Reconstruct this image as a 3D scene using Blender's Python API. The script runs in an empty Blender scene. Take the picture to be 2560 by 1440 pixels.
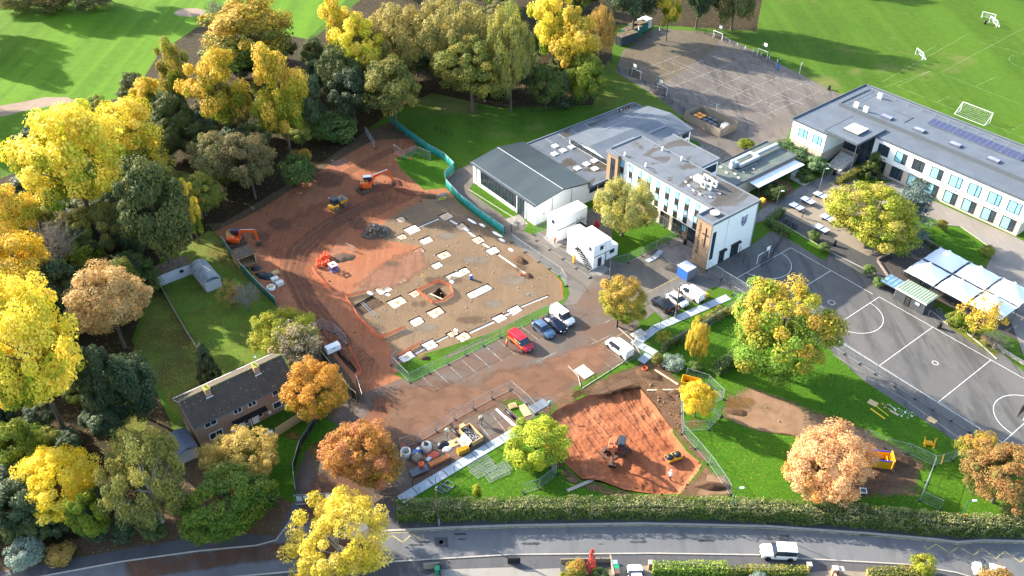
import bpy, bmesh, math, random
import numpy as np
from mathutils import Vector, Matrix
from mathutils.geometry import delaunay_2d_cdt
S = bpy.context.scene
COL = S.collection
R = math.radians
# ------------------------------------------------------------------ camera, sky, sun, exposure
CAM_H, PITCH, FPX = 95.5, R(38.15), 2200.0          # drone height in metres, tilt below the horizon, focal length for a 2560 px wide frame
cam = bpy.data.cameras.new('camera'); camo = bpy.data.objects.new('camera', cam); COL.objects.link(camo)
camo.location = (0, 0, CAM_H); camo.rotation_euler = (math.pi / 2 - PITCH, 0, 0)
cam.sensor_width = 36; cam.lens = 36 * FPX / 2560; cam.clip_start = 1; cam.clip_end = 5000
S.camera = camo
SUN_EL, SUN_AZ = R(24), R(151)                       # azimuth counted from +X, anticlockwise
w = bpy.data.worlds.new('World'); S.world = w; w.use_nodes = True
nt = w.node_tree; bg = nt.nodes['Background']
sky = nt.nodes.new('ShaderNodeTexSky'); sky.sky_type = 'NISHITA'; sky.sun_disc = False
sky.sun_elevation = SUN_EL; sky.sun_rotation = math.pi / 2 - SUN_AZ; sky.air_density = 1.0; sky.dust_density = 1.5
nt.links.new(sky.outputs[0], bg.inputs[0]); bg.inputs[1].default_value = 0.15
sl = bpy.data.lights.new('sun', 'SUN'); sl.energy = 4.4; sl.angle = R(0.55); sl.color = (1.0, 0.91, 0.76)
so = bpy.data.objects.new('sun', sl); COL.objects.link(so)
sd = Vector((math.cos(SUN_AZ) * math.cos(SUN_EL), math.sin(SUN_AZ) * math.cos(SUN_EL), math.sin(SUN_EL)))
so.rotation_euler = sd.to_track_quat('Z', 'Y').to_euler()
S.view_settings.view_transform = 'Standard'; S.view_settings.look = 'None'
S.view_settings.gamma = 1.0; S.view_settings.use_curve_mapping = False
S.view_settings.exposure = 2.05
S.cycles.max_bounces = 5; S.cycles.diffuse_bounces = 3; S.cycles.transmission_bounces = 3; S.cycles.transparent_max_bounces = 12
# ------------------------------------------------------------------ survey: a photo pixel and a height give a point of the site
_cp, _sp = math.cos(PITCH), math.sin(PITCH)
def P(x, y, z=0.0):
    a = (x - 1280) / FPX; b = (720 - y) / FPX
    dy = _cp + b * _sp; dz = -_sp + b * _cp; t = (CAM_H - z) / -dz
    return Vector((a * t, dy * t, z))
TH = R(-52)                                          # the school and the site share one set of axes
UX, UY = math.cos(TH), math.sin(TH)
def Wv(u, v, z=0.0): return Vector((UX * u - UY * v, UY * u + UX * v, z))
def UV(p): return (UX * p.x + UY * p.y, -UY * p.x + UX * p.y)
def dist(p): return math.sqrt(p.x ** 2 + p.y ** 2 + (CAM_H - p.z) ** 2)
rnd = random.Random(7)
# ------------------------------------------------------------------ objects
def tag(o, label=None, cat=None, group=None, kind=None):
    if label: o['label'] = label
    if cat: o['category'] = cat
    if group: o['group'] = group
    if kind: o['kind'] = kind
    return o
def thing(name, label, cat, loc=(0, 0, 0), rz=0.0, group=None):
    o = bpy.data.objects.new(name, None); COL.objects.link(o); o.empty_display_size = 0.3
    o.location = loc; o.rotation_euler = (0, 0, rz); return tag(o, label, cat, group)
def link(name, me, parent=None, loc=None, rz=None, mat=None):
    o = bpy.data.objects.new(name, me); COL.objects.link(o)
    if parent: o.parent = parent
    if loc is not None: o.location = loc
    if rz is not None: o.rotation_euler = (0, 0, rz)
    if mat is not None:
        o.material_slots[0].link = 'OBJECT'; o.material_slots[0].material = mat
    return o
def copy_tree(o, parent=None):
    c = o.copy(); COL.objects.link(c); c.parent = parent
    for ch in list(o.children): copy_tree(ch, c)
    return c
class MB:
    """collects shapes for one mesh"""
    def __init__(s): s.v = []; s.f = []; s.m = []
    def add(s, vs, fs, m=0, T=None):
        n = len(s.v)
        s.v += [tuple(T @ Vector(p)) for p in vs] if T else [tuple(p) for p in vs]
        s.f += [tuple(i + n for i in f) for f in fs]; s.m += [m] * len(fs); return s
    def box(s, x0, x1, y0, y1, z0, z1, m=0, T=None):
        return s.add([(x0,y0,z0),(x1,y0,z0),(x1,y1,z0),(x0,y1,z0),(x0,y0,z1),(x1,y0,z1),(x1,y1,z1),(x0,y1,z1)],
            [(3,2,1,0),(4,5,6,7),(0,1,5,4),(1,2,6,5),(2,3,7,6),(3,0,4,7)], m, T)
    def cbox(s, c, d, m=0, rz=0.0, T=None):
        x, y, z = d[0]/2, d[1]/2, d[2]/2
        K = Matrix.Translation(c) @ Matrix.Rotation(rz, 4, 'Z')
        return s.box(-x, x, -y, y, -z, z, m, T @ K if T else K)
    def prism(s, poly, z0, z1, m=0, T=None, m_top=None):
        n = len(poly)
        a = sum(poly[i][0]*poly[(i+1)%n][1]-poly[(i+1)%n][0]*poly[i][1] for i in range(n))
        if a < 0: poly = poly[::-1]
        vs = [(p[0], p[1], z0) for p in poly] + [(p[0], p[1], z1) for p in poly]
        s.add(vs, [tuple(range(n-1,-1,-1))] + [(i,(i+1)%n,n+(i+1)%n,n+i) for i in range(n)], m, T)
        s.f.append(tuple(len(s.v)-n+i for i in range(n))); s.m.append(m if m_top is None else m_top); return s
    def tube(s, p0, p1, r0, r1=None, n=6, m=0, cap=True, T=None):
        p0 = Vector(p0); p1 = Vector(p1); r1 = r0 if r1 is None else r1
        d = p1 - p0
        if d.length < 1e-6: return s
        q = d.to_track_quat('Z', 'Y'); vs = []
        for k, (p, r) in enumerate(((p0, r0), (p1, r1))):
            for i in range(n):
                a = 2*math.pi*i/n; vs.append(p + q @ Vector((r*math.cos(a), r*math.sin(a), 0)))
        fs = [(i,(i+1)%n,n+(i+1)%n,n+i) for i in range(n)]
        if cap: fs += [tuple(range(n-1,-1,-1)), tuple(range(n,2*n))]
        return s.add(vs, fs, m, T)
    def path(s, pts, r, n=5, m=0, T=None):
        for a, b in zip(pts, pts[1:]): s.tube(a, b, r, r, n, m, True, T)
        return s
    def lathe(s, prof, n=12, m=0, T=None):
        vs = []; fs = []
        for r, z in prof:
            for i in range(n): vs.append((r*math.cos(2*math.pi*i/n), r*math.sin(2*math.pi*i/n), z))
        for k in range(len(prof)-1):
            for i in range(n): fs.append((k*n+i, k*n+(i+1)%n, (k+1)*n+(i+1)%n, (k+1)*n+i))
        if prof[0][0] > 1e-4: fs.append(tuple(range(n-1,-1,-1)))
        if prof[-1][0] > 1e-4: fs.append(tuple((len(prof)-1)*n+i for i in range(n)))
        return s.add(vs, fs, m, T)
    def mesh(s, name, mats, smooth=False):
        me = bpy.data.meshes.new(name); me.from_pydata(s.v, [], s.f)
        for m in (mats if isinstance(mats, (list, tuple)) else [mats]): me.materials.append(m)
        me.polygons.foreach_set('material_index', s.m)
        if smooth: me.polygons.foreach_set('use_smooth', [True]*len(s.f))
        me.update(); return me
    def build(s, name, mats, parent=None, smooth=False, loc=None, rz=None):
        return link(name, s.mesh(name, mats, smooth), parent, loc, rz)
def bevel(o, w=0.03, seg=1):
    b = o.modifiers.new('bevel', 'BEVEL'); b.width = w; b.segments = seg; b.limit_method = 'ANGLE'; b.angle_limit = R(40); return o
# ------------------------------------------------------------------ materials
MATS = {}
class NT:
    def __init__(s, name):
        s.m = bpy.data.materials.new(name); s.m.use_nodes = True; s.t = s.m.node_tree; s.b = s.t.nodes['Principled BSDF']; s.co = None
    def n(s, ty, **kw):
        o = s.t.nodes.new('ShaderNode' + ty)
        for k, v in kw.items():
            if k.startswith('i_'): o.inputs[k[2:].replace('_', ' ')].default_value = v
            else: setattr(o, k, v)
        return o
    def l(s, a, b): s.t.links.new(a, b)
    def coord(s):
        if s.co is None: s.co = s.n('TexCoord').outputs['Object']
        return s.co
    def noise(s, scale, detail=3, rough=0.55, vec=None, dist=0.0):
        o = s.n('TexNoise', i_Scale=scale, i_Detail=detail, i_Roughness=rough, i_Distortion=dist); s.l(vec or s.coord(), o.inputs['Vector']); return o.outputs['Fac']
    def stretch(s, sc, rz=0.0, vec=None):
        o = s.n('Mapping'); o.inputs['Scale'].default_value = sc; o.inputs['Rotation'].default_value = (0, 0, rz); s.l(vec or s.coord(), o.inputs['Vector']); return o.outputs[0]
    def ramp(s, fac, a, b, lo=0.0, hi=1.0):
        o = s.n('MapRange', i_From_Min=a, i_From_Max=b, i_To_Min=lo, i_To_Max=hi); s.l(fac, o.inputs['Value']); return o.outputs['Result']
    def math(s, op, a, b=None):
        o = s.n('Math', operation=op)
        for i, x in enumerate((a, b)):
            if x is None: continue
            if isinstance(x, (int, float)): o.inputs[i].default_value = x
            else: s.l(x, o.inputs[i])
        return o.outputs[0]
    def mix(s, fac, a, b, mode='MIX'):
        o = s.n('MixRGB', blend_type=mode)
        for i, x in enumerate((fac, a, b)):
            if isinstance(x, (int, float)): o.inputs[i].default_value = x
            elif isinstance(x, (tuple, list)): o.inputs[i].default_value = (*x[:3], 1)
            else: s.l(x, o.inputs[i])
        return o.outputs[0]
    def bump(s, h, strength=0.3, d=0.05):
        o = s.n('Bump', i_Strength=strength, i_Distance=d); s.l(h, o.inputs['Height']); s.l(o.outputs[0], s.b.inputs['Normal']); return o.outputs[0]
    def out(s, col, rough=0.85, metal=0.0, spec=0.3):
        if isinstance(col, (tuple, list)): s.b.inputs['Base Color'].default_value = (*col[:3], 1)
        else: s.l(col, s.b.inputs['Base Color'])
        if isinstance(rough, (int, float)): s.b.inputs['Roughness'].default_value = rough
        else: s.l(rough, s.b.inputs['Roughness'])
        s.b.inputs['Metallic'].default_value = metal; s.b.inputs['Specular IOR Level'].default_value = spec; return s.m
def CL(h):
    """sRGB hex to linear"""
    return tuple((c/12.92 if c <= 0.04045 else ((c+0.055)/1.055)**2.4) for c in (int(h[i:i+2], 16)/255 for i in (0, 2, 4)))
C = CL
def plain(name, col, rough=0.6, var=0.18, sc=1.5, metal=0.0, spec=0.4, bump=0.0, grime=None):
    """painted / moulded surface with slight wear"""
    if name in MATS: return MATS[name]
    k = NT(name)
    f = k.noise(sc, 4); c2 = tuple(x*(1-var) for x in col)
    c = k.mix(k.ramp(f, .3, .7), c2, col)
    if grime: c = k.mix(k.ramp(k.noise(sc*2.7, 5, .65), .55, .8, 0, grime[1]), c, grime[0])
    if bump: k.bump(k.noise(sc*8, 4), bump, 0.02)
    MATS[name] = k.out(c, rough, metal, spec); return MATS[name]
def glass(name, col=(0.02, 0.03, 0.04), rough=0.06):
    if name in MATS: return MATS[name]
    k = NT(name); MATS[name] = k.out(k.mix(k.ramp(k.noise(.7, 2), .35, .65), col, tuple(min(1, c*1.7+.004) for c in col)), rough, 0.0, 0.6); return MATS[name]
# ------------------------------------------------------------------ ground materials
def CG(h): return tuple(x*.46 for x in CL(h))
C = CG
def speckle(k, scale, dens, size=0.25, mask=None):
    v = k.n('TexVoronoi', i_Scale=scale); k.l(k.coord(), v.inputs['Vector'])
    sep = k.n('SeparateColor'); k.l(v.outputs['Color'], sep.inputs[0])
    d = k.math('LESS_THAN', v.outputs['Distance'], size)
    thr = 1 - dens if mask is None else k.math('SUBTRACT', 1.0, k.math('MULTIPLY', mask, dens))
    return k.math('MULTIPLY', d, k.math('GREATER_THAN', sep.outputs[0], thr)), sep.outputs[1]
def grass(name, c1, c2, leafy=0.0, stripe=None, worn=0.0, litter=0.0, wild=0.3):
    k = NT(name)
    c = k.mix(k.ramp(k.noise(.055, 5, .6), .32, .68), c1, c2)
    c = k.mix(k.ramp(k.noise(.5, 5, .72), .3, .72, 0, .8), c, tuple(x*.55 for x in c1))
    c = k.mix(k.ramp(k.noise(2.6, 5, .8), .4, .72, 0, min(1, wild*1.6)), c, (c2[0]*1.75, c2[1]*1.5, c2[2]*1.5))
    if stripe:
        v = k.stretch((stripe[1], .004, 1), stripe[0]); c = k.mix(k.ramp(k.noise(1.0, 2, .5, v), .42, .58, 0, .34), c, tuple(x*1.35 for x in c2))
    if worn: c = k.mix(k.ramp(k.noise(.035, 6, .62), .57, .72, 0, worn), c, C('a89468'))
    if litter: c = k.mix(k.ramp(k.noise(.16, 6, .7), .4, .62, 0, litter), c, C('6b5232'))
    if leafy:
        s, r = speckle(k, 2.6, leafy, .27, k.ramp(k.noise(.09, 4, .6), .28, .62, .25, 1.2)); c = k.mix(s, c, k.mix(r, C('c9a443'), C('8d6a2c')))
        s, r = speckle(k, 4.3, leafy, .3); c = k.mix(s, c, k.mix(r, C('d8bd66'), C('a07f35')))
    k.bump(k.noise(6, 4, .8), .5, .08)
    return k.out(c, .95, 0, .1)
def dirt(name, c1, c2, c3, dirn=0.6, wet=0.0, leafy=0.0, relief=.12, streak=.6):
    k = NT(name)
    c = k.mix(k.ramp(k.noise(.09, 4, .62, None, .6), .33, .66), c1, c2)
    v = k.stretch((1.6, .09, 1), dirn)
    st = k.noise(.8, 5, .65, v, .5)
    c = k.mix(k.ramp(st, .42, .62, 0, streak), c, tuple(x*.62 for x in c1))
    c = k.mix(k.ramp(k.noise(.33, 6, .7), .52, .7, 0, .75), c, c3)
    c = k.mix(k.ramp(k.noise(3.1, 5, .75), .5, .78, 0, .4), c, tuple(min(1, x*1.35) for x in c2))
    if leafy:
        s, r = speckle(k, 2.8, leafy, .26); c = k.mix(s, c, k.mix(r, C('cfb06a'), C('96733f')))
    h = k.math('ADD', k.math('MULTIPLY', k.noise(1.4, 6, .7), .7), k.math('MULTIPLY', st, .5))
    k.bump(h, .7, relief)
    return k.out(c, .9, 0, .15)
def asphalt(name, c1, c2, patch=.5, mud=None, cracks=True, leafy=0.0, wetdir=0.5):
    k = NT(name)
    c = k.mix(k.ramp(k.noise(.07, 4, .6), .3, .7), c1, c2)
    v = k.stretch((.5, .07, 1), wetdir); c = k.mix(k.ramp(k.noise(.9, 5, .65, v, .8), .5, .64, 0, patch), c, tuple(x*.55 for x in c1))
    c = k.mix(k.ramp(k.noise(.5, 4, .75), .56, .7, 0, .4), c, tuple(min(1, x*1.3) for x in c2))
    c = k.mix(k.ramp(k.noise(14, 3, .7), .4, .7, 0, .25), c, tuple(x*.7 for x in c1))
    if mud: c = k.mix(k.ramp(k.noise(.12, 6, .66, None, .7), mud[1], mud[1]+.12, 0, mud[2]), c, mud[0])
    if leafy:
        s, r = speckle(k, 2.5, leafy, .27); c = k.mix(s, c, k.mix(r, C('c79d4e'), C('8c6432')))
    k.bump(k.noise(9, 4, .7), .25, .02)
    return k.out(c, k.ramp(k.noise(.4, 4), .3, .7, .55, .9), 0, .35)
G = dict(
    ground=grass('field_grass', C('4f7a22'), C('628827'), stripe=(R(40), .16), worn=.75, leafy=.03),
    golf=grass('fairway_grass', C('629420'), C('74a426'), stripe=(R(-14), .22), wild=.2),
    lawn=grass('lawn_grass', C('45761a'), C('5d9022'), litter=.0, leafy=.05, wild=.5),
    leafy_lawn=grass('leafy_lawn', C('748a3a'), C('849a42'), litter=.6, leafy=.55),
    rough_lawn=grass('leaf_strewn_lawn', C('668a30'), C('7c9f38'), litter=.35, leafy=.32),
    wood=dirt('woodland_litter', C('40351f'), C('4d4126'), C('30331b'), leafy=.35, streak=.2),
    dirt=dirt('red_site_dirt', C('c07650'), C('cf8a62'), C('a8795a'), R(-20), streak=.45),
    verge=dirt('leaf_strewn_soil', C('6b5743'), C('826a50'), C('5a5632'), leafy=.6, streak=.25),
    tan=dirt('tan_site_ground', C('92785c'), C('a58a6c'), C('7d6c58'), R(38), relief=.1, streak=.12),
    soil=dirt('bare_soil', C('a37a5c'), C('b98d6c'), C('806548'), R(20), leafy=.05),
    carpark=asphalt('muddy_car_park', C('75695e'), C('897c6e'), .4, (C('84634d'), .42, .8)),
    gravel=asphalt('site_drive', C('7d756b'), C('948a7d'), .35, (C('9a8066'), .56, .6)),
    yard=asphalt('playground_asphalt', C('757370'), C('8a8680'), .7, wetdir=R(38)),
    court=asphalt('court_asphalt', C('776f68'), C('938679'), .75, leafy=.04, wetdir=R(55)),
    leafcourt=asphalt('leafy_court_asphalt', C('706654'), C('80735c'), .4, leafy=.7),
    drive=asphalt('brown_entry_drive', C('6a5a4c'), C('7b6a58'), .3, (C('6b5038'), .45, .5), leafy=.22),
    road=asphalt('road_asphalt', C('7d7f82'), C('929292'), .35, wetdir=R(-3)),
    pavement=asphalt('pavement_asphalt', C('626266'), C('74716f'), .4, wetdir=R(-3), leafy=.02),
    darkpath=asphalt('dark_path', C('5c5c5e'), C('6a6865'), .4),
    path=asphalt('pale_path', C('a49a90'), C('b8aea2'), .25),
    tablepad=asphalt('tan_hardstanding', C('a89a86'), C('bbac97'), .3),
    paving=asphalt('slab_paving', C('95928f'), C('aaa5a0'), .3, cracks=False),
    concrete=asphalt('pale_concrete', C('b3aca0'), C('c2bab0'), .2, cracks=False),
    sand=dirt('bunker_sand', C('b29a83'), C('c3ab94'), C('a08a74'), streak=.1, relief=.04),
    seatpit=asphalt('seating_tarmac', C('57504c'), C('6a615a'), .4, leafy=.1),
    parkrow=asphalt('parking_bay_asphalt', C('7f7c78'), C('918c86'), .4, (C('8d7865'), .58, .5)),
)
# slab paving gets joints
kp = NT('jointed_slabs'); br = kp.n('TexBrick', i_Scale=1.0, i_Mortar_Size=.012); br.inputs['Brick Width'].default_value = .6; br.inputs['Row Height'].default_value = .6
kp.l(kp.stretch((1, 1, 1), -TH), br.inputs['Vector'])
br.inputs['Color1'].default_value = (*C('a49e98'), 1); br.inputs['Color2'].default_value = (*C('8a8684'), 1); br.inputs['Mortar'].default_value = (*C('6d6a66'), 1)
G['paving'] = kp.out(kp.mix(kp.ramp(kp.noise(.3, 5), .4, .65, 0, .5), br.outputs['Color'], C('b9b2a8')), .85)
# ------------------------------------------------------------------ ground plan (surveyed outlines, later ones lie over earlier ones)
REG = [
 ('ground', None),
 ('golf', [(-700,-70),(930,-70),(760,110),(480,130),(330,240),(220,260),(-60,470),(-700,700)]),
 ('wood', [(-700,700),(-60,470),(120,400),(220,260),(330,240),(400,130),(520,50),(780,100),(900,0),(1300,-120),(1930,-120),(1890,78),(1700,66),(1545,62),(1530,120),(1530,165),(1490,262),(1250,270),(1080,232),(960,292),(905,335),(780,425),(560,560),(400,650),(330,850),(420,1040),(455,1130),(330,1200),(260,1330),(0,1395),(-700,1560)]),
 ('rough_lawn', [(1480,270),(1520,150),(1545,170),(1640,235),(1725,280),(1690,300),(1580,262),(1450,285)]),
 ('verge', [(905,335),(985,300),(1040,345),(930,352),(870,385),(780,440),(650,525),(535,580),(520,560),(560,556),(780,425)]),
 ('leafy_lawn', [(385,690),(420,640),(525,575),(560,610),(600,660),(700,770),(720,880),(700,900),(455,1010),(440,1040),(395,960),(330,1190),(290,1100),(300,960),(345,840)]),
 ('rough_lawn', [(400,712),(520,640),(640,720),(700,775),(720,880),(560,950),(490,860)]),
 ('dirt', [(535,580),(650,525),(780,440),(870,385),(930,352),(1030,345),(1045,372),(990,395),(1000,420),(1060,475),(1115,470),(1150,510),(1262,592),(1330,640),(1405,705),(1408,748),(1010,905),(985,915),(1030,962),(1000,1000),(905,1000),(880,950),(800,860),(790,830),(690,765),(600,640)]),
 ('tan', [(950,565),(1000,530),(1050,505),(1115,478),(1150,510),(1262,592),(1340,648),(1400,705),(1404,746),(1220,835),(995,905),(965,850),(890,790),(862,742),(940,690),(1030,650),(1050,615),(960,600)]),
 ('verge', [(690,765),(800,845),(880,950),(905,1000),(860,1060),(790,1120),(735,1060),(720,880)]),
 ('carpark', [(1005,945),(1130,884),(1410,765),(1425,735),(1485,690),(1545,690),(1600,780),(1590,850),(1610,895),(1455,972),(1400,1000),(1340,1040),(1010,1240),(905,1130),(880,1040),(905,985)]),
 ('drive', [(905,985),(880,1040),(905,1130),(1010,1240),(960,1325),(700,1352),(742,1262),(735,1205),(760,1130),(810,1070),(860,1010)]),
 ('lawn', [(1295,1078),(1380,1020),(1440,965),(1560,905),(1640,860),(1690,800),(1830,735),(1850,730),(2075,875),(2160,952),(2402,1112),(2440,1150),(2700,1330),(2700,1345),(2440,1310),(1990,1268),(1500,1262),(985,1262),(1000,1240)]),
 ('gravel', [(1112,448),(1140,425),(1182,408),(1183,458),(1172,474),(1300,556),(1340,575),(1400,600),(1490,690),(1440,760),(1408,762),(1425,735),(1418,712),(1345,652),(1262,590),(1180,520)]),
 ('gravel', [(1490,690),(1530,668),(1640,600),(1690,592),(1740,655),(1772,690),(1690,740),(1610,800),(1590,790),(1545,690)]),
 ('parkrow', [(1608,752),(1690,705),(1772,690),(1790,712),(1660,800)]),
 ('yard', [(1690,720),(1772,672),(1880,612),(1960,555),(2080,628),(2180,640),(2220,690),(2260,720),(2480,860),(2560,930),(2800,1060),(2800,1420),(2540,1118),(2402,1112),(2160,952),(2075,875),(1850,730),(1780,715)]),
 ('court', [(1556,128),(1640,72),(1800,85),(2100,236),(2165,222),(2000,290),(1960,345),(1930,360),(1850,420),(1730,400),(1715,300),(1640,240),(1540,180)]),
 ('leafcourt', [(1548,150),(1600,90),(1640,70),(1760,80),(1800,92),(1790,120),(1700,185),(1640,215),(1560,182)]),
 ('lawn', [(1720,345),(1740,352),(1756,366),(1738,374)]),
 ('gravel', [(1740,372),(1790,335),(1850,365),(1950,340),(1975,330),(1960,360),(1880,420),(1800,400)]),
 ('paving', [(1880,560),(1900,525),(1995,470),(2060,440),(2110,405),(2200,430),(2240,455),(2120,430),(1975,525),(1930,545)]),
 ('tablepad', [(1955,530),(2060,462),(2120,432),(2240,520),(2260,600),(2170,640),(2110,620)]),
 ('darkpath', [(1935,548),(1955,530),(2170,640),(2260,600),(2330,620),(2260,720),(2230,735),(2080,628)]),
 ('seatpit', [(2195,640),(2330,600),(2400,640),(2500,700),(2620,780),(2560,860),(2480,820),(2260,710)]),
 ('path', [(2150,470),(2240,452),(2330,500),(2550,598),(2800,715),(2800,1000),(2560,890),(2530,810),(2450,700),(2480,640),(2420,590),(2330,545),(2240,520)]),
 ('lawn', [(2320,605),(2340,560),(2400,565),(2485,625),(2445,665),(2400,660)]),
 ('lawn', [(1905,555),(1935,548),(2080,628),(2060,650),(2040,640)]),
 ('leafy_lawn', [(2370,815),(2400,800),(2500,870),(2490,895)]),
 ('soil', [(1900,440),(1975,455),(1985,480),(1905,520),(1895,495)]),
 ('lawn', [(1184,460),(1200,468),(1300,545),(1270,548),(1178,482)]),
 ('concrete', [(1262,548),(1300,535),(1320,560),(1285,565)]),
 ('lawn', [(1306,575),(1345,548),(1480,500),(1500,520),(1370,585),(1355,598)]),
 ('lawn', [(1500,555),(1560,510),(1640,545),(1695,590),(1560,660),(1535,640)]),
 ('gravel', [(1330,590),(1480,520),(1530,545),(1530,650),(1560,658),(1520,672),(1475,692)]),
 ('concrete', [(1358,594),(1372,582),(1420,605),(1388,620)]),
 ('concrete', [(1472,685),(1505,660),(1525,672),(1500,690)]),
 ('paving', [(1640,628),(1700,592),(1745,600),(1735,655),(1680,660)]),
 ('verge', [(-60,1440),(0,1395),(260,1330),(330,1200),(430,1130),(500,1130),(690,1240),(742,1262),(690,1345),(560,1335),(300,1380)]),
 ('pavement', [(-700,1620),(-60,1440),(300,1375),(560,1330),(690,1340),(735,1255),(985,1262),(990,1300),(1500,1290),(2000,1296),(2400,1328),(2800,1345),(2800,1500),(2300,1470),(-700,1700)]),
 ('lawn', [(985,935),(1030,958),(1130,905),(1255,845),(1410,764),(1418,712),(1400,692),(1385,680),(1405,705),(1412,748),(1260,830),(1120,895),(1080,888),(1050,905)]),
 ('lawn', [(665,1105),(792,1032),(845,1062),(762,1132),(735,1200),(738,1248),(690,1235),(680,1140)]),
 ('rough_lawn', [(1420,914),(1452,895),(1492,936),(1455,966)]),
 ('lawn', [(1250,1003),(1283,985),(1332,1030),(1300,1046)]),
 ('lawn', [(990,395),(1045,372),(1110,392),(1125,425),(1112,470),(1060,475),(1000,420)]),
 ('road', [(-700,1680),(-60,1472),(112,1440),(300,1405),(500,1377),(640,1364),(690,1351),(715,1317),(742,1280),(900,1290),(961,1330),(1130,1321),(1280,1316),(1605,1311),(1920,1318),(2170,1336),(2330,1350),(2395,1358),(2457,1353),(2560,1356),(2800,1364),(2800,1560),(2560,1478),(2420,1436),(2390,1430),(2270,1410),(1990,1394),(1905,1386),(1630,1382),(1280,1385),(990,1402),(720,1428),(560,1442),(200,1490),(-700,1800)]),
 ('tablepad', [(1520,1418),(1620,1414),(1640,1450),(1525,1450)]),
 ('tablepad', [(2010,1432),(2090,1425),(2190,1432),(2190,1480),(2010,1480)]),
 ('concrete', [(1050,1448),(1100,1424),(1280,1418),(1300,1425),(1400,1420),(1410,1470),(1050,1480)]),
 ('lawn', [(1630,1438),(2015,1438),(2015,1500),(1630,1500)]),
 ('sand', [(-60,285),(0,264),(60,254),(110,243),(170,243),(184,250),(175,258),(120,266),(60,277),(20,289),(-60,298)]),
 ('sand', [(434,33),(450,22),(490,20),(515,26),(510,38),(480,42),(445,40)]),
]
HOLES = []       # (outline in site coordinates, depth, kind)
PIT = [P(*q) for q in [(1372,1040),(1402,1015),(1440,1000),(1500,975),(1555,945),(1590,960),(1640,1010),(1690,1062),(1680,1080),(1718,1130),(1755,1160),(1745,1180),(1700,1234),(1640,1236),(1560,1226),(1500,1205),(1455,1200),(1420,1165),(1400,1140),(1380,1090)]]
PADS = [(1003,548,1.6,1.5),(1031,573,2.2,2.6),(1005.5,592,1.5,1.5),(1066,600,1.8,2.2),(1048.5,627,1.5,1.7),(1110,636.5,1.7,2.1),(1093,663,1.5,1.7),(1144,685,1.7,4.6),(1004,700,1.5,1.8),
 (1200,728,1.7,4.6),(958.5,722.7,1.9,2.5),(992.7,754.5,2.2,2.8),(1036.6,733.7,1.5,1.6),(1090,780,2.0,2.5),(1042.7,803,1.7,2.0),(1074.5,862,1.8,2.2),(1131,834,1.2,1.6),(1158,841,1.7,2.0),(1017,891,1.7,2.4),
 (1249,795,1.6,2.1),(1287,775,1.6,2.2),(1115.7,540,2.0,2.3),(1155,566,2.0,1.7),(1196,599,1.9,1.8),(1233,626,1.9,2.0)]
def rect(c, a, b): 
    u, v = UV(c); return [Wv(u-a/2, v-b/2), Wv(u+a/2, v-b/2), Wv(u+a/2, v+b/2), Wv(u-a/2, v+b/2)]
def strip(p, q, wd):
    d = (q - p).normalized(); n = Vector((-d.y, d.x, 0)) * wd / 2; return [p - n, q - n, q + n, p + n]
for x, y, a, b in PADS: HOLES.append((rect(P(x, y), a + .35, b + .35), .28, 'pad'))
TR = [((1043,569),(1100,545),.55),((1124,549),(1147,562),.7),((1164,573),(1188,592),.6),((1204,607),(1224,619),.6),((1243,634),(1330,694),.5),((1035,885),(1063,869),.6),((1086,856),(1122,838),.5),((1172,832),(1238,802),.6),((1259,789),(1278,780),.7),((1298,768),(1372,738),.5),((975,738),(962,732),.8)]
for a, b, wd in TR: HOLES.append((strip(P(*a), P(*b), wd), .24, 'trench'))
HOLES.append(([P(1078,737), P(1098,719), P(1119,737), P(1098,752)], 1.3, 'shaft'))
HOLES.append(([P(884,764), P(930,738), P(964,760), P(905,788)], .3, 'dug'))
HOLES.append(([P(838,860), P(856,874), P(868,893), P(893,925), P(886,934), P(862,910), P(842,885)], .7, 'dug'))
# -- one planar subdivision, no overlaps
vs, fs = [], []
def ccw(pts): return pts if sum(pts[i].x*pts[i-1].y-pts[i-1].x*pts[i].y for i in range(len(pts))) < 0 else pts[::-1]
def addpoly(pts):
    pts = ccw(pts); n = len(vs); vs.extend([(p.x, p.y) for p in pts]); fs.append(list(range(n, n + len(pts))))
keys = []
for nm, poly in REG:
    addpoly([Vector((-1500, -600)), Vector((1500, -600)), Vector((1500, 2400)), Vector((-1500, 2400))] if poly is None else [P(*q) for q in poly]); keys.append(nm)
addpoly(PIT); keys.append('hole')
for h in HOLES: addpoly(h[0]); keys.append('hole')
ov, oe, of, _, _, src = delaunay_2d_cdt([Vector(q) for q in vs], [], fs, 0, 1e-4)
by = {}
for f, sr in zip(of, src):
    if sr: by.setdefault(max(sr), []).append(f)
SETN = dict(ground='ground', golf='golf_fairway', wood='woodland_floor', rough_lawn='leaf_strewn_grass', verge='leaf_strewn_bank', leafy_lawn='garden_grass', lawn='lawn', dirt='site_ground', tan='foundation_platform',
    carpark='car_park', drive='entry_drive', gravel='site_drive', parkrow='parking_bays', yard='playground', court='upper_court', leafcourt='leafy_court_corner', paving='slab_paving', tablepad='hardstanding', darkpath='dark_path',
    seatpit='seating_area', path='path', soil='bare_soil', concrete='concrete_apron', pavement='pavement', road='road', sand='golf_bunker')
for i, tris in by.items():
    if keys[i] == 'hole': continue
    used = sorted({j for t in tris for j in t}); mp = {j: n for n, j in enumerate(used)}
    me = bpy.data.meshes.new(SETN[keys[i]]); me.from_pydata([(ov[j].x, ov[j].y, 0) for j in used], [], [tuple(mp[j] for j in t) for t in tris]); me.materials.append(G[keys[i]])
    tag(link(SETN[keys[i]], me), kind='structure')
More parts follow.
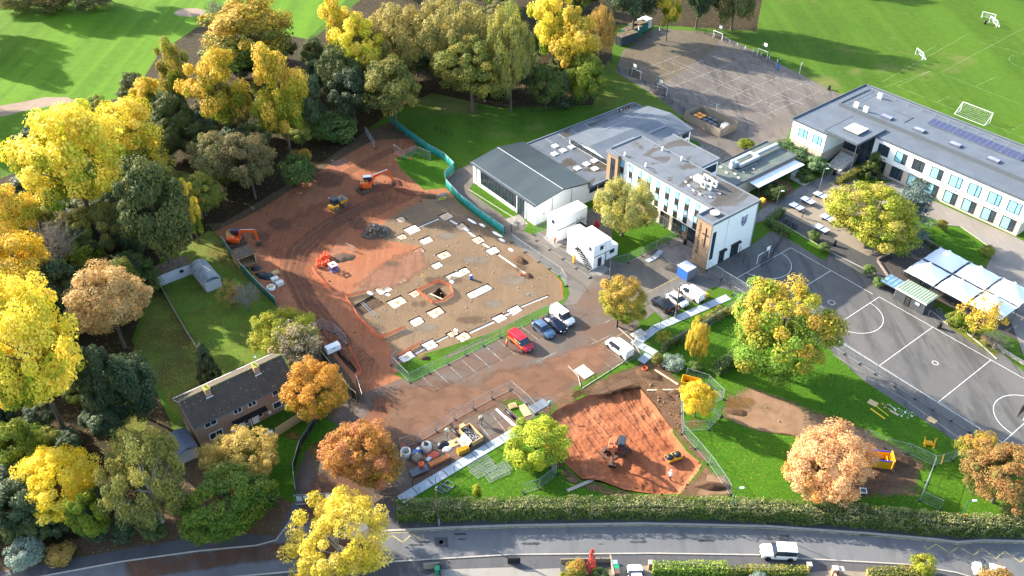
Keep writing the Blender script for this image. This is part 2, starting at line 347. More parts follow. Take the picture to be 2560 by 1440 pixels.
# -- pits and pads
m_dark = dirt('trench_side_soil', C('6f5846'), C('84694f'), C('5d4a3b'))
C = CL
m_conc = plain('poured_concrete', C('cdc7bd'), .8, .2, 1.0, grime=(C('9c8570'), .95), bump=.2)
m_conc2 = plain('clay_stained_concrete', C('c9ab92'), .85, .2, 1.4, grime=(C('b07e5e'), .9), bump=.2)
m_yel = plain('bolt_box_timber', C('cdb26a'), .7)
for pts, dep, kind in HOLES:
    k = MB(); n = len(pts); c = sum(pts, Vector()) / n
    if sum(pts[i].x*pts[(i+1)%n].y-pts[(i+1)%n].x*pts[i].y for i in range(n)) < 0: pts = pts[::-1]
    low = [c + (p - c) * .96 for p in pts]
    k.add([(p.x, p.y, 0) for p in pts] + [(p.x, p.y, -dep) for p in low], [(i, n+i, n+(i+1)%n, (i+1)%n) for i in range(n)] + [tuple(range(n, 2*n))])
    tag(k.build('excavation', m_dark), kind='structure')
    if kind == 'trench':
        k = MB(); lo = [c + (p - c) * .93 for p in pts]; k.prism([(p.x, p.y) for p in lo], -dep+.004, -dep+.12)
        tag(k.build('concrete_strip', m_conc), 'pale concrete strip footing lying in a narrow trench of the building site', 'footing', 'concrete strip footings of the building site')
PADLAB = ['small clay-stained pad nearest the rubble heap', 'large pad joined to a trench behind the rubble heap', 'small dusty pad beside the rubble heap', 'square white pad right of the rubble heap', 'small square pad third below the rubble heap', 'grey pad in the middle of the platform', 'small white pad behind the long pad', 'long white pad beside the blue drum', 'small pad left of the yellow tripod',
 'long white pad beside the orange-netted shaft', 'pad at the corner of the shallow dug square', 'brown-stained pad below the shallow dug square', 'small pad touching the orange-netted shaft', 'broad pad below the orange-netted shaft', 'white pad second above the south fence', 'white pad with a strip reaching left near the south fence', 'small pad in the chain of pads along the south fence', 'dusty pad in the middle of the chain along the south fence', 'rounded pad at the south-west corner inside the mesh fence',
 'white pad behind the red van', 'clay-edged white pad behind the parked cars', 'pink-stained pad at the head of the trench by the green sheeting', 'pink pad second along the green sheeting', 'pale pad third along the green sheeting', 'white pad fourth along the green sheeting']
for i, (x, y, a, b) in enumerate(PADS):
    t = thing('concrete_pad', 'concrete foundation pad, ' + PADLAB[i], 'foundation pad', P(x, y), TH, 'concrete foundation pads')
    rr = random.Random(i); k = MB()
    pl = []
    for (sx, sy) in ((-1,-1),(1,-1),(1,1),(-1,1)): pl.append((sx*(a/2+rr.uniform(-.14,.1)), sy*(b/2+rr.uniform(-.14,.1))))
    pl2 = []
    for j in range(4):
        p, q = pl[j], pl[(j+1)%4]
        for tt in (.06, .2, .36, .52, .68, .82, .94): pl2.append((p[0]+(q[0]-p[0])*tt+rr.gauss(0,.045), p[1]+(q[1]-p[1])*tt+rr.gauss(0,.045)))
    k.prism(pl2, -.27, -.1); k.build('slab', m_conc2 if i in (0, 2, 4, 5, 8, 11, 12, 13, 16, 17, 21, 22, 23) else m_conc, t)
    for yy in ((-b*.26, b*.26) if b > 4 else (0,)):
        k = MB(); 
        for sx in (-1, 1): k.box(sx*.22-.03, sx*.22+.03, yy-.25, yy+.25, -.1, -.02); k.box(-.19, .19, yy+sx*.22-.03, yy+sx*.22+.03, -.1, -.025)
        k.build('bolt_box', m_yel, t)
# -- the red clay pit: fine mesh with tyre tracks
def insidedist(pts, q):
    d = 1e9; ins = False; n = len(pts); x, y = q
    for i in range(n):
        a, b = pts[i], pts[(i+1) % n]
        if (a.y > y) != (b.y > y) and x < (b.x-a.x)*(y-a.y)/(b.y-a.y)+a.x: ins = not ins
        ax, ay = b.x-a.x, b.y-a.y; t = max(0, min(1, ((x-a.x)*ax+(y-a.y)*ay)/(ax*ax+ay*ay))); d = min(d, math.hypot(x-a.x-t*ax, y-a.y-t*ay))
    return d if ins else -d
from mathutils import noise as mn
bx = [p.x for p in PIT]; byy = [p.y for p in PIT]; PIT = ccw(PIT); pv = [Vector((p.x, p.y)) for p in PIT]; nb = len(pv); st = .17
for i in range(int((max(bx)-min(bx))/st)):
    for j in range(int((max(byy)-min(byy))/st)):
        q = (min(bx)+(i+.5)*st, min(byy)+(j+.5)*st)
        if insidedist(PIT, q) > .08: pv.append(Vector(q))
ov2, _, of2, _, _, sr2 = delaunay_2d_cdt(pv, [], [list(range(nb))], 0, 1e-5)
tri = [f for f, s_ in zip(of2, sr2) if s_]
TRK = [((1440,1020),(1560,1160),R(0)),((1530,960),(1680,1130),0),((1570,960),(1640,1080),0),((1400,1060),(1480,1190),0),((1480,1000),(1620,1150),0)]
TRK = [(P(*a), P(*b)) for a, b, _ in TRK]
pz = []
HB = [(P(1548,1150), 1.7, .8), (P(1600,1165), 1.3, .45), (P(1590,1205), 3.2, .55), (P(1480,1205), 2.0, .5), (P(1520,1190), 2.0, .35)]
for q in ov2:
    d = max(0, insidedist(PIT, (q.x, q.y)))
    s_ = min(1, d/.75); s_ = s_*s_*(3-2*s_)
    z = -.85*s_ + s_*.24*mn.noise(Vector((q.x*.5, q.y*.5, 0))) + .1*s_*mn.noise(Vector((q.x*1.9, q.y*1.9, 3))) + .05*s_*mn.noise(Vector((q.x*4.5, q.y*4.5, 5)))
    for a, b in TRK:
        ab = b - a; L = ab.length; t = ((q.x-a.x)*ab.x+(q.y-a.y)*ab.y)/(L*L)
        if -.02 < t < 1.02:
            dd = ((q.x-a.x)*ab.y-(q.y-a.y)*ab.x)/L
            for off in (-1.05, 1.05):
                e = abs(dd-off)
                if e < .42: z += s_*(-.07 + .022*math.sin(t*L*2*math.pi/.5 + 2.2*e))
                elif e < .62: z += s_*.06*math.sin((e-.42)/.2*math.pi)
    uu, vv = UV(Vector((q.x, q.y, 0)))
    if mn.noise(Vector((q.x*.16+4, q.y*.16, 1))) > .9: z += s_*.05*math.sin(vv*2*math.pi/.55+1.5*mn.noise(Vector((q.x*.4, q.y*.4, 2))))
    for c, r_, hh in HB:
        e = math.hypot(q.x-c.x, q.y-c.y)/r_
        if e < 1: z += hh*(1-e*e)**1.5*(1+.35*mn.noise(Vector((q.x*1.3, q.y*1.3, 8))))
    pz.append(z)
me = bpy.data.meshes.new('clay_pit'); me.from_pydata([(q.x, q.y, z) for q, z in zip(ov2, pz)], [], [tuple(f) for f in tri])
me.materials.append(dirt('red_clay', CG('b96c46'), CG('d08a62'), CG('a35f40'), R(-42), relief=.07, streak=.35)); me.polygons.foreach_set('use_smooth', [True]*len(tri))
tag(link('clay_pit', me), kind='structure')
def pit_z(x, y):
    i = min(range(len(ov2)), key=lambda n: (ov2[n].x-x)**2+(ov2[n].y-y)**2); return pz[i]
# -- soft-edged stains and mud films lying on the ground
def film(name, c1, c2, dirn, cov=.5, alpha=.9, streak=True):
    k = NT(name); at = k.n('Attribute', attribute_name='soft')
    v = k.stretch((1.5, .12, 1), dirn) if streak else k.coord()
    nz = k.noise(.9 if streak else .35, 6, .7, v, .6)
    a = k.ramp(k.math('ADD', k.math('MULTIPLY', at.outputs['Fac'], .8), k.math('MULTIPLY', k.math('SUBTRACT', nz, .5), 1.6)), .5-cov*.5, .95-cov*.35, 0, alpha)
    k.l(a, k.b.inputs['Alpha'])
    return k.out(k.mix(k.ramp(k.noise(.5, 5), .35, .65), c1, c2), .9, 0, .2)
def stain(px, mat, z=.006, soft=1.5, name='mud_film', world=False):
    pts = px if world else [P(*q) for q in px]
    n = len(pts); c = sum(pts, Vector()) / n; inner = []
    for p in pts:
        d = c - p; L = d.length; inner.append(p + d * min(.7, soft / max(L, .1)))
    me = bpy.data.meshes.new(name); me.from_pydata([(p.x, p.y, z) for p in pts+inner] , [], [(i,(i+1)%n,n+(i+1)%n,n+i) for i in range(n)] + [tuple(range(n, 2*n))])
    at = me.attributes.new('soft', 'FLOAT', 'POINT'); at.data.foreach_set('value', [0.0]*n+[1.0]*n)
    me.materials.append(mat); return tag(link(name, me), kind='structure')
def ribbon(px, wd, mat, z=.006, name='haul_track'):
    pts = [P(*q) for q in px]; vs_, fs_, at_, n = [], [], [], len(pts)
    for i, p in enumerate(pts):
        d = (pts[min(i+1, n-1)] - pts[max(i-1, 0)]).normalized(); s_ = Vector((-d.y, d.x, 0)); e = 0 if i in (0, n-1) else 1
        for o_, a in ((-1, 0), (-.6, e), (.6, e), (1, 0)): q = p + s_*wd/2*o_; vs_.append((q.x, q.y, z)); at_.append(a)
        if i: b = 4*(i-1); fs_ += [(b+j, b+j+1, b+j+5, b+j+4) for j in range(3)]
    me = bpy.data.meshes.new(name); me.from_pydata(vs_, [], fs_); a = me.attributes.new('soft', 'FLOAT', 'POINT'); a.data.foreach_set('value', [float(x) for x in at_])
    me.materials.append(mat); return tag(link(name, me), kind='structure')
f_mud = film('mud_film_brown', CG('8f6850'), CG('a0785e'), R(-30), .55, .85, False)
f_mud2 = film('mud_film_streaked', CG('835d45'), CG('946a50'), R(-25), .25, .75, False)
f_red = film('red_dust', CG('a5765a'), CG('b28468'), R(10), .35, .75, False)
f_dark = film('wet_dark_film', CG('86604a'), CG('936c55'), R(0), .3, .5, False)
f_leaf = film('leaf_drift', CG('a9823f'), CG('8a6531'), R(0), .1, .8, False)
stain([(900,1000),(1000,960),(1180,930),(1330,900),(1440,890),(1480,930),(1440,985),(1300,1010),(1130,1080),(1000,1150),(900,1110)], f_mud, soft=4)
stain([(1330,900),(1480,840),(1540,850),(1560,890),(1440,985),(1380,960)], f_red, .010, 3)
stain([(1370,980),(1440,960),(1480,975),(1440,1010),(1380,1035)], f_red, .014, 1.5)
stain([(700,1330),(760,1180),(850,1130),(960,1200),(960,1320),(800,1345)], f_mud2, soft=3)
stain([(300,1400),(700,1345),(960,1340),(980,1390),(640,1420),(300,1450)], f_mud2, .010, 1.5)
stain([(860,720),(960,640),(1060,610),(1100,660),(1020,720),(940,740)], film('red_spill', CG('a5745a'), CG('b88468'), R(50), .5), soft=3)
stain([(600,600),(760,500),(900,470),(1030,440),(1080,480),(1000,520),(860,600),(760,720),(690,700)], film('churned_red', CG('b06a48'), CG('bd7a56'), R(-55), .2, .8), soft=4)
f_soil = film('bare_soil_film', CG('a98464'), CG('bd9877'), R(15), .55, .95, False); f_soil2 = film('dark_soil_film', CG('7b5f48'), CG('8d6e54'), R(15), .6, .95, False)
stain([(1790,1000),(1850,955),(1930,975),(2000,1005),(2190,1075),(2330,1165),(2310,1250),(2200,1258),(2060,1262),(2020,1200),(2100,1120),(1960,1080),(1880,1075),(1800,1045)], f_soil, .006, 2.5, 'bare_soil')
stain([(2120,1130),(2200,1110),(2320,1170),(2300,1240),(2200,1250),(2080,1250)], f_soil2, .010, 3, 'bare_soil')
stain([(1600,900),(1655,895),(1715,955),(1712,1080),(1690,1085),(1655,1030),(1600,955),(1500,985),(1450,990),(1450,972)], f_soil2, .006, 1.5, 'bare_soil')
stain([(1690,1230),(1760,1165),(1830,1190),(1850,1240),(1780,1255)], f_soil, .006, 1.5, 'bare_soil')
m_trk = film('rut_film', CG('ac6f4e'), CG('b87c5a'), R(0), .35, .7); f_rut = film('tyre_rut', CG('8a5c46'), CG('97684f'), R(0), .25, .7, False)
ribbon([(1035,350),(960,385),(880,425),(800,470)], 3.0, m_trk)
for wd_, off in ((.5,0),(.5,14),(.4,-16),(.45,26)): ribbon([(1030+off,470+off*.4),(930,505+off*.5),(820+off*.3,560+off*.6),(742+off,625+off*.4),(728+off,680),(768+off,760-off*.3),(832+off,840-off*.3),(905+off,900)], wd_*2.2, f_rut, .014)
ribbon([(1010,480),(900,520),(800,575),(740,625),(725,680),(765,760),(830,840),(905,900),(950,960)], 4.2, m_trk, .010)
ribbon([(950,960),(960,1010),(930,1060),(850,1120),(790,1200)], 4.0, m_trk, .010)
for (x, y, rx, ry) in [(1190,650,60,22),(1280,700,60,25),(1230,760,50,20),(1060,820,60,22),(1120,590,50,16),(1010,830,40,15),(1330,735,40,14)]: stain([(x+rx*math.cos(a), y+ry*math.sin(a)) for a in np.linspace(0, 6.28, 11)[:-1]], film('grey_crust', CG('a39a8c'), CG('b1a796'), R(0), .2, .6, False) if x == 1190 else bpy.data.materials['grey_crust'], .018, 2.5, 'dried_silt')
for (x, y, rx, ry) in [(1110,700,70,20),(1180,800,60,18),(1300,670,40,16),(1050,760,35,15),(980,660,40,14)]: stain([(x+rx*math.cos(a), y+ry*math.sin(a)) for a in np.linspace(0, 6.28, 11)[:-1]], film('damp_brown', CG('7d6450'), CG('8a705a'), R(20), .2, .7) if x == 1110 else bpy.data.materials['damp_brown'], .014, 2, 'damp_patch')
for i_ in range(len(PIT)):
    a, b = PIT[i_], PIT[(i_+1) % len(PIT)]; d = (b-a); n_ = Vector((d.y, -d.x, 0)).normalized(); stain([a-n_*.02-d*.15, b-n_*.02+d*.15, b+n_*.9+d*.25, b+n_*1.9, (a+b)/2+n_*2.3, a+n_*1.9, a+n_*.9-d*.25], film('pit_rim_soil', CG('8d6850'), CG('a07a5c'), R(0), .1, .9, False) if i_ == 0 else bpy.data.materials['pit_rim_soil'], .012+.002*(i_%3), .95, 'spilled_soil', True)
for q in [(820,450,50),(700,560,40),(650,590,35),(900,560,40)]: stain([(q[0]+q[2]*math.cos(a), q[1]+q[2]*.5*math.sin(a)) for a in np.linspace(0, 6.28, 9)[:-1]], f_dark, .014, 1)
for (x, y, rx, ry) in [(2030,1150,90,60),(1740,1060,45,25),(800,1130,40,40),(730,1090,40,20),(1850,1010,60,30),(2080,1230,70,20)]: stain([(x+rx*math.cos(a), y+ry*math.sin(a)) for a in np.linspace(0, 6.28, 11)[:-1]], f_leaf, .014, 1.5, 'leaf_drift')
# ------------------------------------------------------------------ vegetation
def leafmat(name, cols, low=None, lowat=(.25, .6), trans=.32, rough=.7):
    """leaf colours by clump and by leaf; low: colour of the leaves lower in the crown that have not turned yet"""
    k = NT(name); a1 = k.n('Attribute', attribute_name='cv').outputs['Fac']; a2 = k.n('Attribute', attribute_name='lv').outputs['Fac']; a3 = k.n('Attribute', attribute_name='hv').outputs['Fac']
    f = k.math('ADD', k.math('MULTIPLY', a1, .55), k.math('MULTIPLY', a2, .45))
    cr = k.n('ValToRGB'); k.l(f, cr.inputs[0]); e = cr.color_ramp.elements
    while len(e) < len(cols): e.new(.5)
    for i, c in enumerate(cols): e[i].position = .2+.6*i/max(1, len(cols)-1); e[i].color = (*c, 1)
    c = cr.outputs[0]
    if low:
        g = k.ramp(k.math('ADD', a3, k.math('MULTIPLY', k.math('SUBTRACT', a1, .5), .55)), lowat[0], lowat[1], 1, 0)
        c = k.mix(g, c, k.mix(a2, low, tuple(x*1.7 for x in low)))
    oi = k.n('ObjectInfo').outputs['Random']
    hs = k.n('HueSaturation'); k.l(c, hs.inputs['Color']); k.l(k.ramp(oi, 0, 1, .488, .512), hs.inputs['Hue']); k.l(k.ramp(oi, 0, 1, .85, 1.12), hs.inputs['Value'])
    c = hs.outputs[0]
    k.out(c, rough, 0, .25)
    tr = k.n('BsdfTranslucent'); k.l(c, tr.inputs['Color']); mx = k.n('MixShader'); mx.inputs[0].default_value = trans
    k.l(k.b.outputs[0], mx.inputs[1]); k.l(tr.outputs[0], mx.inputs[2]); k.l(mx.outputs[0], k.t.nodes['Material Output'].inputs['Surface'])
    return k.m
g1, g2, dk = (.075,.12,.02), (.05,.09,.018), (.022,.04,.016)
LM = dict(
  yellow=leafmat('yellow_leaves', [(.44,.37,.02),(.64,.50,.03),(.80,.60,.08),(.76,.51,.07)], (.13,.18,.012), (.2,.55)),
  gold=leafmat('gold_leaves', [(.44,.33,.02),(.62,.45,.04),(.74,.55,.12)], (.16,.16,.015), (.05,.4)),
  brightgold=leafmat('bright_gold_leaves', [(.62,.42,.015),(.76,.53,.03),(.80,.58,.09)], (.30,.29,.012), (.1,.35)),
  lime=leafmat('lime_leaves', [(.22,.27,.02),(.36,.40,.03),(.50,.46,.03)], (.12,.17,.015), (.1,.4)),
  limegold=leafmat('lime_gold_leaves', [(.15,.19,.02),(.26,.27,.02),(.38,.34,.03),(.34,.25,.07)], (.12,.17,.015), (.15,.5)),
  willow=leafmat('willow_leaves', [(.30,.31,.09),(.42,.41,.13),(.52,.44,.08)], (.24,.27,.08), (.1,.4), .4),
  amber=leafmat('amber_leaves', [(.50,.20,.03),(.60,.31,.03),(.66,.34,.08)], (.22,.20,.015), (.3,.62)),
  orange=leafmat('orange_leaves', [(.42,.18,.03),(.52,.28,.03),(.55,.31,.08),(.52,.20,.09)], (.22,.18,.015), (.2,.55)),
  peach=leafmat('peach_leaves', [(.60,.30,.11),(.72,.42,.17),(.76,.50,.22)], (.50,.24,.03), (.1,.5)),
  rust=leafmat('rust_leaves', [(.38,.15,.04),(.44,.25,.05),(.30,.23,.03)], (.16,.18,.02), (.35,.85)),
  rustgreen=leafmat('rust_green_leaves', [(.18,.15,.03),(.30,.17,.05),(.42,.19,.07),(.16,.18,.04)], (.10,.12,.03), (.2,.6)),
  maple=leafmat('turning_maple_leaves', [(.15,.20,.02),(.27,.27,.02),(.46,.31,.03),(.52,.27,.06)], (.11,.17,.018), (.45,.85)),
  beech=leafmat('tan_beech_leaves', [(.40,.24,.09),(.55,.33,.13),(.62,.40,.18)], None),
  beechgreen=leafmat('turning_beech_leaves', [(.34,.18,.02),(.48,.27,.03),(.30,.24,.02)], (.07,.10,.015), (.35,.75)),
  tan=leafmat('tan_gold_leaves', [(.34,.23,.05),(.48,.34,.07),(.52,.36,.09)], (.24,.21,.03), (.1,.4)),
  tanolive=leafmat('tan_olive_leaves', [(.20,.17,.05),(.30,.24,.07),(.38,.28,.07)], (.12,.14,.03), (.2,.7)),
  olive=leafmat('olive_leaves', [(.13,.15,.035),(.19,.20,.045),(.32,.28,.05)], (.11,.13,.04), (.2,.5)),
  birch=leafmat('pale_birch_leaves', [(.16,.18,.045),(.23,.24,.06),(.40,.34,.06)], (.13,.15,.05), (.2,.55)),
  oak=leafmat('oak_green_leaves', [(.13,.17,.03),(.20,.23,.04),(.32,.26,.04)], (.08,.11,.02), (.2,.6)),
  green=leafmat('glossy_green_leaves', [(.06,.13,.012),(.10,.18,.015),(.18,.24,.015)], None, rough=.5),
  mid=leafmat('mid_green_leaves', [(.06,.10,.022),(.09,.14,.03),(.14,.18,.04)], None),
  midlime=leafmat('mid_lime_leaves', [(.10,.15,.015),(.17,.23,.02),(.28,.28,.02)], (.06,.11,.02), (.2,.5)),
  dark=leafmat('dark_evergreen_leaves', [(.035,.06,.026),(.055,.09,.036),(.085,.12,.05)], None, trans=.2, rough=.55),
  darkolive=leafmat('dark_olive_leaves', [(.06,.085,.024),(.09,.12,.032),(.15,.16,.04)], None, trans=.2),
  brownolive=leafmat('brown_olive_leaves', [(.14,.14,.05),(.20,.18,.06),(.28,.21,.09)], (.10,.12,.035), (.1,.5)),
  greytan=leafmat('grey_tan_leaves', [(.20,.17,.11),(.32,.26,.17),(.40,.30,.14)], None),
  laurel=leafmat('laurel_leaves', [(.05,.11,.03),(.09,.17,.05),(.22,.30,.15)], None, rough=.35),
  blue=leafmat('blue_cedar_needles', [(.06,.10,.09),(.10,.15,.13),(.16,.21,.18)], None, trans=.1),
  bluegreen=leafmat('silver_green_leaves', [(.16,.22,.16),(.26,.33,.25),(.36,.42,.32)], None),
  hedge=leafmat('hedge_leaves', [(.08,.13,.028),(.12,.19,.04),(.20,.25,.06)], None, trans=.2),
  lit_hedgetop=leafmat('road_hedge_leaves', [(.11,.15,.03),(.19,.22,.06),(.30,.30,.12)], (.085,.14,.02), (.45,.9), trans=.25),  # tan-green top, also brightened in colour for the light it catches
  goldhedge=leafmat('golden_hedge_leaves', [(.16,.18,.02),(.26,.24,.03),(.30,.26,.05)], None, trans=.2),
  limehedge=leafmat('lime_hedge_leaves', [(.14,.24,.02),(.24,.34,.03),(.34,.40,.06)], None, trans=.25),
  red=leafmat('scarlet_leaves', [(.50,.05,.05),(.66,.09,.08),(.7,.16,.12)], None),
)
m_bark = plain('grey_brown_bark', C('5d5246'), .95, .35, 3.0, bump=.4)
m_birchbark = plain('pale_birch_bark', C('b9b3a6'), .85, .3, 4.0)
m_twig = plain('bare_twigs', C('8f8579'), .95, .3, 3.0)
def mesh_np(name, V, F, attrs=None, mat=None):
    me = bpy.data.meshes.new(name); nv, nf = len(V), len(F); k = F.shape[1]
    me.vertices.add(nv); me.vertices.foreach_set('co', V.astype(np.float32).ravel())
    me.loops.add(nf*k); me.loops.foreach_set('vertex_index', F.astype(np.int32).ravel())
    me.polygons.add(nf); me.polygons.foreach_set('loop_start', np.arange(0, nf*k, k, dtype=np.int32)); me.polygons.foreach_set('loop_total', np.full(nf, k, dtype=np.int32))
    for a, d in (attrs or {}).items(): me.attributes.new(a, 'FLOAT', 'POINT').data.foreach_set('value', d.astype(np.float32))
    if mat: me.materials.append(mat)
    me.update(calc_edges=True); return me
def unit(v): return v / np.maximum(1e-9, np.linalg.norm(v, axis=-1, keepdims=True))
def leaves(pos, nrm, size, g, cv, asp=.62, droop=0.0):
    n = len(pos); t = g.normal(size=(n, 3)); t[:, 2] -= droop*2.2
    t = unit(t - nrm*(t*nrm).sum(1, keepdims=True)*(1-droop*.5)); b = unit(np.cross(nrm, t)); s = (size*np.clip(g.lognormal(-.08, .38, n), .4, 2.2))[:, None]
    V = np.stack([pos-t*s*.5, pos+b*s*asp*.5+nrm*s*.08, pos+t*s*.5, pos-b*s*asp*.5+nrm*s*.08], 1).reshape(-1, 3)
    F = np.arange(4*n).reshape(n, 4)
    return V, F, dict(cv=np.repeat(cv, 4), lv=np.repeat(g.random(n), 4))
def crown(kind, seed):
    g = np.random.default_rng(seed)
    cfg = dict(R=(80, 330, .22, .050, 0), T=(64, 340, .21, .048, 0), B=(130, 280, .16, .042, 1), S=(40, 200, .28, .078, 0), C=(60, 110, .19, .085, .4), K=(60, 300, .22, .05, 0), P=(60, 70, .2, .055, 0), Q=(150, 330, .165, .034, 0))[kind]
    nc, nl, cr, lf, droop = cfg
    d = unit(g.normal(size=(nc*3, 3))); d = d[d[:, 2] > (-.75 if kind in 'RQPB' else -.95)][:nc]
    if kind in 'RQB':      # a few big boughs give the crown its lumps
        bo = unit(g.normal(size=(10, 3))); bo[:, 2] = np.abs(bo[:, 2])*.9-.15; bo = unit(bo)
        w_ = np.clip((d @ bo.T).max(1), 0, 1); rad = .36+.54*w_**2+g.uniform(-.16, .1, len(d)); c = d*rad[:, None]
    elif kind == 'T':
        c = d*g.uniform(.35, .85, (len(d), 1)); c[:, :2] *= (1.0-.35*np.clip(c[:, 2:], 0, 1)); c[:, :2] += .15*np.sin(c[:, 2:]*5+g.uniform(0, 6, 2))
    elif kind == 'C':
        z = g.uniform(-.95, .95, len(d)); a = g.uniform(0, 6.28, len(d)); r = .78*np.clip((1-z)/1.75, .05, 1)**.75*np.clip((z+1.2)/.5, 0, 1); c = np.stack([r*np.cos(a), r*np.sin(a), z], 1)
    elif kind == 'K':
        lev = g.integers(0, 6, len(d)); z = -.8+lev*.31; a = g.uniform(0, 6.28, len(d)); r = g.uniform(.15, .85, len(d))*(1-.13*lev); c = np.stack([r*np.cos(a), r*np.sin(a), z-.12*r], 1)
    elif kind == 'P': c = d*g.uniform(.35, .9, (len(d), 1))
    else: c = d*g.uniform(.45, .75, (len(d), 1))
    n = len(c); ci = np.repeat(np.arange(n), nl); N = len(ci)
    dd = unit(g.normal(size=(N, 3))); rr = g.uniform(.35, 1.0, N)**.6; sc = cr*g.uniform(.7, 1.35, n)
    off = dd*(rr*sc[ci])[:, None]
    if kind == 'K': off *= (1.25, 1.25, .28)
    elif kind == 'B': off *= (.85, .85, 1.15)
    else: off *= (1, 1, .8)
    pos = c[ci]+off; out = unit(c[ci]+1e-6)
    nrm = unit(dd*.8+out*.45+np.array([0, 0, .35])+g.normal(size=(N, 3))*.45)
    V, F, at = leaves(pos, nrm, np.full(N, lf), g, g.random(n)[ci], .42 if kind in 'BK' else .68, droop*.6)
    zz = V[:, 2]; at['hv'] = np.clip((zz+.95)/1.9, 0, 1)
    return mesh_np('crown', V, F, at, LM['mid']), c
def branches(c, seed, n=14, r=.05, twigs=0):
    g = random.Random(seed); k = MB(); k.tube((0,0,-1), (.03,0,-.3), r, r*.8, 6); k.tube((.03,0,-.3), (-.02,.03,.45), r*.8, r*.3, 6)
    idx = list(range(len(c))); g.shuffle(idx)
    for i in idx[:n]:
        e = Vector(c[i])*.95; b = Vector((0, 0, -.75+.9*g.random()*max(.2, min(1, (e.z+1)/1.4)))); m_ = b.lerp(e, .5)+Vector((0, 0, .08))
        k.tube(b, m_, r*.42, r*.28, 4, 0, False); k.tube(m_, e, r*.28, r*.1, 4, 0, False)
        for _ in range(twigs):
            t = m_.lerp(e, g.random()); q = t+Vector((g.gauss(0,1), g.gauss(0,1), abs(g.gauss(0,1))+.2)).normalized()*g.uniform(.15, .42); k.tube(t, q, r*.12, r*.04, 3, 0, False)
            for _ in range(2): k.tube(t.lerp(q, .6), q+Vector((g.gauss(0,1), g.gauss(0,1), g.gauss(0,1)))*.1, r*.06, r*.03, 3, 0, False)
    return k.mesh('limbs', m_bark, True)
CR = {}; BR = {}
for kd, ns in (('R', 6), ('T', 4), ('B', 4), ('S', 4), ('C', 2), ('K', 1), ('P', 2), ('Q', 5)):
    for i in range(ns):
        CR[kd, i], cc = crown(kd, 100*ord(kd)+i); BR[kd, i] = branches(cc, i+5, 18 if kd == 'P' else 12, .045, 5 if kd == 'P' else 0)
NK = []
for i in range(2):
    g = np.random.default_rng(50+i); d_ = unit(g.normal(size=(60, 3))); d_[:, 2] = np.abs(d_[:, 2])*.9-.2; NK.append(branches(d_*g.uniform(.5, .95, (60, 1)), i, 34, .045, 9))
kt = MB(); kt.lathe([(1.35, 0), (1.05, .06), (.9, .3), (.7, 1)], 8); TRUNK = kt.mesh('trunk', m_bark, True)
TN = 0
def tree(x0, y0, x1, y1, kind, col, label, clear=2.0, group=None, cat=None, name=None, bark=None, world=None, flat=1.0):
    global TN; TN += 1
    cx, cy = (x0+x1)/2, (y0+y1)/2
    if world: c, Rr, b = world
    else:
        zc = 6.0
        for _ in range(4):
            c = P(cx, cy, zc); dep = c.y*_cp+(CAM_H-zc)*_sp; s_ = FPX/dep; de = math.atan2(CAM_H-zc, math.hypot(c.x, c.y))
            Rr = (x1-x0)/2/s_; hh = (y1-y0)/2/s_; b = math.sqrt(max((.55*Rr)**2, (hh**2-(Rr*math.sin(de))**2)/math.cos(de)**2)); b = min(b, 3.2*Rr); zc = b*(.84 if clear < 2 else .97)+clear*(.5 if clear < 2 else 1)
        c = P(cx, cy, zc)
    shrub = kind in 'S'
    t = thing(name or ('shrub' if shrub else 'tree'), label, cat or ('shrub' if shrub else 'tree'), (c.x, c.y, 0), rnd.uniform(0, 6.28), group)
    tr = link('trunk', TRUNK, t, mat=bark or m_bark); r = max(.06, Rr*.05); tr.scale = (r, r, max(.3, c.z-b*.55)); tr.location = (0, 0, -.05)
    if kind == 'N':
        o = link('limbs', NK[TN % 2], t, (0, 0, c.z), mat=m_twig); o.scale = (Rr, Rr, b); return t
    v = TN % sum(1 for q in CR if q[0] == kind)
    o = link('limbs', BR[kind, v], t, (0, 0, c.z), mat=bark or m_bark); o.scale = (Rr*.93, Rr*.93, b*.93)
    o = link('crown', CR[kind, v], t, (0, 0, c.z), mat=LM[col]); o.scale = (Rr*1.03, Rr*1.03, b*1.03)
    return t
WG = 'trees of the woodland belt'; UG = 'woodland understorey'
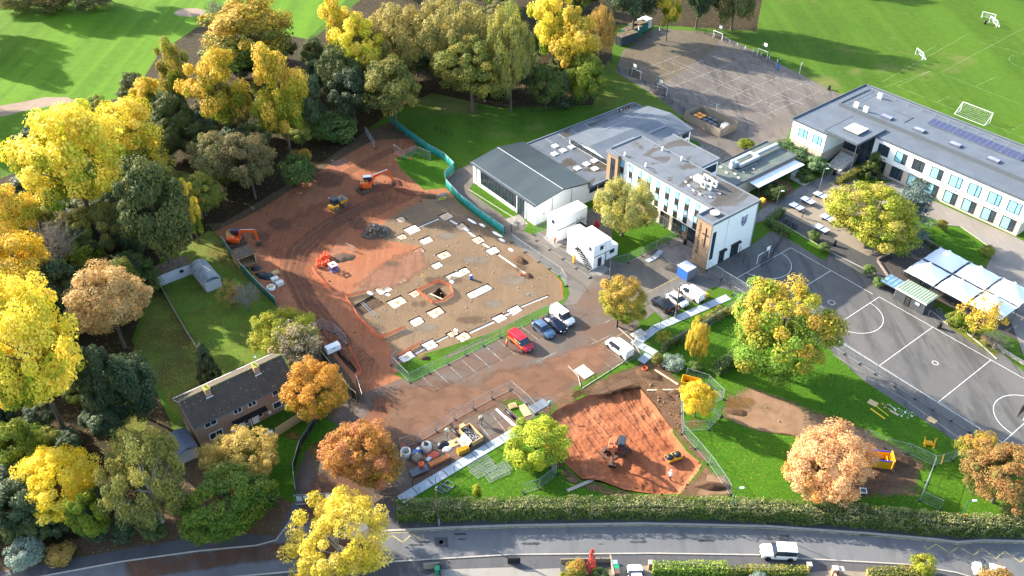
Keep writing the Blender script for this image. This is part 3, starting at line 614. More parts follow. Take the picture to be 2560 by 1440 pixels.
for a in [
 (705,1222,980,1478,'B','gold','golden weeping birch overhanging the road at the bottom edge',1,None,m_birchbark),
 (800,1045,1010,1245,'Q','orange','orange-brown tree beside the concrete rings of the materials yard',1.5),
 (710,895,872,1068,'Q','amber','round amber tree with a green skirt at the gable end of the brick house',1.5),
 (455,1165,702,1392,'Q','green','big glossy green maple by the roadside below the brick house',1),
 (490,1088,705,1222,'B','tan','tan-gold feathery tree standing close in front of the brick house',1.5),
 (255,1060,478,1352,'B','birch','pale olive birch with a silver trunk left of the green maple',1,None,m_birchbark),
 (38,1108,247,1322,'Q','brightgold','bright golden maple near the bottom left corner',1.8),
 (170,1225,275,1375,'R','midlime','green leafy tree tucked under the bright golden maple',1),
 (-30,1185,130,1350,'R','dark','dark evergreen tree left of the bright golden maple',1),
 (480,855,548,964,'C','dark','dark flame-shaped conifer at the back of the brick house',.2),
 (625,760,795,900,'B','lime','yellow-green willow beside the green-sheeted fence',1),
 (670,795,812,940,'P','greytan','half-bare grey-tan tree between the willow and the house',1),
 (1265,1040,1422,1180,'R','lime','lime-yellow young tree at the edge of the red clay pit',.6),
 (1480,690,1615,832,'Q','rust','round rust and green tree between the two parking rows',1.5),
 (1482,432,1642,605,'B','willow','pale yellow willow in front of the tall white school block',1.5),
 (1820,690,2095,982,'Q','maple','largest maple, orange top and green below, beside the netball court',1.5),
 (1700,950,1787,1052,'R','brightgold','small pale yellow tree inside its own ring of mesh fence',1.2),
 (1715,795,1772,918,'B','gold','slim golden weeping tree beside the clipped hedges',.5),
 (1930,1040,2182,1252,'Q','peach','peach-orange spreading tree behind the road hedge',1.5),
 (2392,1078,2512,1190,'R','rust','rust-topped tree at the corner of the netball court',1.5),
 (2412,1105,2610,1292,'Q','rustgreen','grey-green and rust tree at the right end of the road hedge',1.5),
 (2058,450,2308,648,'Q','limegold','broad yellow-green tree over the table-tennis tables',1.5),
 (2200,432,2356,600,'K','blue','blue cedar growing against the two-storey block',1),
 (2150,378,2214,450,'C','mid','narrow bushy green tree by the entrance canopy',.3),
 (2395,722,2515,858,'P','yellow','half-bare yellow tree beside the white canopies',1.5),
 (2440,820,2540,885,'N','','bare twiggy shrub at the end of the planting bed below the canopies',.2),
 (540,690,612,772,'P','tan','thin tan sapling beside the curved-roof shed',.6),
 (565,690,660,790,'N','','bare grey tree against the green-sheeted fence',.6),
 (50,262,312,565,'R','yellow','broad yellow maple beside the golf fairway, lower of two',5),
 (215,235,392,432,'R','yellow','yellow maple beside the golf fairway, upper of two',5),
 (-60,452,110,640,'T','yellow','yellow tree cut by the left edge, highest of its column',4),
 (-80,575,128,800,'R','brightgold','pale gold tree cut by the left edge above the biggest yellow maple',4),
 (-70,690,225,1095,'Q','yellow','biggest yellow maple at the left edge with a green underside',4),
 (172,658,376,872,'Q','beech','tan brown-leaved beech beside the grey sheds',2),
 (195,858,305,1085,'R','dark','dark holly left of two behind the brick house',1),
 (278,866,406,1072,'R','dark','dark holly right of two behind the brick house',1),
 (296,388,478,672,'R','darkolive','large dark olive tree in the middle of the left woodland',3),
 (160,505,325,645,'B','olive','soft olive tree below the broad yellow maple',2),
 (443,440,503,592,'T','yellow','slender upright yellow tree by the garden with the sheds',2),
 (358,362,442,485,'P','gold','thin pale-gold birch with a white trunk in the left woodland',2,None,m_birchbark),
 (60,510,200,720,'N','','bare grey leaning tree among the left edge trees',3),
 (455,105,622,328,'T','yellow','tall yellow poplar with a twin crown left of the woodland gap',7),
 (383,88,476,272,'T','limegold','thin yellow-green poplar leaning beside the fairway',7),
 (620,93,778,358,'T','yellow','tall yellow poplar right of the dark gap',6),
 (322,183,414,275,'T','yellow','small yellow poplar at the fairway edge',6),
 (503,-5,750,190,'R','beechgreen','great orange-topped beech at the top of the woodland',5),
 (496,-25,578,98,'N','','bare silver-grey tree beside the far golf bunker',4),
 (798,-28,890,162,'T','yellow','narrow yellow-topped tree at the top edge with a white trunk',7),
 (826,28,966,188,'T','yellow','yellow tree with a leaning trunk right of the narrow one',7),
 (888,8,1088,190,'B','tanolive','tan-olive birch at the top edge, left of two',4),
 (1036,-12,1252,195,'B','tanolive','tan-olive birch at the top edge, right of two',4),
 (1078,88,1276,272,'Q','oak','wide green oak over the shaded lawn',2),
 (912,148,1054,308,'R','olive','round olive tree at the end of the green-sheeted fence',2),
 (1212,15,1342,265,'B','birch','tall soft green tree beside the oak',2),
 (1318,-35,1452,150,'T','yellow','yellow tree at the top edge, left of the orange birch',6),
 (1375,15,1505,190,'T','gold','gold tree in front of the top edge yellow tree',5),
 (1460,18,1540,152,'B','tan','orange-tan birch beside the shipping containers',4),
 (1412,135,1515,268,'R','midlime','lime-green tree at the corner of the shaded lawn',.8),
 (1322,162,1408,278,'R','mid','green tree behind the dark mesh fence of the shaded lawn',.8),
 (1380,180,1440,272,'C','dark','dark cypress between two green trees at the shaded lawn',.3),
 (1525,-110,1655,72,'R','dark','dark tree behind the shipping containers',3),
 (1643,-60,1708,76,'T','yellow','yellow tree standing alone at the corner of the upper court',3),
 (1700,-140,1805,84,'R','dark','dark evergreen at the end of the upper court',1),
 (1788,-130,1898,86,'R','brownolive','olive-brown tree at the edge of the playing field',1),
 (795,118,905,275,'R','darkolive','dark olive tree below the narrow yellow-topped tree',2),
 (700,170,805,335,'R','dark','dark evergreen right of the tall poplar',2),
 (825,168,935,305,'R','dark','dark evergreen left of the round olive tree',2),
 (765,272,905,368,'S','mid','wide spreading laurel bank above the site entrance track',.1),
 (555,328,685,485,'R','brownolive','brown-olive tree above the red site ground',2),
 (688,372,788,482,'S','mid','green shrub bank at the upper edge of the red ground',.1),
 (728,362,784,425,'S','rust','orange-leaved shrub at the upper edge of the red ground',.5),
 (465,328,585,485,'R','brownolive','brown-olive tree under the twin-crowned poplar',2),
 (378,228,485,355,'R','darkolive','dark tree under the leaning poplar',2),
 (235,640,400,735,'R','mid','drooping green conifer above the tan beech',1),
 (105,600,255,735,'R','midlime','green tree left of the drooping conifer',1),
 (90,640,215,830,'R','dark','dark tree between the gold tree and the tan beech',1),
 (-10,1050,112,1205,'R','midlime','green tree under the biggest yellow maple',1),
 (1,1338,108,1434,'S','bluegreen','silver-green shrub at the bottom left corner',.1),
 (112,1356,192,1414,'S','tan','low tan shrub beside the road at the bottom left',.1),
 (1638,818,1682,874,'P','limegold','thin yellow-green sapling beside the grey walkway',.3),
 (1178,1208,1206,1248,'S','lime','small lime sapling against the road hedge',.2),
 (1482,540,1502,592,'S','red','scarlet shrub half hidden behind the willow',.2),
 (1924,342,1992,398,'S','laurel','laurel clump under the white gable, left of three',.1),
 (1958,362,2032,418,'S','laurel','laurel clump under the white gable, middle of three',.1),
 (2008,385,2078,442,'S','laurel','laurel clump under the white gable, right of three',.1),
 (1896,448,1976,498,'S','mid','green shrub bed beside the covered walkway steps',.05),
 (1985,425,2040,458,'S','mid','low green shrub beside the stair rail',.05),
 (1840,350,1892,372,'S','midlime','low shrubs along the flat roof of the duct',.05),
 (2337,546,2374,580,'S','goldhedge','golden clipped shrub at the corner of the east lawn',.1),
 (2446,606,2488,644,'S','goldhedge','rounded golden clipped bush by the white canopies',.1),
 (2018,574,2054,606,'S','hedge','clipped green bush on the strip beside the bins',.05),
 (2044,604,2078,634,'S','hedge','clipped green bush at the end of the bin strip',.05),
 (2156,658,2192,692,'S','hedge','round green bush at the corner of the netball court, upper',.05),
 (2182,688,2218,722,'S','hedge','round green bush at the corner of the netball court, lower',.05),
 (2362,776,2402,816,'S','oak','olive rounded bush beside the steps below the canopies',.05),
 (2378,788,2408,822,'S','green','bright green clipped bush beside the steps',.05),
 (2422,808,2452,842,'S','green','bright green clipped bush in the middle of the bed',.05),
 (2452,836,2490,866,'S','rust','orange and green bush at the low corner of the bed',.05),
 (1652,884,1718,928,'S','bluegreen','silvery rhododendron at the end of the clipped hedge',.05),
 (1628,878,1662,916,'S','olive','grey-green shrub beside the mesh panels',.05),
 (1718,900,1762,932,'S','mid','dark green shrub under the slim golden tree',.05),
 (1804,764,1836,790,'S','goldhedge','small round clipped ball at the end of the clipped hedge',.05),
 (2272,1378,2345,1450,'S','limegold','loose yellow-green shrub in the front garden at the bottom right',.3),
 (1410,1392,1470,1450,'S','rust','rust-brown shrub in the front garden beside the red acer',.1),
 (1464,1370,1494,1436,'C','red','scarlet acer in the front garden at the bottom edge',.3),
 (1470,1420,1530,1455,'S','mid','green garden shrub beside the scarlet acer',.05),
 (1395,1425,1430,1460,'S','limegold','yellow-green shrub at the bottom edge left of the rust shrub',.05),
 (2440,1425,2540,1470,'S','rustgreen','rusty shrub in front of the white car at the bottom right',.1),
 (1870,1425,1920,1460,'S','bluegreen','silver-green garden shrub behind the low hedge',.05),
 (-20,-25,90,28,'S','tanolive','tan scrub at the top left corner, left of three',.1),
 (75,-28,190,24,'S','tanolive','tan scrub at the top left corner, middle of three',.1),
 (170,-30,285,18,'S','brownolive','brown scrub at the top left corner, right of three',.1),
 ]: 
    a = list(a); bk = a.pop(9) if len(a) > 9 else None; gp = a[8] if len(a) > 8 else None
    tree(*a[:7], clear=a[7], group=gp, bark=bk)
# dark fillers in the depth of the wood
WOODP = [P(*q) for q in [(60,420),(250,300),(340,250),(430,260),(560,130),(770,130),(900,20),(1000,-40),(1520,-40),(1520,60),(1500,230),(1400,250),(1260,255),(1080,215),(960,270),(880,320),(760,410),(560,540),(400,640),(320,830),(180,900),(120,760)]]
gk = random.Random(21); nfill = 0
while nfill < 135:
    q = P(gk.uniform(60, 1500), gk.uniform(-40, 900))
    d_ = insidedist(WOODP, (q.x, q.y))
    if d_ < 1.5: continue
    nfill += 1; r = gk.uniform(2.8, 4.6); hb = gk.uniform(2.6, 5.2)
    col = gk.choice(['dark', 'darkolive', 'darkolive', 'brownolive', 'dark', 'oak', 'oak'])
    tree(0, 0, 0, 0, 'R', col, {'dark': 'dark evergreen bush in the woodland understorey', 'darkolive': 'dark olive bush in the woodland understorey', 'brownolive': 'brown-olive bush in the woodland understorey', 'oak': 'mid green bush in the woodland understorey'}[col], group=UG, cat='bush', name='understorey_bush', world=(Vector((q.x, q.y, hb+.4)), r, hb))
LP = [P(*q) for q in [(-100,480),(100,450),(200,880),(330,860),(300,1100),(330,1190),(240,1330),(-100,1400)]]; gk = random.Random(31); nf = 0
while nf < 55:
    q = P(gk.uniform(-100, 340), gk.uniform(450, 1400))
    if insidedist(LP, (q.x, q.y)) < .5: continue
    nf += 1; r = gk.uniform(1.9, 3.3); col = gk.choice(['dark', 'darkolive', 'oak']); tree(0, 0, 0, 0, 'R', col, {'dark': 'dark evergreen bush in the woodland understorey', 'darkolive': 'dark olive bush in the woodland understorey', 'oak': 'mid green bush in the woodland understorey'}[col], group=UG, cat='bush', name='understorey_bush', world=(Vector((q.x, q.y, r*.95)), r, r*.95))
gk = random.Random(5)
for i in range(26):     # roadside scrub, bottom left
    q = P(gk.uniform(-40, 420), gk.uniform(1060, 1360))
    if q.x > P(330, 1100).x and q.y > P(0, 1180).y: continue
    r = gk.uniform(1.3, 2.4); tree(0, 0, 0, 0, 'R', gk.choice(['dark', 'darkolive']), 'dark bush in the scrub between the brick house garden and the road', group='roadside scrub', cat='bush', name='scrub_bush', world=(Vector((q.x, q.y, r*.9)), r, r*.9))
# trees standing just outside the picture, whose shadows reach in
for i, (x, y, h_, r) in enumerate([(-60,75,7.5,6),(-90,115,8,6.5),(-60,150,7,5.5),(-110,260,8,6),(-100,330,8,6),(20,14,8,6),(105,12,8.5,6),(190,10,8,6),(275,4,8,6),(1960,-50,9,5),(2080,-70,9.5,5.5),(2200,-60,9,5),(2330,-75,9,6),(2450,-60,9,5),(2560,-70,9,6)]):
    q = P(x, y); tree(0, 0, 0, 0, 'R', 'mid', 'tree standing outside the picture whose shadow falls on the grass', group='trees beyond the frame', world=(Vector((q.x, q.y, h_+(5 if 0 < x < 300 else 2))), r, h_))
# hedges: leafy skin on a clipped body
m_hcore = plain('hedge_inside', (.03, .045, .015), .95)
def hedge(px, wd, hh, col, label, leaf=.16, dens=70, cat='hedge', world=False, wob=.12):
    pts = px if world else [P(*q) for q in px]; o0 = pts[0].copy(); g = np.random.default_rng(len(label)); VV, NN, C_, HH, k = [], [], [], [], MB()
    t = thing('hedge', label, cat, (o0.x, o0.y, 0))
    for a, b in zip(pts, pts[1:]):
        a = a-o0; b = b-o0; d = (b-a); L = d.length; d = d/L; s_ = Vector((-d.y, d.x, 0)); n = int(L*(wd+2*hh)*dens)
        T = Matrix(((d.x, s_.x, 0, a.x), (d.y, s_.y, 0, a.y), (0, 0, 1, 0), (0, 0, 0, 1))); k.box(-.1, L+.1, -wd/2+.3, wd/2-.3, 0, hh-.42, 0, T)
        x = g.uniform(-.15, L+.15, n); q = g.uniform(0, wd+2*hh, n); y = np.where(q < hh, -wd/2, np.where(q < hh+wd, q-hh-wd/2, wd/2)); z = np.where(q < hh, q, np.where(q < hh+wd, hh, q-hh-wd))
        e = np.minimum(1, np.minimum(x+.15, L+.15-x)/.3); 
        w_ = np.array([mn.noise(Vector((xx*.7+a.x, yy*.7, zz*.7+a.y))) for xx, yy, zz in zip(x, y, z)])
        nx = np.zeros(n); ny = np.where(q < hh, -1, np.where(q < hh+wd, 0, 1)); nz = np.where((q >= hh) & (q < hh+wd), 1.0, .15)
        f = wob*w_*2+g.uniform(-.06, .06, n); y = y+ny*f; z = z+(nz > .5)*f
        xw = a.x+d.x*x+s_.x*y; yw = a.y+d.y*x+s_.y*y
        VV.append(np.stack([xw, yw, z], 1)); NN.append(np.stack([s_.x*ny, s_.y*ny, nz], 1)); C_.append(np.clip(.5+w_*1.2+g.normal(size=n)*.12, 0, 1)); HH.append(z/hh)
    for e_, (p_, d_) in enumerate(((pts[0]-o0, pts[0]-pts[1]), (pts[-1]-o0, pts[-1]-pts[-2]))):
        d_ = d_.normalized(); s_ = Vector((-d_.y, d_.x, 0)); n = int(wd*hh*dens); y = g.uniform(-wd/2, wd/2, n); z = g.uniform(0, hh, n); VV.append(np.stack([p_.x+d_.x*.12+s_.x*y, p_.y+d_.y*.12+s_.y*y, z], 1)); NN.append(np.tile((d_.x, d_.y, .1), (n, 1))); C_.append(g.random(n)); HH.append(z/hh)
    pos = np.concatenate(VV); nr = unit(np.concatenate(NN)+g.normal(size=(len(pos), 3))*.55); hv = np.concatenate(HH)
    V, F, at = leaves(pos, nr, np.full(len(pos), leaf), g, np.concatenate(C_)); at['hv'] = np.repeat(np.clip(hv, 0, 1), 4)
    link('leaves', mesh_np('leaves', V, F, at, LM[col]), t); k.build('inner_growth', m_hcore, t); return t
hedge([(1000,1294),(1300,1287),(1600,1284),(1900,1291),(2150,1307),(2330,1324),(2400,1330),(2545,1330)], 1.9, 2.7, 'lit_hedgetop', 'long clipped hedge between the site and the road', .2, 55, wob=.22)
hedge([(1955,535),(1916,562),(1970,592)], 1.3, 1.5, 'hedge', 'L-shaped clipped hedge beside the row of bins')
hedge([(1662,874),(1722,840)], 1.2, 1.5, 'hedge', 'clipped hedge along the grey walkway, lower of two')
hedge([(1752,816),(1802,788)], 1.5, 1.7, 'goldhedge', 'clipped hedge along the grey walkway, upper of two')
hedge([(1788,935),(1838,902)], 1.8, 2.0, 'hedge', 'stout clipped hedge block under the largest maple')
hedge([(2095,462),(2165,425)], 1.4, 1.6, 'goldhedge', 'golden clipped hedge in front of the entrance stairs')
hedge([(2330,618),(2405,664)], .8, .9, 'hedge', 'low hedge between the east lawn and the white canopies')
hedge([(1632,1432),(1812,1432)], 1.3, 1.7, 'limehedge', 'bright clipped garden hedge at the bottom edge, left part')
hedge([(1815,1436),(1870,1432),(2014,1434)], .9, 1.2, 'goldhedge', 'lower golden garden hedge at the bottom edge, right part')
hedge([(2168,1448),(2278,1444)], 1.4, 1.7, 'goldhedge', 'olive garden hedge beside the red gate at the bottom right')
# ------------------------------------------------------------------ buildings
m_white = plain('white_render', C('e9e9e6'), .8, .06, .5, grime=(C('c9c6be'), .35))
def brickmat(name, c1, c2, mo):
    k = NT(name); b = k.n('TexBrick', i_Scale=1.0, i_Mortar_Size=.012); b.inputs['Brick Width'].default_value = .225; b.inputs['Row Height'].default_value = .075
    # bricks run round the walls: use horizontal run and height
    sp_ = k.n('SeparateXYZ'); k.l(k.coord(), sp_.inputs[0]); cb = k.n('CombineXYZ'); k.l(k.math('ADD', sp_.outputs[0], sp_.outputs[1]), cb.inputs[0]); k.l(sp_.outputs[2], cb.inputs[1]); k.l(cb.outputs[0], b.inputs['Vector'])
    b.inputs['Color1'].default_value = (*c1, 1); b.inputs['Color2'].default_value = (*c2, 1); b.inputs['Mortar'].default_value = (*mo, 1)
    c = k.mix(k.ramp(k.noise(.8, 5, .7), .35, .7, 0, .5), b.outputs['Color'], tuple(x*.75 for x in c1)); return k.out(c, .9, 0, .2)
m_brick = brickmat('buff_brick', C('9a7a5f'), C('8a6a50'), C('a09078'))
m_brickp = brickmat('pale_brick', C('c4b4a2'), C('b3a08d'), C('c6bcae'))
m_brickh = brickmat('house_brick', C('a07d66'), C('8f6c56'), C('9d9080'))
m_brickr = brickmat('red_brick', C('9a5a44'), C('a8684e'), C('a89888'))
def felt(name, c1, c2, pond=None, amt=.7):
    k = NT(name); c = k.mix(k.ramp(k.noise(.35, 4), .3, .7), c1, c2)
    br_ = k.n('TexBrick', i_Scale=1.0, i_Mortar_Size=.02); br_.inputs['Brick Width'].default_value = 8; br_.inputs['Row Height'].default_value = 1.0; k.l(k.coord(), br_.inputs['Vector'])
    br_.inputs['Color1'].default_value = (1,1,1,1); br_.inputs['Color2'].default_value = (.93,.93,.93,1); br_.inputs['Mortar'].default_value = (.8,.8,.8,1); c = k.mix(1.0, c, br_.outputs['Color'], 'MULTIPLY')
    if pond:
        v = k.stretch((.30, .14, 1), 0.3); f = k.noise(.75, 4, .6, v, 1.0); c = k.mix(k.ramp(f, .52, .55, 0, amt), c, pond); c = k.mix(k.ramp(f, .59, .64, 0, .5), c, tuple(x*.7 for x in pond))
    return k.out(c, .6, 0, .4)
m_felt = felt('grey_roof_felt', C('565a60'), C('63676d'), C('463e33'), .8)
m_felt2 = felt('blue_grey_roof_membrane', C('525960'), C('5d646c'))
m_felt3 = felt('dark_mossy_felt', C('4a5057'), C('5a6067'), C('3b3222'), .85)
m_felt4 = felt('dull_green_felt', C('4d5652'), C('5d655f'), C('6d6f58'), .4)
km = NT('grey_green_metal_roof'); wv = km.n('TexWave', bands_direction='X', i_Scale=1.1); km.l(km.coord(), wv.inputs['Vector']); km.bump(wv.outputs['Fac'], .25, .04)
m_metalroof = km.out(km.mix(km.ramp(km.noise(.25, 4, .6, km.stretch((1, .2, 1))), .35, .65), C('30393c'), C('3d4645')), .45, .2, .5)
m_edge = plain('dark_grey_trim', C('4f555c'), .5, .12); m_lead = plain('grey_flashing', C('6d737b'), .5, .12); m_frame = plain('black_window_frame', C('23262a'), .45, .1)
m_glass = glass('dark_glass'); m_aqua = plain('aqua_blind_reflection', C('86c3cb'), .12, .10, .8, spec=.6); m_blueg = glass('blue_painted_reflection', C('6f9fb8'), .08); m_spand = plain('dark_spandrel', C('3a3734'), .4, .15)  # aqua is blind plus reflection, blue is reflection, both put into the base colour
m_wframe = plain('white_plastic_frame', C('e6e6e4'), .4, .05); m_steel = plain('galvanised_steel', C('a9afb3'), .4, .12, 2, .7); m_black = plain('black_steel', C('1b1c1f'), .5, .1); m_timber = plain('weathered_timber', C('8d8272'), .85, .3, 3, bump=.3)
m_ply = plain('bright_plywood', C('c9a673'), .75, .2, 2); m_whiteplast = plain('white_painted_steel', C('ecebe8'), .5, .06, .7, grime=(C('c9c4b8'), .4)); m_acw = plain('white_unit_casing', C('dedcd5'), .5, .08)
m_greyw = plain('pale_grey_boards', C('b5b4b6'), .8, .12, 2); m_teal = plain('teal_sheeting', C('1b8a83'), .6, .2, .9); m_orange = plain('orange_plastic', C('e2602c'), .5, .12, 2); m_yellow = plain('machine_yellow', C('e0a416'), .45, .12, 2, grime=(C('8f6b4a'), .6)); m_blue = plain('blue_plastic', C('2b5ea8'), .5, .1)
def win(par, ax, c, s, a0, a1, z0, z1, fr, gl, split=(), th=.07, name='window', gl2=None, mid=None):
    """window on the wall plane ax = c that faces the s side"""
    def bx(k, p0, p1, q0, q1, d0, d1):
        lo, hi = sorted((c+s*d0, c+s*d1))
        k.box(lo, hi, p0, p1, q0, q1) if ax == 'x' else k.box(p0, p1, lo, hi, q0, q1)
    k = MB(); bx(k, a0, a0+th, z0, z1, -.02, .07); bx(k, a1-th, a1, z0, z1, -.02, .07); bx(k, a0+th, a1-th, z0, z0+th, -.02, .068); bx(k, a0+th, a1-th, z1-th, z1, -.02, .068)
    e = [a0+th]+[a0+(a1-a0)*f for f in split]+[a1-th]
    for m_ in e[1:-1]: bx(k, m_-th*.4, m_+th*.4, z0+th, z1-th, -.02, .066)
    f = k.build(name, fr, par)
    for i, (p, q) in enumerate(zip(e, e[1:])):
        k = MB(); bx(k, p-.002, q+.002, z0+th*.5, z1-th*.5, -.02, .022); k.build('pane', (gl2 if gl2 and i == len(e)-2 else gl), f)
    return f
def building(name, label, u, v, rz=0.0): return thing(name, label, 'building', Wv(u, v), TH+rz)
# --- the hall
b = building('school_hall', 'white school hall with a low grey-green pitched roof beside the site', -128.7, 90.4)
X, Y, E_, RG = 20.2, 13.4, 4.55, 5.6
k = MB(); k.box(0, X, 0, Y, 0, E_)
k.add([(0,0,E_),(0,Y,E_),(0,6.6,RG-.05),(X,0,E_),(X,Y,E_),(X,6.6,RG-.05)], [(0,2,1),(3,4,5)]); k.build('wall', m_white, b)
k = MB(); o = .35; pf = [(-o,E_-.1),(6.6,RG),(Y+.2,E_-.05),(Y+.2,E_+.2),(6.6,RG+.22),(-o,E_+.16)]
k.add([(-.4,y,z) for y,z in pf]+[(X+.35,y,z) for y,z in pf], [(0,1,2,3,4,5),(11,10,9,8,7,6)]+[(i,6+i,6+(i+1)%6,(i+1)%6) for i in range(6)]); rf = k.build('roof', m_metalroof, b)
k = MB(); k.box(-.42, X+.37, -o-.14, -o, E_-.12, E_+.2); k.build('gutter', m_edge, rf)
k = MB(); k.add([(X+.35,-o,E_-.05),(X+.41,-o,E_-.05),(X+.41,-o,E_+.24),(X+.35,-o,E_+.24),(X+.35,6.6,RG-.02),(X+.41,6.6,RG-.02),(X+.41,6.6,RG+.3),(X+.35,6.6,RG+.3),(X+.35,Y+.2,E_-.05),(X+.41,Y+.2,E_-.05),(X+.41,Y+.2,E_+.28),(X+.35,Y+.2,E_+.28)], [(0,1,5,4),(1,2,6,5),(2,3,7,6),(4,5,9,8),(5,6,10,9),(6,7,11,10),(0,3,2,1),(8,9,10,11)]); k.build('verge_trim', m_edge, rf)
k = MB(); k.tube((-.3,6.6,RG+.24),(X+.3,6.6,RG+.24),.06,.06,6); k.tube((-.3,-.1,E_+.2),(X+.3,-.1,E_+.2),.04,.04,5); k.build('safety_wire', m_steel, rf)
for i in range(5): win(b, 'y', 0, -1, 2.6+2.36*i, 2.6+2.36*i+2.2, .95, 4.25, m_frame, m_glass, (.25, .5, .75), .09)
win(b, 'y', 0, -1, 14.7, 16.9, .02, 4.25, m_frame, m_glass, (.5,), .1, 'door')
win(b, 'y', Y, 1, 3, 5, 1, 3, m_frame, m_glass, (.5,))
for x in (1.2, 13.9, 17.6): MB().tube((x,-.06,0),(x,-.06,4.5),.05,.05,6).build('downpipe', m_lead, b)
for y in (4.2, 9.1): MB().tube((20.26,y,0),(20.26,y,4.6),.05,.05,6).build('downpipe', m_lead, b)
k = MB(); k.box(20.2,20.3,2.0,2.3,1.6,2.1); k.build('meter_box', m_greyw, b)
# --- flat link with roof lights
b = building('flat_link_block', 'low flat-roofed link block with square roof lights behind the hall', -129.6, 103.8)
k = MB(); L_ = [(0,0),(21.1,0),(21.1,8.9),(4.6,8.9),(4.6,33),(0,33)]; k.prism(L_, 0, 3.25); k.build('wall', m_white, b)
k = MB(); k.prism([(-.1,.25),(21.2,.25),(21.2,8.95),(4.7,8.95),(4.7,33.1),(-.1,33.1)], 3.25, 3.42); k.build('roof', m_felt3, b)
k = MB(); k.box(-.22,-.0,.25,33.2,3.2,3.62); k.box(21.1,21.35,.25,8.9,3.05,3.6); k.box(0,4.8,33.1,33.3,3.2,3.62); k.build('parapet', m_lead, b)
for (u, v) in ((-125.2,109.5),(-122.7,112.0),(-122.7,109.6),(-122.7,107.2),(-115.4,111.9),(-115.4,109.7),(-115.3,107.1),(-113,109.8)):
    x, y = u+129.6, v-103.8; k = MB(); k.box(x-.62,x+.62,y-.62,y+.62,3.4,3.62); o = k.build('skylight', m_acw, b)
    k = MB(); k.add([(x-.55,y-.55,3.62),(x+.55,y-.55,3.62),(x+.55,y+.55,3.62),(x-.55,y+.55,3.62),(x,y,3.86)], [(0,1,4),(1,2,4),(2,3,4),(3,0,4)]); k.build('dome', m_whiteplast, o)
win(b, 'x', 21.1, 1, .5, 2.6, 1.9, 3.0, m_frame, m_glass, (.33, .66)); win(b, 'x', 21.1, 1, 2.9, 5.0, 1.9, 3.0, m_frame, m_glass, (.33, .66))
for y in (27.5, 28.6, 29.4, 30.3): k = MB(); k.tube((1.2,y,3.4),(1.2,y,4.3),.12,.12,8); k.build('vent_pipe', m_black, b)
for y in (6, 9.5, 13, 17): k = MB(); k.box(.6, 3.2, y, y+.35, 3.42, 3.5); k.build('roof_upstand', m_lead, b)
# --- sports hall
b = building('sports_hall', 'wide school building with a shallow blue-grey roof behind the link block', -124.5, 112.9)
X, Y, E_, RG, rx = 13.2, 23.4, 4.5, 5.5, 6.7
k = MB(); k.box(0,X,0,Y,0,E_); k.add([(0,0,E_),(X,0,E_),(rx,0,RG),(0,Y,E_),(X,Y,E_),(rx,Y,RG)],[(0,1,2),(3,5,4)]); k.build('wall', m_white, b)
k = MB(); o=.35; pf = [(-o,E_-.05),(rx,RG),(X+o,E_-.05),(X+o,E_+.2),(rx,RG+.22),(-o,E_+.2)]
k.add([(x,-.45,z) for x,z in pf]+[(x,Y+.4,z) for x,z in pf], [(0,1,2,3,4,5),(11,10,9,8,7,6)]+[(i,6+i,6+(i+1)%6,(i+1)%6) for i in range(6)]); rf = k.build('roof', m_felt2, b)
for x0, y0, l in ((2.4,7,7),(9.2,4,6),(2.2,14.5,6),(9.5,14,5)): k = MB(); z_ = E_+.2+(RG-E_)*(x0/rx if x0 < rx else (X-x0)/(X-rx)); k.box(x0,x0+.5,y0,y0+l,z_-.1,z_+.16); k.build('roof_upstand', m_lead, rf)
for i in range(7): win(b, 'y', 0, -1, .3+1.8*i, 2.05+1.8*i, 3.45, 4.42, m_frame, m_glass, (.5,), .07)
for i in range(2): win(b, 'x', X, 1, Y-5.4+2.6*i, Y-3.1+2.6*i, 2.9, 4.0, m_frame, m_glass, (.5,)); win(b, 'x', X, 1, Y-5.4+2.6*i, Y-3.1+2.6*i, .9, 2.2, m_frame, m_glass, (.5,))
k = MB(); k.box(-.5,-.34,-.45,Y+.4,E_-.1,E_+.24); k.box(X+.34,X+.5,-.45,Y+.4,E_-.1,E_+.24); k.build('gutter', m_edge, rf)
# --- main three-storey block with the tower
b = building('main_school_block', 'white three-storey school block with narrow window strips and a brick cross tower', -108.7, 109.75)
X, Y, H_ = 30.2, 8.1, 9.75
k = MB(); k.box(3.0, X, 0, Y, 3.1, H_); k.box(0, 3.0, .06, Y, 3.1, H_); k.build('upper_wall', m_white, b)
k = MB(); k.box(.05, X-.03, .35, Y-.03, 0, 3.1); k.build('ground_floor_wall', m_brick, b)
k = MB(); k.box(-.05, 2.95, -.85, .06, 0, H_); k.box(-.05,0,.06,3,0,H_-.01); k.build('stair_bay', m_brick, b)
win(b, 'y', -.85, -1, 1.0, 2.1, 2.2, 8.9, m_frame, m_glass, (.5,), .08)
k = MB(); k.box(-.2, X+.12, -.25, Y+.2, H_, H_+.16); k.box(-.2, 3.1, -1.05, -.25, H_, H_+.157); rf = k.build('roof', m_felt, b)
k = MB()
for (x0,x1,y0,y1) in ((-.3,X-3.3,-.4,-.2),(-.3,-.12,-.2,Y+.2),(-.3,X+.2,Y+.12,Y+.32),(X-.04,X+.18,-.2,Y+.12),(-.3,3.15,-1.15,-.95)): k.box(x0,x1,y0,y1,H_-.12,H_+.36)
k.build('parapet', m_lead, rf)
us = [-105.32,-102.94,-100.49,-98.04,-95.59,-93.11,-90.65,-88.13,-85.64,-83.2]
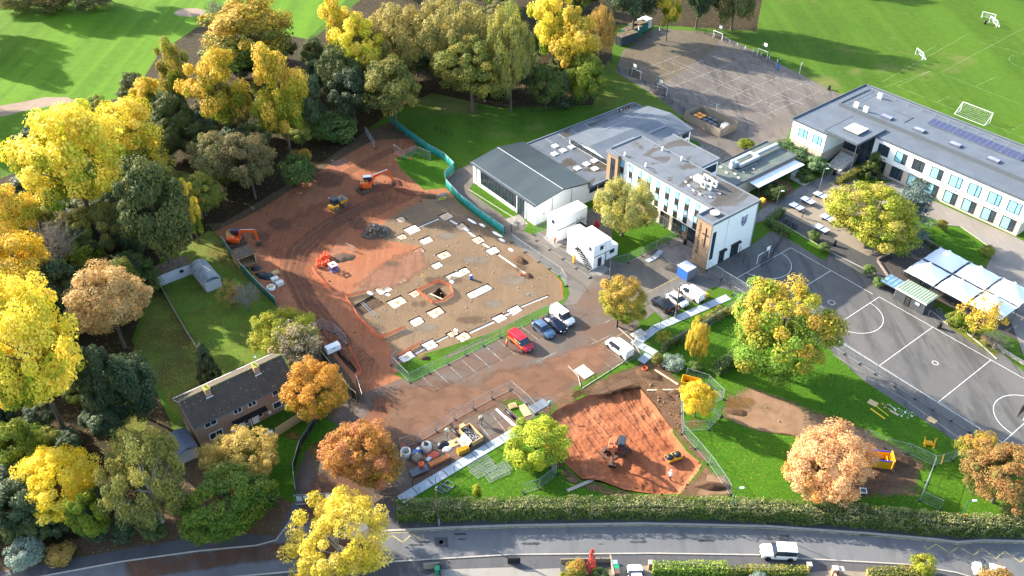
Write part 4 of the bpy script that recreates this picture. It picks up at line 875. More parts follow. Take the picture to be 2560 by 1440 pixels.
for u in us:
    x = u+108.7; k = MB(); k.box(x-.5,x+.5,-.03,.1,3.3,8.95); s_ = k.build('window_strip', m_spand, b)
    for z0, z1 in ((7.5, 8.9), (4.7, 6.1)): k = MB(); k.box(x-.42,x+.42,-.06,0,z0,z1); k.build('pane', m_blueg if z0 > 5 or rnd.random() < .5 else m_aqua, s_)
    for z0 in (6.15, 3.35): k = MB(); k.box(x-.42,x+.42,-.055,0,z0,z0+1.3); k.build('spandrel_panel', m_spand, s_)
    k = MB(); k.box(x-.3,x+.3,-.09,-.06,5.1,5.7); k.build('opening_light', m_wframe, s_)
for x in (10.5, 13.7, 16.9): k = MB(); k.box(x, x+.7, .02, .5, 0, 3.12); k.build('pier', m_brickp, b); win(b, 'y', .35, -1, x+.75, x+3.0, .1, 2.9, m_frame, m_spand, (.5,), .08, 'door')
win(b, 'y', .35, -1, 21.4, 25.6, .05, 3.0, m_frame, m_glass, (.2,.4,.6,.8), .08, 'entrance_glazing')
win(b, 'y', .35, -1, 19.6, 21.0, 1.2, 2.6, m_frame, m_aqua, (.5,), .07)
# rear wing
k = MB(); k.box(3.3, 15.4, Y, 14.0, 0, H_-.15); k.build('rear_wing_wall', m_white, b); k = MB(); k.box(3.1,15.6,Y+.3,14.2,H_-.15,H_+.02); k.build('rear_wing_roof', m_felt, b)
k = MB(); k.box(15.42,15.62,Y+.3,14.3,H_-.3,H_+.2); k.box(3.0,15.5,14.1,14.3,H_-.3,H_+.2); k.build('rear_wing_parapet', m_lead, b); win(b, 'x', 15.4, 1, Y+.6, 13.6, 7.2, 8.9, m_frame, m_glass, (.2,.4,.6,.8))
# tower
k = MB(); k.box(X-3.35, X, -4.25, .0, 0, 9.8); tw = k.build('tower', m_brick, b); MB().box(X+.06,X+.075,.05,.1,.1,9.6).build('render_joint', m_lead, b); MB().tube((X+.1,7.9,0),(X+.1,7.9,9.6),.05,.05,6).build('downpipe', m_lead, b)
k = MB(); k.box(X, X+.06, -4.1, Y, 0, 9.7); k.build('tower_render_wall', m_white, tw)
k = MB(); k.box(X-3.5, X+.2, -4.4, -.28, 9.8, 9.92); k.build('tower_roof', m_felt, tw)
k = MB()
for (x0,x1,y0,y1) in ((X-3.6,X-3.35,-4.5,-.2),(X-.1,X+.28,-4.5,-.2),(X-3.35,X-.1,-4.5,-4.2)): k.box(x0,x1,y0,y1,9.72,10.25)
k.box(X-3.35,X-.1,-.42,-.22,9.92,10.24); k.build('tower_parapet', m_lead, tw)
k = MB(); k.lathe([(.35,9.9),(.5,10.15),(.85,10.3),(.9,10.42),(.8,10.42),(.1,10.25)], 20, T=Matrix.Translation((X-1.8,-1.7,0))); k.build('roof_dish', plain('cream_dish', C('d9d4c2'), .5), tw, True)
win(b, 'x', X+.06, 1, -3.75, -2.9, 2.0, 7.9, m_frame, m_glass, (), .08)
for y0, y1 in ((-1.0, .5), (2.2, 4.4)):
    win(b, 'x', X+.06, 1, y0, y1, .02, 2.5, m_frame, m_glass, (.5,), .09, 'door'); k = MB(); k.box(X+.06, X+.55, y0-.1, y1+.1, 2.5, 2.85); k.build('shutter_box', m_black, b)
k = MB(); k.box(X-1.22,X-.97,-4.29,-4.25,4.6,8.5); k.box(X-1.85,X-.35,-4.285,-4.252,6.95,7.2); k.build('cross', m_black, tw)
def lettering(txt, size, mat, par, M_, name='lettering', ext=.012):
    cu = bpy.data.curves.new('t', 'FONT'); cu.body = txt; cu.size = size; cu.extrude = ext; o = bpy.data.objects.new('t', cu); COL.objects.link(o)
    me = bpy.data.meshes.new_from_object(o.evaluated_get(bpy.context.evaluated_depsgraph_get())); bpy.data.objects.remove(o); me.materials.clear(); me.materials.append(mat); me.transform(M_)
    r = link(name, me, par); return r
bpy.context.view_layer.update()
def wallM(ax, c, s, a, z, up=False):
    """text frame: on the wall plane, reading along it (or upward)"""
    if ax == 'y': xd = Vector((-s, 0, 0)); nd = Vector((0, s, 0))
    else: xd = Vector((0, s, 0)); nd = Vector((s, 0, 0))
    yd = Vector((0, 0, 1))
    if up: xd, yd = yd, -xd
    M_ = Matrix.Identity(4)
    for i in range(3): M_[i][0] = xd[i]; M_[i][1] = yd[i]; M_[i][2] = nd[i]
    p = Vector((a, c+s*.02, z)) if ax == 'y' else Vector((c+s*.02, a, z)); M_.translation = p; return M_
lettering('Bluecoat Wollaton', .86, m_black, tw, wallM('y', -4.25, -1, X-2.28, 2.35, True))
shp = [(-.85,1.35),(0,1.12),(.85,1.35),(.85,.1),(.6,-.7),(0,-1.3),(-.6,-.7),(-.85,.1)]
def shield(k, sc, d, m=0): 
    x = X+.06+d; n = len(shp); k.add([(x-.03,5.6*.82+p[0]*sc, 7.0+p[1]*sc) for p in shp]+[(x,5.6*.82+p[0]*sc,7.0+p[1]*sc) for p in shp], [tuple(range(n,2*n)), tuple(range(n-1,-1,-1))]+[(i,(i+1)%n,n+(i+1)%n,n+i) for i in range(n)], m)
k = MB(); shield(k, 1.0, .03); cr_ = k.build('crest', m_wframe, tw); k = MB(); shield(k, .88, .045); k.build('crest_field', plain('crest_navy', C('1c2f6b'), .5), cr_)
k = MB(); g_ = random.Random(3)
for zz in (7.85, 7.6, 7.3, 6.95, 6.6, 6.25):
    w2 = .55 if zz > 7.2 else .38
    y = 4.59-w2
    while y < 4.59+w2-.1: l_ = g_.uniform(.08,.24); k.box(X+.104,X+.116,y,y+l_,zz-.06,zz+.07); y += l_+.07
k.build('crest_device', m_wframe, cr_)
# roof plant
for i, (u, v) in enumerate(((-89.6,114.0),(-89.1,115.3),(-87.9,115.2),(-86.6,115.0),(-87.7,113.2),(-86.6,113.5))):
    x, y = u+108.7, v-109.75; k = MB(); k.box(x-.5,x+.5,y-.22,y+.22,H_+.3,H_+1.5); o = k.build('air_unit', m_acw, rf); k = MB(); k.lathe([(.36,0),(.36,.03)],12,T=Matrix.Translation((x,y-.22,H_+1.0))@Matrix.Rotation(R(90),4,'X')); k.build('fan_grille', m_edge, o)
k = MB(); k.box(18.3,20,3.6,4.8,H_+.5,H_+1.4); k.build('plant_casing', m_acw, rf)
for x, y in ((17.2,4.4),(17.6,2.4),(18.9,1.9),(20.6,1.3),(22.2,1.2),(24,2.0),(24.2,4.2),(17.6,6.0)):
    k = MB(); k.box(x-.3,x+.3,y-.14,y+.14,H_+.16,H_+.36); o = k.build('ballast_block', m_conc, rf); k = MB(); k.tube((x,y,H_+.3),(x,y,H_+1.2),.03,.03,5); k.build('rail_post', m_edge, o)
for a_, c_ in (((17.6,6),(17.2,2.2)),((18.9,1.4),(24,1.4)),((24.2,4.2),(22.6,1.2))): k = MB(); k.tube((*a_,H_+.35),(*c_,H_+.35),.08,.08,5); k.build('plant_rail', m_lead, rf)
for x, y, h_ in ((3.4,.4,.75),(9.0,.5,.9),(6.5,7.6,.9),(11.5,7.7,.9)): k = MB(); k.box(x-.13,x+.13,y-.13,y+.13,H_+.1,H_+.1+h_); k.build('vent_stack', m_acw, rf)
# --- kitchen roof with ducting
b = building('kitchen_block', 'low flat kitchen roof carrying big silver ducts beside the main block', -98.4, 118.0)
k = MB(); k.box(2, 7.4, 0, 28.3, 0, 3.4); k.box(-.1,2,5.8,28.3,0,3.39); k.build('wall', m_brickp, b); k = MB(); k.box(-.2,7.5,.1,28.4,3.4,3.56); k.build('roof', m_felt4, b); k = MB(); k.box(7.5,7.7,9,28.5,3.3,3.75); k.box(-.3,7.6,28.4,28.6,3.3,3.75); k.box(-.35,-.2,6,28.4,3.3,3.75); k.build('parapet', m_edge, b)
m_duct = plain('silver_ducting', C('b7bcc0'), .4, .15, 1.2, .3)
for (x0,x1,y0,y1,z0,z1) in ((1.3,2.0,14.8,20.2,3.9,4.6),(1.3,4.0,20.2,21.0,3.9,4.62),(3.3,4.0,14.8,20.2,3.9,4.6),(2.0,3.3,14.8,15.6,3.9,4.58),(2.3,3.1,20.9,28.0,4.0,4.7),(2.2,3.2,13.2,15.2,3.7,4.9)): k = MB(); k.box(x0,x1,y0,y1,z0,z1); bevel(k.build('duct', m_duct, b), .06)
k = MB(); k.lathe([(.5,3.6),(.6,4.7),(.35,5.2),(.35,5.5)],14,T=Matrix.Translation((2.7,13.8,0))); k.build('extract_fan', m_duct, b, True)
for x, y in ((1,12.4),(4.6,12.6),(5.2,14.4),(3.2,11.6),(5.6,17),(6,12)): k = MB(); k.box(x-.3,x+.3,y-.15,y+.15,3.56,3.76); o = k.build('ballast_block', m_conc, b)
k = MB(); k.path([(.8,12.3,4.6),(5.2,12.4,4.6),(5.4,18,4.6)], .035, 5); [k.tube((x,y,3.56),(x,y,4.6),.03,.03,5) for x,y in ((.8,12.3),(3,12.35),(5.2,12.4),(5.4,15),(5.4,18))]; k.build('guard_rail', m_steel, b)
k = MB(); n = 30; 
for i in range(n): z = .05 if i % 2 else 0; k.add([(0+.0833*i*1.0,0,2.95+z),(.0833*(i+1),0,2.95+(.05-z)),(.0833*(i+1),14.6,2.95+(.05-z)),(.0833*i,14.6,2.95+z)],[(0,1,2,3)])
t = thing('covered_walkway', 'white corrugated walkway roof along the kitchen block', 'walkway roof', Wv(-90.55,131.2), TH); k.build('roof_sheet', m_whiteplast, t)
k = MB(); k.box(0,2.5,0,14.6,2.82,2.92); k.build('soffit', m_lead, t)
for y in (.4, 5, 9.8, 14.2): k = MB(); k.tube((2.3,y,0),(2.3,y,2.85),.06,.06,6); k.build('post', m_edge, t)
# steps and rail to the walkway
t = thing('garden_steps', 'concrete steps with a handrail beside the covered walkway', 'steps', Wv(-89.2,143.2), TH)
for i in range(9): k = MB(); k.box(.4*i, .4*i+.42, 0, 2.2, 0, 1.45-.16*i); k.build('step', m_conc, t)
k = MB(); k.path([(0,2.3,2.4),(3.6,2.3,1.0)], .035); [k.tube((x,2.3,0),(x,2.3,2.4-x*.39),.03,.03,5) for x in (0,.9,1.8,2.7,3.6)]; k.build('handrail', m_steel, t)
# --- two-storey block
b = building('two_storey_block', 'long white and brick two-storey school block with solar panels', -97.0, 152.2, R(.7))
X, H_ = 47.9, 7.55
k = MB(); k.box(0,8.35,0,7.4,3.15,H_); k.box(15.4,X,7.05,26.3,3.15,H_); k.box(0,15.4,7.4,26.3,3.15,H_-.01); k.build('upper_wall', m_white, b)
k = MB(); k.box(.25,8.1,.25,7.3,0,3.15); k.box(15.2,X-.25,7.3,26.2,0,3.15); k.box(.25,15.2,7.5,26.2,0,3.14); k.build('lower_wall', m_brickp, b)
k = MB(); k.box(-.1,8.4,-.05,7.3,H_,H_+.14); k.box(-.1,X+.1,7.3,26.4,H_,H_+.141); rf = k.build('roof', m_felt2, b)
k = MB(); k.box(-.3,-.1,-.1,26.6,H_-.1,H_+.42); k.box(-.3,X+.2,26.4,26.65,H_-.1,H_+.42); k.box(-.1,8.45,-.12,.02,H_-.1,H_+.2); k.box(15.3,X+.2,6.9,7.1,H_-.1,H_+.2); k.build('parapet', m_edge, rf)
k = MB(); k.box(2.4,X,13.0,24.2,H_+.1,H_+.7); k.build('raised_roof', m_felt2, rf)
k = MB(); k.box(2.25,X,12.8,12.99,H_+.1,H_+1.0); k.box(2.25,2.39,12.99,24.2,H_+.1,H_+.9); k.build('upstand', m_edge, rf)
k = MB(); z_ = H_+.7
for zz in (z_+.55, z_+1.1): k.tube((2.6,23.9,zz),(X,23.9,zz),.045,.045,5); k.tube((2.6,13.3,zz),(2.6,23.9,zz),.045,.045,5)
for i in range(15): x = 2.6+i*3.2; k.tube((x,23.9,z_),(x,23.9,z_+1.1),.045,.045,5); k.tube((x,23.9,z_+.6),(x,22.9,z_),.03,.03,4)
for i in range(1,7): k.tube((2.6,13.3+i*1.55,z_),(2.6,13.3+i*1.55,z_+1.1),.04,.04,5)
k.build('guard_rail', m_steel, rf)
m_pv = NT('solar_cells'); bw = m_pv.n('TexBrick', i_Scale=1.0, i_Mortar_Size=.02, offset=0.0); bw.inputs['Brick Width'].default_value = .17; bw.inputs['Row Height'].default_value = .17; m_pv.l(m_pv.coord(), bw.inputs['Vector'])
bw.inputs['Color1'].default_value = (*C('1d2340'),1); bw.inputs['Color2'].default_value = (*C('262c4a'),1); bw.inputs['Mortar'].default_value = (*C('5a607a'),1); m_pv = m_pv.out(bw.outputs['Color'], .35, 0, .15)
for i in range(18):
    x = 19.3+i*1.13; k = MB(); T = Matrix.Translation((x,19.2,z_+.12))@Matrix.Rotation(R(9),4,'X'); k.box(0,1.09,0,2.5,0,.05,0,T); o = k.build('solar_panel', m_steel, rf); k = MB(); k.box(.04,1.05,.04,2.46,.051,.06,0,T); k.build('cells', m_pv, o)
for u, v in ((-84.4,167.3),(-77,167.5),(-69,167.6),(-61,167.7)):
    x, y = u+97, v-152.3; k = MB(); k.box(x-1.2,x+1.2,y-.65,y+.65,z_,z_+.35); o = k.build('rooflight', m_edge, rf); k = MB(); k.box(x-1.1,x+1.1,y-.55,y+.55,z_+.35,z_+.4); k.build('glazing', glass('violet_rooflight', C('6f6f9c'), .1), o)
for x, y in ((5.5,14.2),(8.0,14.0),(6.2,22)): k = MB(); k.box(x-.5,x+.5,y-.2,y+.2,z_,z_+1.15); k.build('air_unit', m_acw, rf)
for x,y,l,d in ((12,19,4,0),(16,16,0,3.5),(19,15.4,3,0)): k = MB(); k.box(x,x+max(l,.12),y,y+max(d,.12),z_,z_+.1); k.build('conduit', m_edge, rf)
for i, u in enumerate((-80.5,-76.5,-72.6,-68.6,-64.6,-60.7,-56.7,-52.8)):
    x = u+97; win(b, 'y', 7.05, -1, x, x+2.5, 4.3, 6.65, m_frame, m_glass if i in (0,2) else m_aqua, (.64,), .11, gl2=m_blueg if i > 3 else m_glass)
    x += .1; win(b, 'y', 7.3, -1, x-.2, x+2.4, .45, 2.95, m_frame, m_glass if i in (0,1) else m_aqua, (.62,), .11, gl2=m_glass)
for x in (1.75, 5.4): win(b, 'y', 0, -1, x, x+2.2, 4.6, 6.55, m_edge, m_aqua, (.6,), .1)
win(b, 'x', 8.35, 1, 3.4, 5.0, 6.2, 6.9, m_frame, m_glass)
k = MB(); k.box(15.4, 15.46, 7.4, 8, 0, 7); k.build('return_wall', m_edge, b)
win(b, 'y', 7.4, -1, 12.4, 15.3, .1, 7.3, m_frame, m_glass, (.33,.66), .12, 'entrance_glazing'); win(b, 'y', 7.4, -1, 8.6, 12.3, 2.1, 5.2, m_frame, m_glass, (.33,.66), .1, 'entrance_door')
k = MB(); k.box(7.5,15.3,.5,10.7,7.75,8.1); cn = k.build('entrance_canopy', m_felt2, b)
k = MB(); k.box(7.44,7.5,.44,10.7,7.7,8.14); k.box(7.5,15.36,.44,.5,7.7,8.14); k.box(15.3,15.36,.5,10.7,7.7,8.14); k.build('canopy_fascia', m_edge, cn)
k = MB(); k.box(9.8,13.4,3.4,7.2,8.1,8.5); o = k.build('canopy_rooflight', m_edge, cn); k = MB()
for i in range(6): k.box(9.85+i*.58,10.41+i*.58,3.45,7.15,8.5,8.52+.03*(i%2))
k.build('rooflight_sheet', plain('cream_rooflight', C('e2dfcf'), .5), o)
k = MB(); k.tube((15.1,.8,0),(15.1,.8,7.75),.09,.09,8); k.build('canopy_post', m_edge, cn)
st_ = thing('entrance_steps', 'broad entrance steps under the flat canopy of the two-storey block', 'steps', Wv(-97,152.2), TH)
for i in range(11): k = MB(); k.box(9.2, 12.6, 1.6+.42*i, 2.04+.42*i, 0, .17*(i+1)); k.build('step', m_conc, st_)
k = MB(); k.path([(12.7,1.5,1.1),(12.7,6.2,2.9)], .03); k.path([(9.1,1.5,1.1),(9.1,6.2,2.9)], .03); k.build('handrail', m_steel, st_)
for u in (-78.5,-70.6,-62.6,-54.8): k = MB(); k.box(u+97-.1,u+97.1,6.85,7.05,3.55,3.75); k.build('wall_lamp', m_edge, b)
# --- brick house
b = building('brick_house', 'brown brick semi-detached house with a dark tiled roof and two chimneys', -100.3, 17.1)
X, Y, E_, RG = 6.7, 15.0, 4.85, 7.1
k = MB(); k.box(0,X,0,Y,0,E_); k.add([(0,0,E_),(X,0,E_),(X/2,0,RG-.1),(0,Y,E_),(X,Y,E_),(X/2,Y,RG-.1)],[(0,1,2),(3,5,4)]); k.build('wall', m_brickh, b)
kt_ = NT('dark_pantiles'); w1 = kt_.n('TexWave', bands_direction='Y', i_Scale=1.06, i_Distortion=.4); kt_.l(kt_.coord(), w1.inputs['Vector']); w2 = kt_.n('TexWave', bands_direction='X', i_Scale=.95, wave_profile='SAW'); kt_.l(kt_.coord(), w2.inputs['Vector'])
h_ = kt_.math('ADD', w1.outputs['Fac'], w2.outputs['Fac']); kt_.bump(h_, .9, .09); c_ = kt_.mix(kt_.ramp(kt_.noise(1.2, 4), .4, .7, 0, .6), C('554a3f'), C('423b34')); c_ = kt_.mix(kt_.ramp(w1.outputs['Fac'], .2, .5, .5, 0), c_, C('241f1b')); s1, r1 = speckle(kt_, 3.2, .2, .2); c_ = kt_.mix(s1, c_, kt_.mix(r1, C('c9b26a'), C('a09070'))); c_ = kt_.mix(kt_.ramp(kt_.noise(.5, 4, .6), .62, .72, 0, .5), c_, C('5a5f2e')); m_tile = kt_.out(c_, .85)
for s_ in (-1, 1):
    k = MB(); x0 = X/2; x1 = X/2+s_*(X/2+.35); z1 = E_-.12
    q = [(x0,RG),(x1,z1),(x1,z1+.14),(x0,RG+.16)]; k.add([(x,-.3,z) for x,z in q]+[(x,Y+.3,z) for x,z in q],[(0,1,2,3),(7,6,5,4)]+[(i,4+i,4+(i+1)%4,(i+1)%4) for i in range(4)]); k.build('roof_slope', m_tile, b)
    k = MB(); k.box(min(x1,x1+s_*.12),max(x1,x1+s_*.12),-.3,Y+.3,z1-.02,z1+.1); k.build('gutter', m_wframe if s_ < 0 else m_edge, b)
k = MB(); k.tube((X/2,-.3,RG+.16),(X/2,Y+.3,RG+.16),.13,.13,8); k.build('ridge', plain('mossy_ridge_tiles', C('7d7a55'), .9, .3, 2), b)
k = MB(); k.add([(X/2,-.34,RG+.1),(X+.35,-.34,E_-.1),(X+.35,-.34,E_-.3),(X/2,-.34,RG-.12),(-.35,-.34,E_-.1),(-.35,-.34,E_-.3)],[(0,1,2,3),(0,3,5,4)]); k.build('bargeboard', m_wframe, b)
for v in (20.7, 28.1):
    y = v-17.1; k = MB(); k.box(X/2-.05,X/2+.95,y-.4,y+.4,5.6,7.85); o = k.build('chimney', m_brickh, b); k = MB(); k.box(X/2-.1,X/2+1.0,y-.45,y+.45,7.85,7.95); k.tube((X/2+.25,y,7.9),(X/2+.25,y,8.25),.13,.11,8); k.build('chimney_cap', plain('mossy_cap', C('8a8a3a'), .9, .3, 3), o); k = MB(); k.box(X/2+.95,X/2+1.15,y-.5,y+.5,6.45,6.6); k.build('lead_flashing', m_wframe, o)
k = MB(); k.path([(X/2,11.4,7.9),(X/2,11.4,9.2),(X/2+.5,11.4,9.2)], .025); [k.tube((X/2+.1*i,11.1,9.2),(X/2+.1*i,11.7,9.2),.015,.015,4) for i in range(6)]; k.build('aerial', m_steel, b)
for y0, y1 in ((1.3,3.1),(5.6,6.9),(7.8,9.1),(11.6,13.4)): win(b, 'x', X, 1, y0, y1, 3.5, 4.55, m_wframe, m_glass, (.5,), .09)
win(b, 'x', X, 1, 11.3, 13.3, .9, 2.2, m_wframe, m_glass, (.65,), .1); win(b, 'x', X, 1, 1.5, 3.5, .9, 2.2, m_wframe, m_glass, (.5,), .1)
for y in (5.7, 7.9): win(b, 'x', X, 1, y, y+.95, .05, 2.1, m_wframe, m_wframe, (), .08, 'door'); win(b, 'x', X, 1, y+1.0, y+1.7, .8, 2.1, m_wframe, m_glass, (), .08)
k = MB(); k.box(X,X+1.0,5.0,10.2,2.35,2.5); k.build('porch_roof', m_black, b); k = MB(); k.box(X+.75,X+.85,7.4,7.5,0,2.35); k.build('porch_post', m_wframe, b)
for y in (4.7, 10.4): k = MB(); k.box(X,X+.2,y,y+.4,.6,1.1); k.build('meter_box', m_wframe, b)
# --- sheds and small huts
def shed(label, px, lx, ly, h, rz, roofm, wallm, rise=.35, curved=False, name='garden_shed'):
    t = thing(name, label, 'shed', P(*px), TH+rz); k = MB(); k.box(-lx/2,lx/2,-ly/2,ly/2,0,h); k.build('wall', wallm, t); k = MB(); n = 8 if curved else 2; pf = []
    for i in range(n+1): a = i/n; z = h+rise*(math.sin(a*math.pi)**.8 if curved else 1-abs(2*a-1)); pf.append((-ly/2-.12+(ly+.24)*a, z))
    k.add([(-lx/2-.12,y,z) for y,z in pf]+[(lx/2+.12,y,z) for y,z in pf]+[(-lx/2-.12,y,z+.06) for y,z in pf]+[(lx/2+.12,y,z+.06) for y,z in pf], [f for i in range(n) for f in ((2*(n+1)+i,3*(n+1)+i,3*(n+1)+i+1,2*(n+1)+i+1),(i,i+1,n+2+i,n+1+i))]+[tuple(range(2*(n+1),3*(n+1)))+tuple(range(n,-1,-1)), tuple(range(3*(n+1),4*(n+1)))+tuple(range(2*n+1,n,-1))]+[(0,n+1,3*(n+1),2*(n+1)),(n,2*n+1,4*n+3,3*n+2)]); k.build('roof', roofm, t)
    k = MB(); k.box(-lx/2,lx/2,-ly/2+.05,ly/2-.05,h,h+.05); k.build('eaves_board', wallm, t)
    return t
kr = NT('leaf_strewn_roof'); s1, r1 = speckle(kr, 4.0, .45, .3); m_leafroof = kr.out(kr.mix(s1, kr.mix(kr.ramp(kr.noise(1), .4, .6), C('4a4138'), C('5d5040')), kr.mix(r1, C('b59a52'), C('8e7440'))), .9)
kr = NT('leaf_strewn_tin'); s1, r1 = speckle(kr, 4.0, .3, .26); m_leaftin = kr.out(kr.mix(s1, kr.mix(kr.ramp(kr.noise(1), .4, .6), C('6d7378'), C('868b8e')), kr.mix(r1, C('c5b178'), C('9a8a5a'))), .7)
t = shed('pale grey prefabricated garage with a leaf-covered roof at the wood edge', (435,690), 2.9, 6.0, 2.2, 0, m_leafroof, m_greyw, .1); k = MB(); k.box(1.45,1.48,.8,1.5,1.1,1.7); k.build('window', m_glass, t)
shed('curved-roof grey metal shed with a pale skylight strip in the leafy garden', (519,702), 6.4, 2.8, 1.9, 0, m_leaftin, m_greyw, .8, True)
shed('dark grey shed roof beside the gable of the brick house', (462,1128), 4.2, 2.8, 2.0, 0, plain('slate_felt', C('5a626c'), .7, .15), m_greyw, .5)
# site hut open at the front
t = thing('site_shelter', 'open-fronted plywood shelter with a leaf-covered roof beside the teal fence', 'shelter', P(612,655), TH); m_ply2 = plain('plywood_lining', C('a3865e'), .8, .2, 2)
for nm, bxs, mt in (('back_wall', (-1.5,-1.42,-1.6,1.6,0,2.2), m_ply2), ('side_wall', (-1.42,1.5,-1.6,-1.52,0,2.2), m_ply2), ('side_wall', (-1.42,1.5,1.52,1.6,0,2.2), m_ply2), ('floor', (-1.42,1.5,-1.52,1.52,0,.1), m_ply2), ('roof', (-1.6,1.6,-1.7,1.7,2.2,2.32), m_leafroof)): k = MB(); k.box(*bxs); k.build(nm, mt, t)
k = MB(); [k.box(*q) for q in ((1.5,1.56,-1.62,-1.5,0,2.2),(1.5,1.56,1.5,1.62,0,2.2),(1.5,1.56,-1.5,1.5,2.08,2.2))]; k.build('door_frame', m_ply, t)
# --- site cabins
kc = NT('white_cabin_steel'); wv = kc.n('TexWave', bands_direction='X', i_Scale=.8); kc.l(kc.coord(), wv.inputs['Vector']); kc.bump(wv.outputs['Fac'], .25, .03); m_cabin = kc.out(kc.mix(kc.ramp(kc.noise(.8, 4), .45, .75, 0, .35), C('eceff0'), C('cdccc8')), .5)
def cabin(label, p, lx, ly, z, wins, h=2.55, ribs=0, door=None):
    t = thing('site_cabin', label, 'site cabin', (p.x, p.y, z), TH); k = MB(); k.box(-lx/2,lx/2,-ly/2,ly/2,.12,h-.12); k.build('wall', m_cabin, t); k = MB(); k.box(-lx/2-.04,lx/2+.04,-ly/2-.04,ly/2+.04,0,.12); k.build('base_rail', m_edge if z > 1 else m_greyw, t)
    k = MB(); k.box(-lx/2-.04,lx/2+.04,-ly/2-.04,ly/2+.04,h-.12,h); 
    for i in range(ribs): y = -ly/2+.15+i*(ly-.3)/max(1, ribs-1); k.box(-lx/2+.1,lx/2-.1,y-.06,y+.06,h,h+.06)
    k.build('roof', m_whiteplast, t)
    for x in (-lx/2,lx/2):
        for y in (-ly/2,ly/2): k = MB(); k.box(x-.07,x+.07,y-.07,y+.07,.06,h-.06); k.build('corner_post', m_whiteplast, t)
    for ax, c, s, a0, a1 in wins: win(t, ax, c, s, a0, a1, 1.05, 2.0, m_greyw, m_glass, (), .06)
    if door: win(t, *door, .15, 2.15, m_greyw, m_spand, (), .06, 'door')
    return t

c1 = Wv(-102.9, 93.6)
cabin('lower white cabin of the stack against the hall, with a green sign', c1, 2.7, 7.3, 0, [])
cabin('upper white cabin of the stack against the hall', c1, 2.7, 7.3, 2.6, [('y', -3.65, -1, -.2, .7)])
cabin('lower white cabin of the stack with the outside stair, door open', Wv(-94.5, 90.9), 7.0, 2.7, 0, [], door=('x', 3.5, 1, -.3, .7))
cabin('upper white ribbed cabin of the stack with the outside stair', Wv(-94.5, 90.9), 7.0, 2.7, 2.6, [('x', 3.5, 1, .1, .95), ('y', -1.35, -1, 2.2, 3.0)], ribs=6)
cabin('second upper white ribbed cabin behind the stair cabin', Wv(-93.6, 93.0), 5.2, 1.4, 2.6, [], ribs=3)
cabin('white single-storey cabin at the right end of the cabin group', Wv(-94.4, 94.8), 5.4, 2.75, 0, [('x', 2.7, 1, -.6, .6)], ribs=5)
t = thing('cabin_stair', 'black steel stair climbing to the upper site cabin', 'stair', Wv(-95.4, 88.75), TH)
for i in range(12): k = MB(); k.box(1.0+.26*i, 1.3+.26*i, 0, .8, 2.45-.2*i, 2.5-.2*i); k.build('tread', m_black, t)
k = MB(); k.box(0, 1.0, 0, .8, 2.55, 2.6); k.build('landing', m_black, t)
k = MB()
for y in (0, .8): k.path([(0,y,3.6),(1.0,y,3.6),(4.1,y,1.0),(4.1,y,0)], .03); k.path([(1.0,y,2.5),(4.1,y,.1)], .05); [k.tube((x,y,z),(x,y,z+1.05),.025,.025,4) for x,z in ((0,2.55),(1,2.55),(2.0,1.75),(3.0,.95))]
for y in (0, .8): k.tube((.1,y,0),(.1,y,2.6),.04,.04,5)
k.build('rail', m_black, t)
t = thing('cabin_landing', 'black railed landing between the two cabin stacks', 'landing', Wv(-101.3, 94.6), TH); k = MB(); k.box(0,3.6,0,1.0,2.5,2.56); k.build('deck', m_black, t); k = MB()
for y in (0, 1.0): k.path([(0,y,3.6),(3.6,y,3.6)], .03); k.path([(0,y,3.1),(3.6,y,3.1)], .025); [k.tube((.9*i,y,2.5),(.9*i,y,3.6),.03,.03,4) for i in range(5)]
k.build('rail', m_black, t); [MB().tube((x,y,0),(x,y,2.5),.04,.04,5).build('leg', m_black, t) for x in (.2,3.4) for y in (0,1)]
# ------------------------------------------------------------------ containers, compounds, courts, canopies
kc = NT('dark_container_steel'); wv = kc.n('TexWave', bands_direction='Y', i_Scale=1.2); kc.l(kc.coord(), wv.inputs['Vector']); kc.bump(wv.outputs['Fac'], .5, .05); m_cont = kc.out(C('27343a'), .5)
m_contg = plain('green_container', C('1f5a52'), .5, .2)
for i, (u, v, ly, lx, mt, lab) in enumerate(((-162.0,166.0,6.2,2.4,m_cont,'dark shipping container nearest the upper court, roof covered in leaves'),(-164.2,170.0,5.8,2.4,m_contg,'green shipping container second in the row by the wood'),(-165.5,173.8,5.6,2.4,m_contg,'teal shipping container farthest in the row by the wood'),(-166.6,177.4,3.2,2.6,m_greyw,'pale-roofed hut behind the teal container'))):
    t = thing('shipping_container', lab, 'container', Wv(u, v), TH); k = MB(); k.box(-lx/2,lx/2,-ly/2,ly/2,0,2.5); k.build('body', mt, t); k = MB(); k.box(-lx/2-.03,lx/2+.03,-ly/2-.03,ly/2+.03,2.5,2.6); k.build('roof', m_leafroof if i < 3 else m_whiteplast, t)
    k = MB(); [k.tube((x,-ly/2-.04,.2),(x,-ly/2-.04,2.4),.03,.03,5) for x in (-.8,-.3,.3,.8)]; k.box(-.02,.02,-ly/2-.03,-ly/2,.1,2.5); k.build('door_bars', m_steel, t)
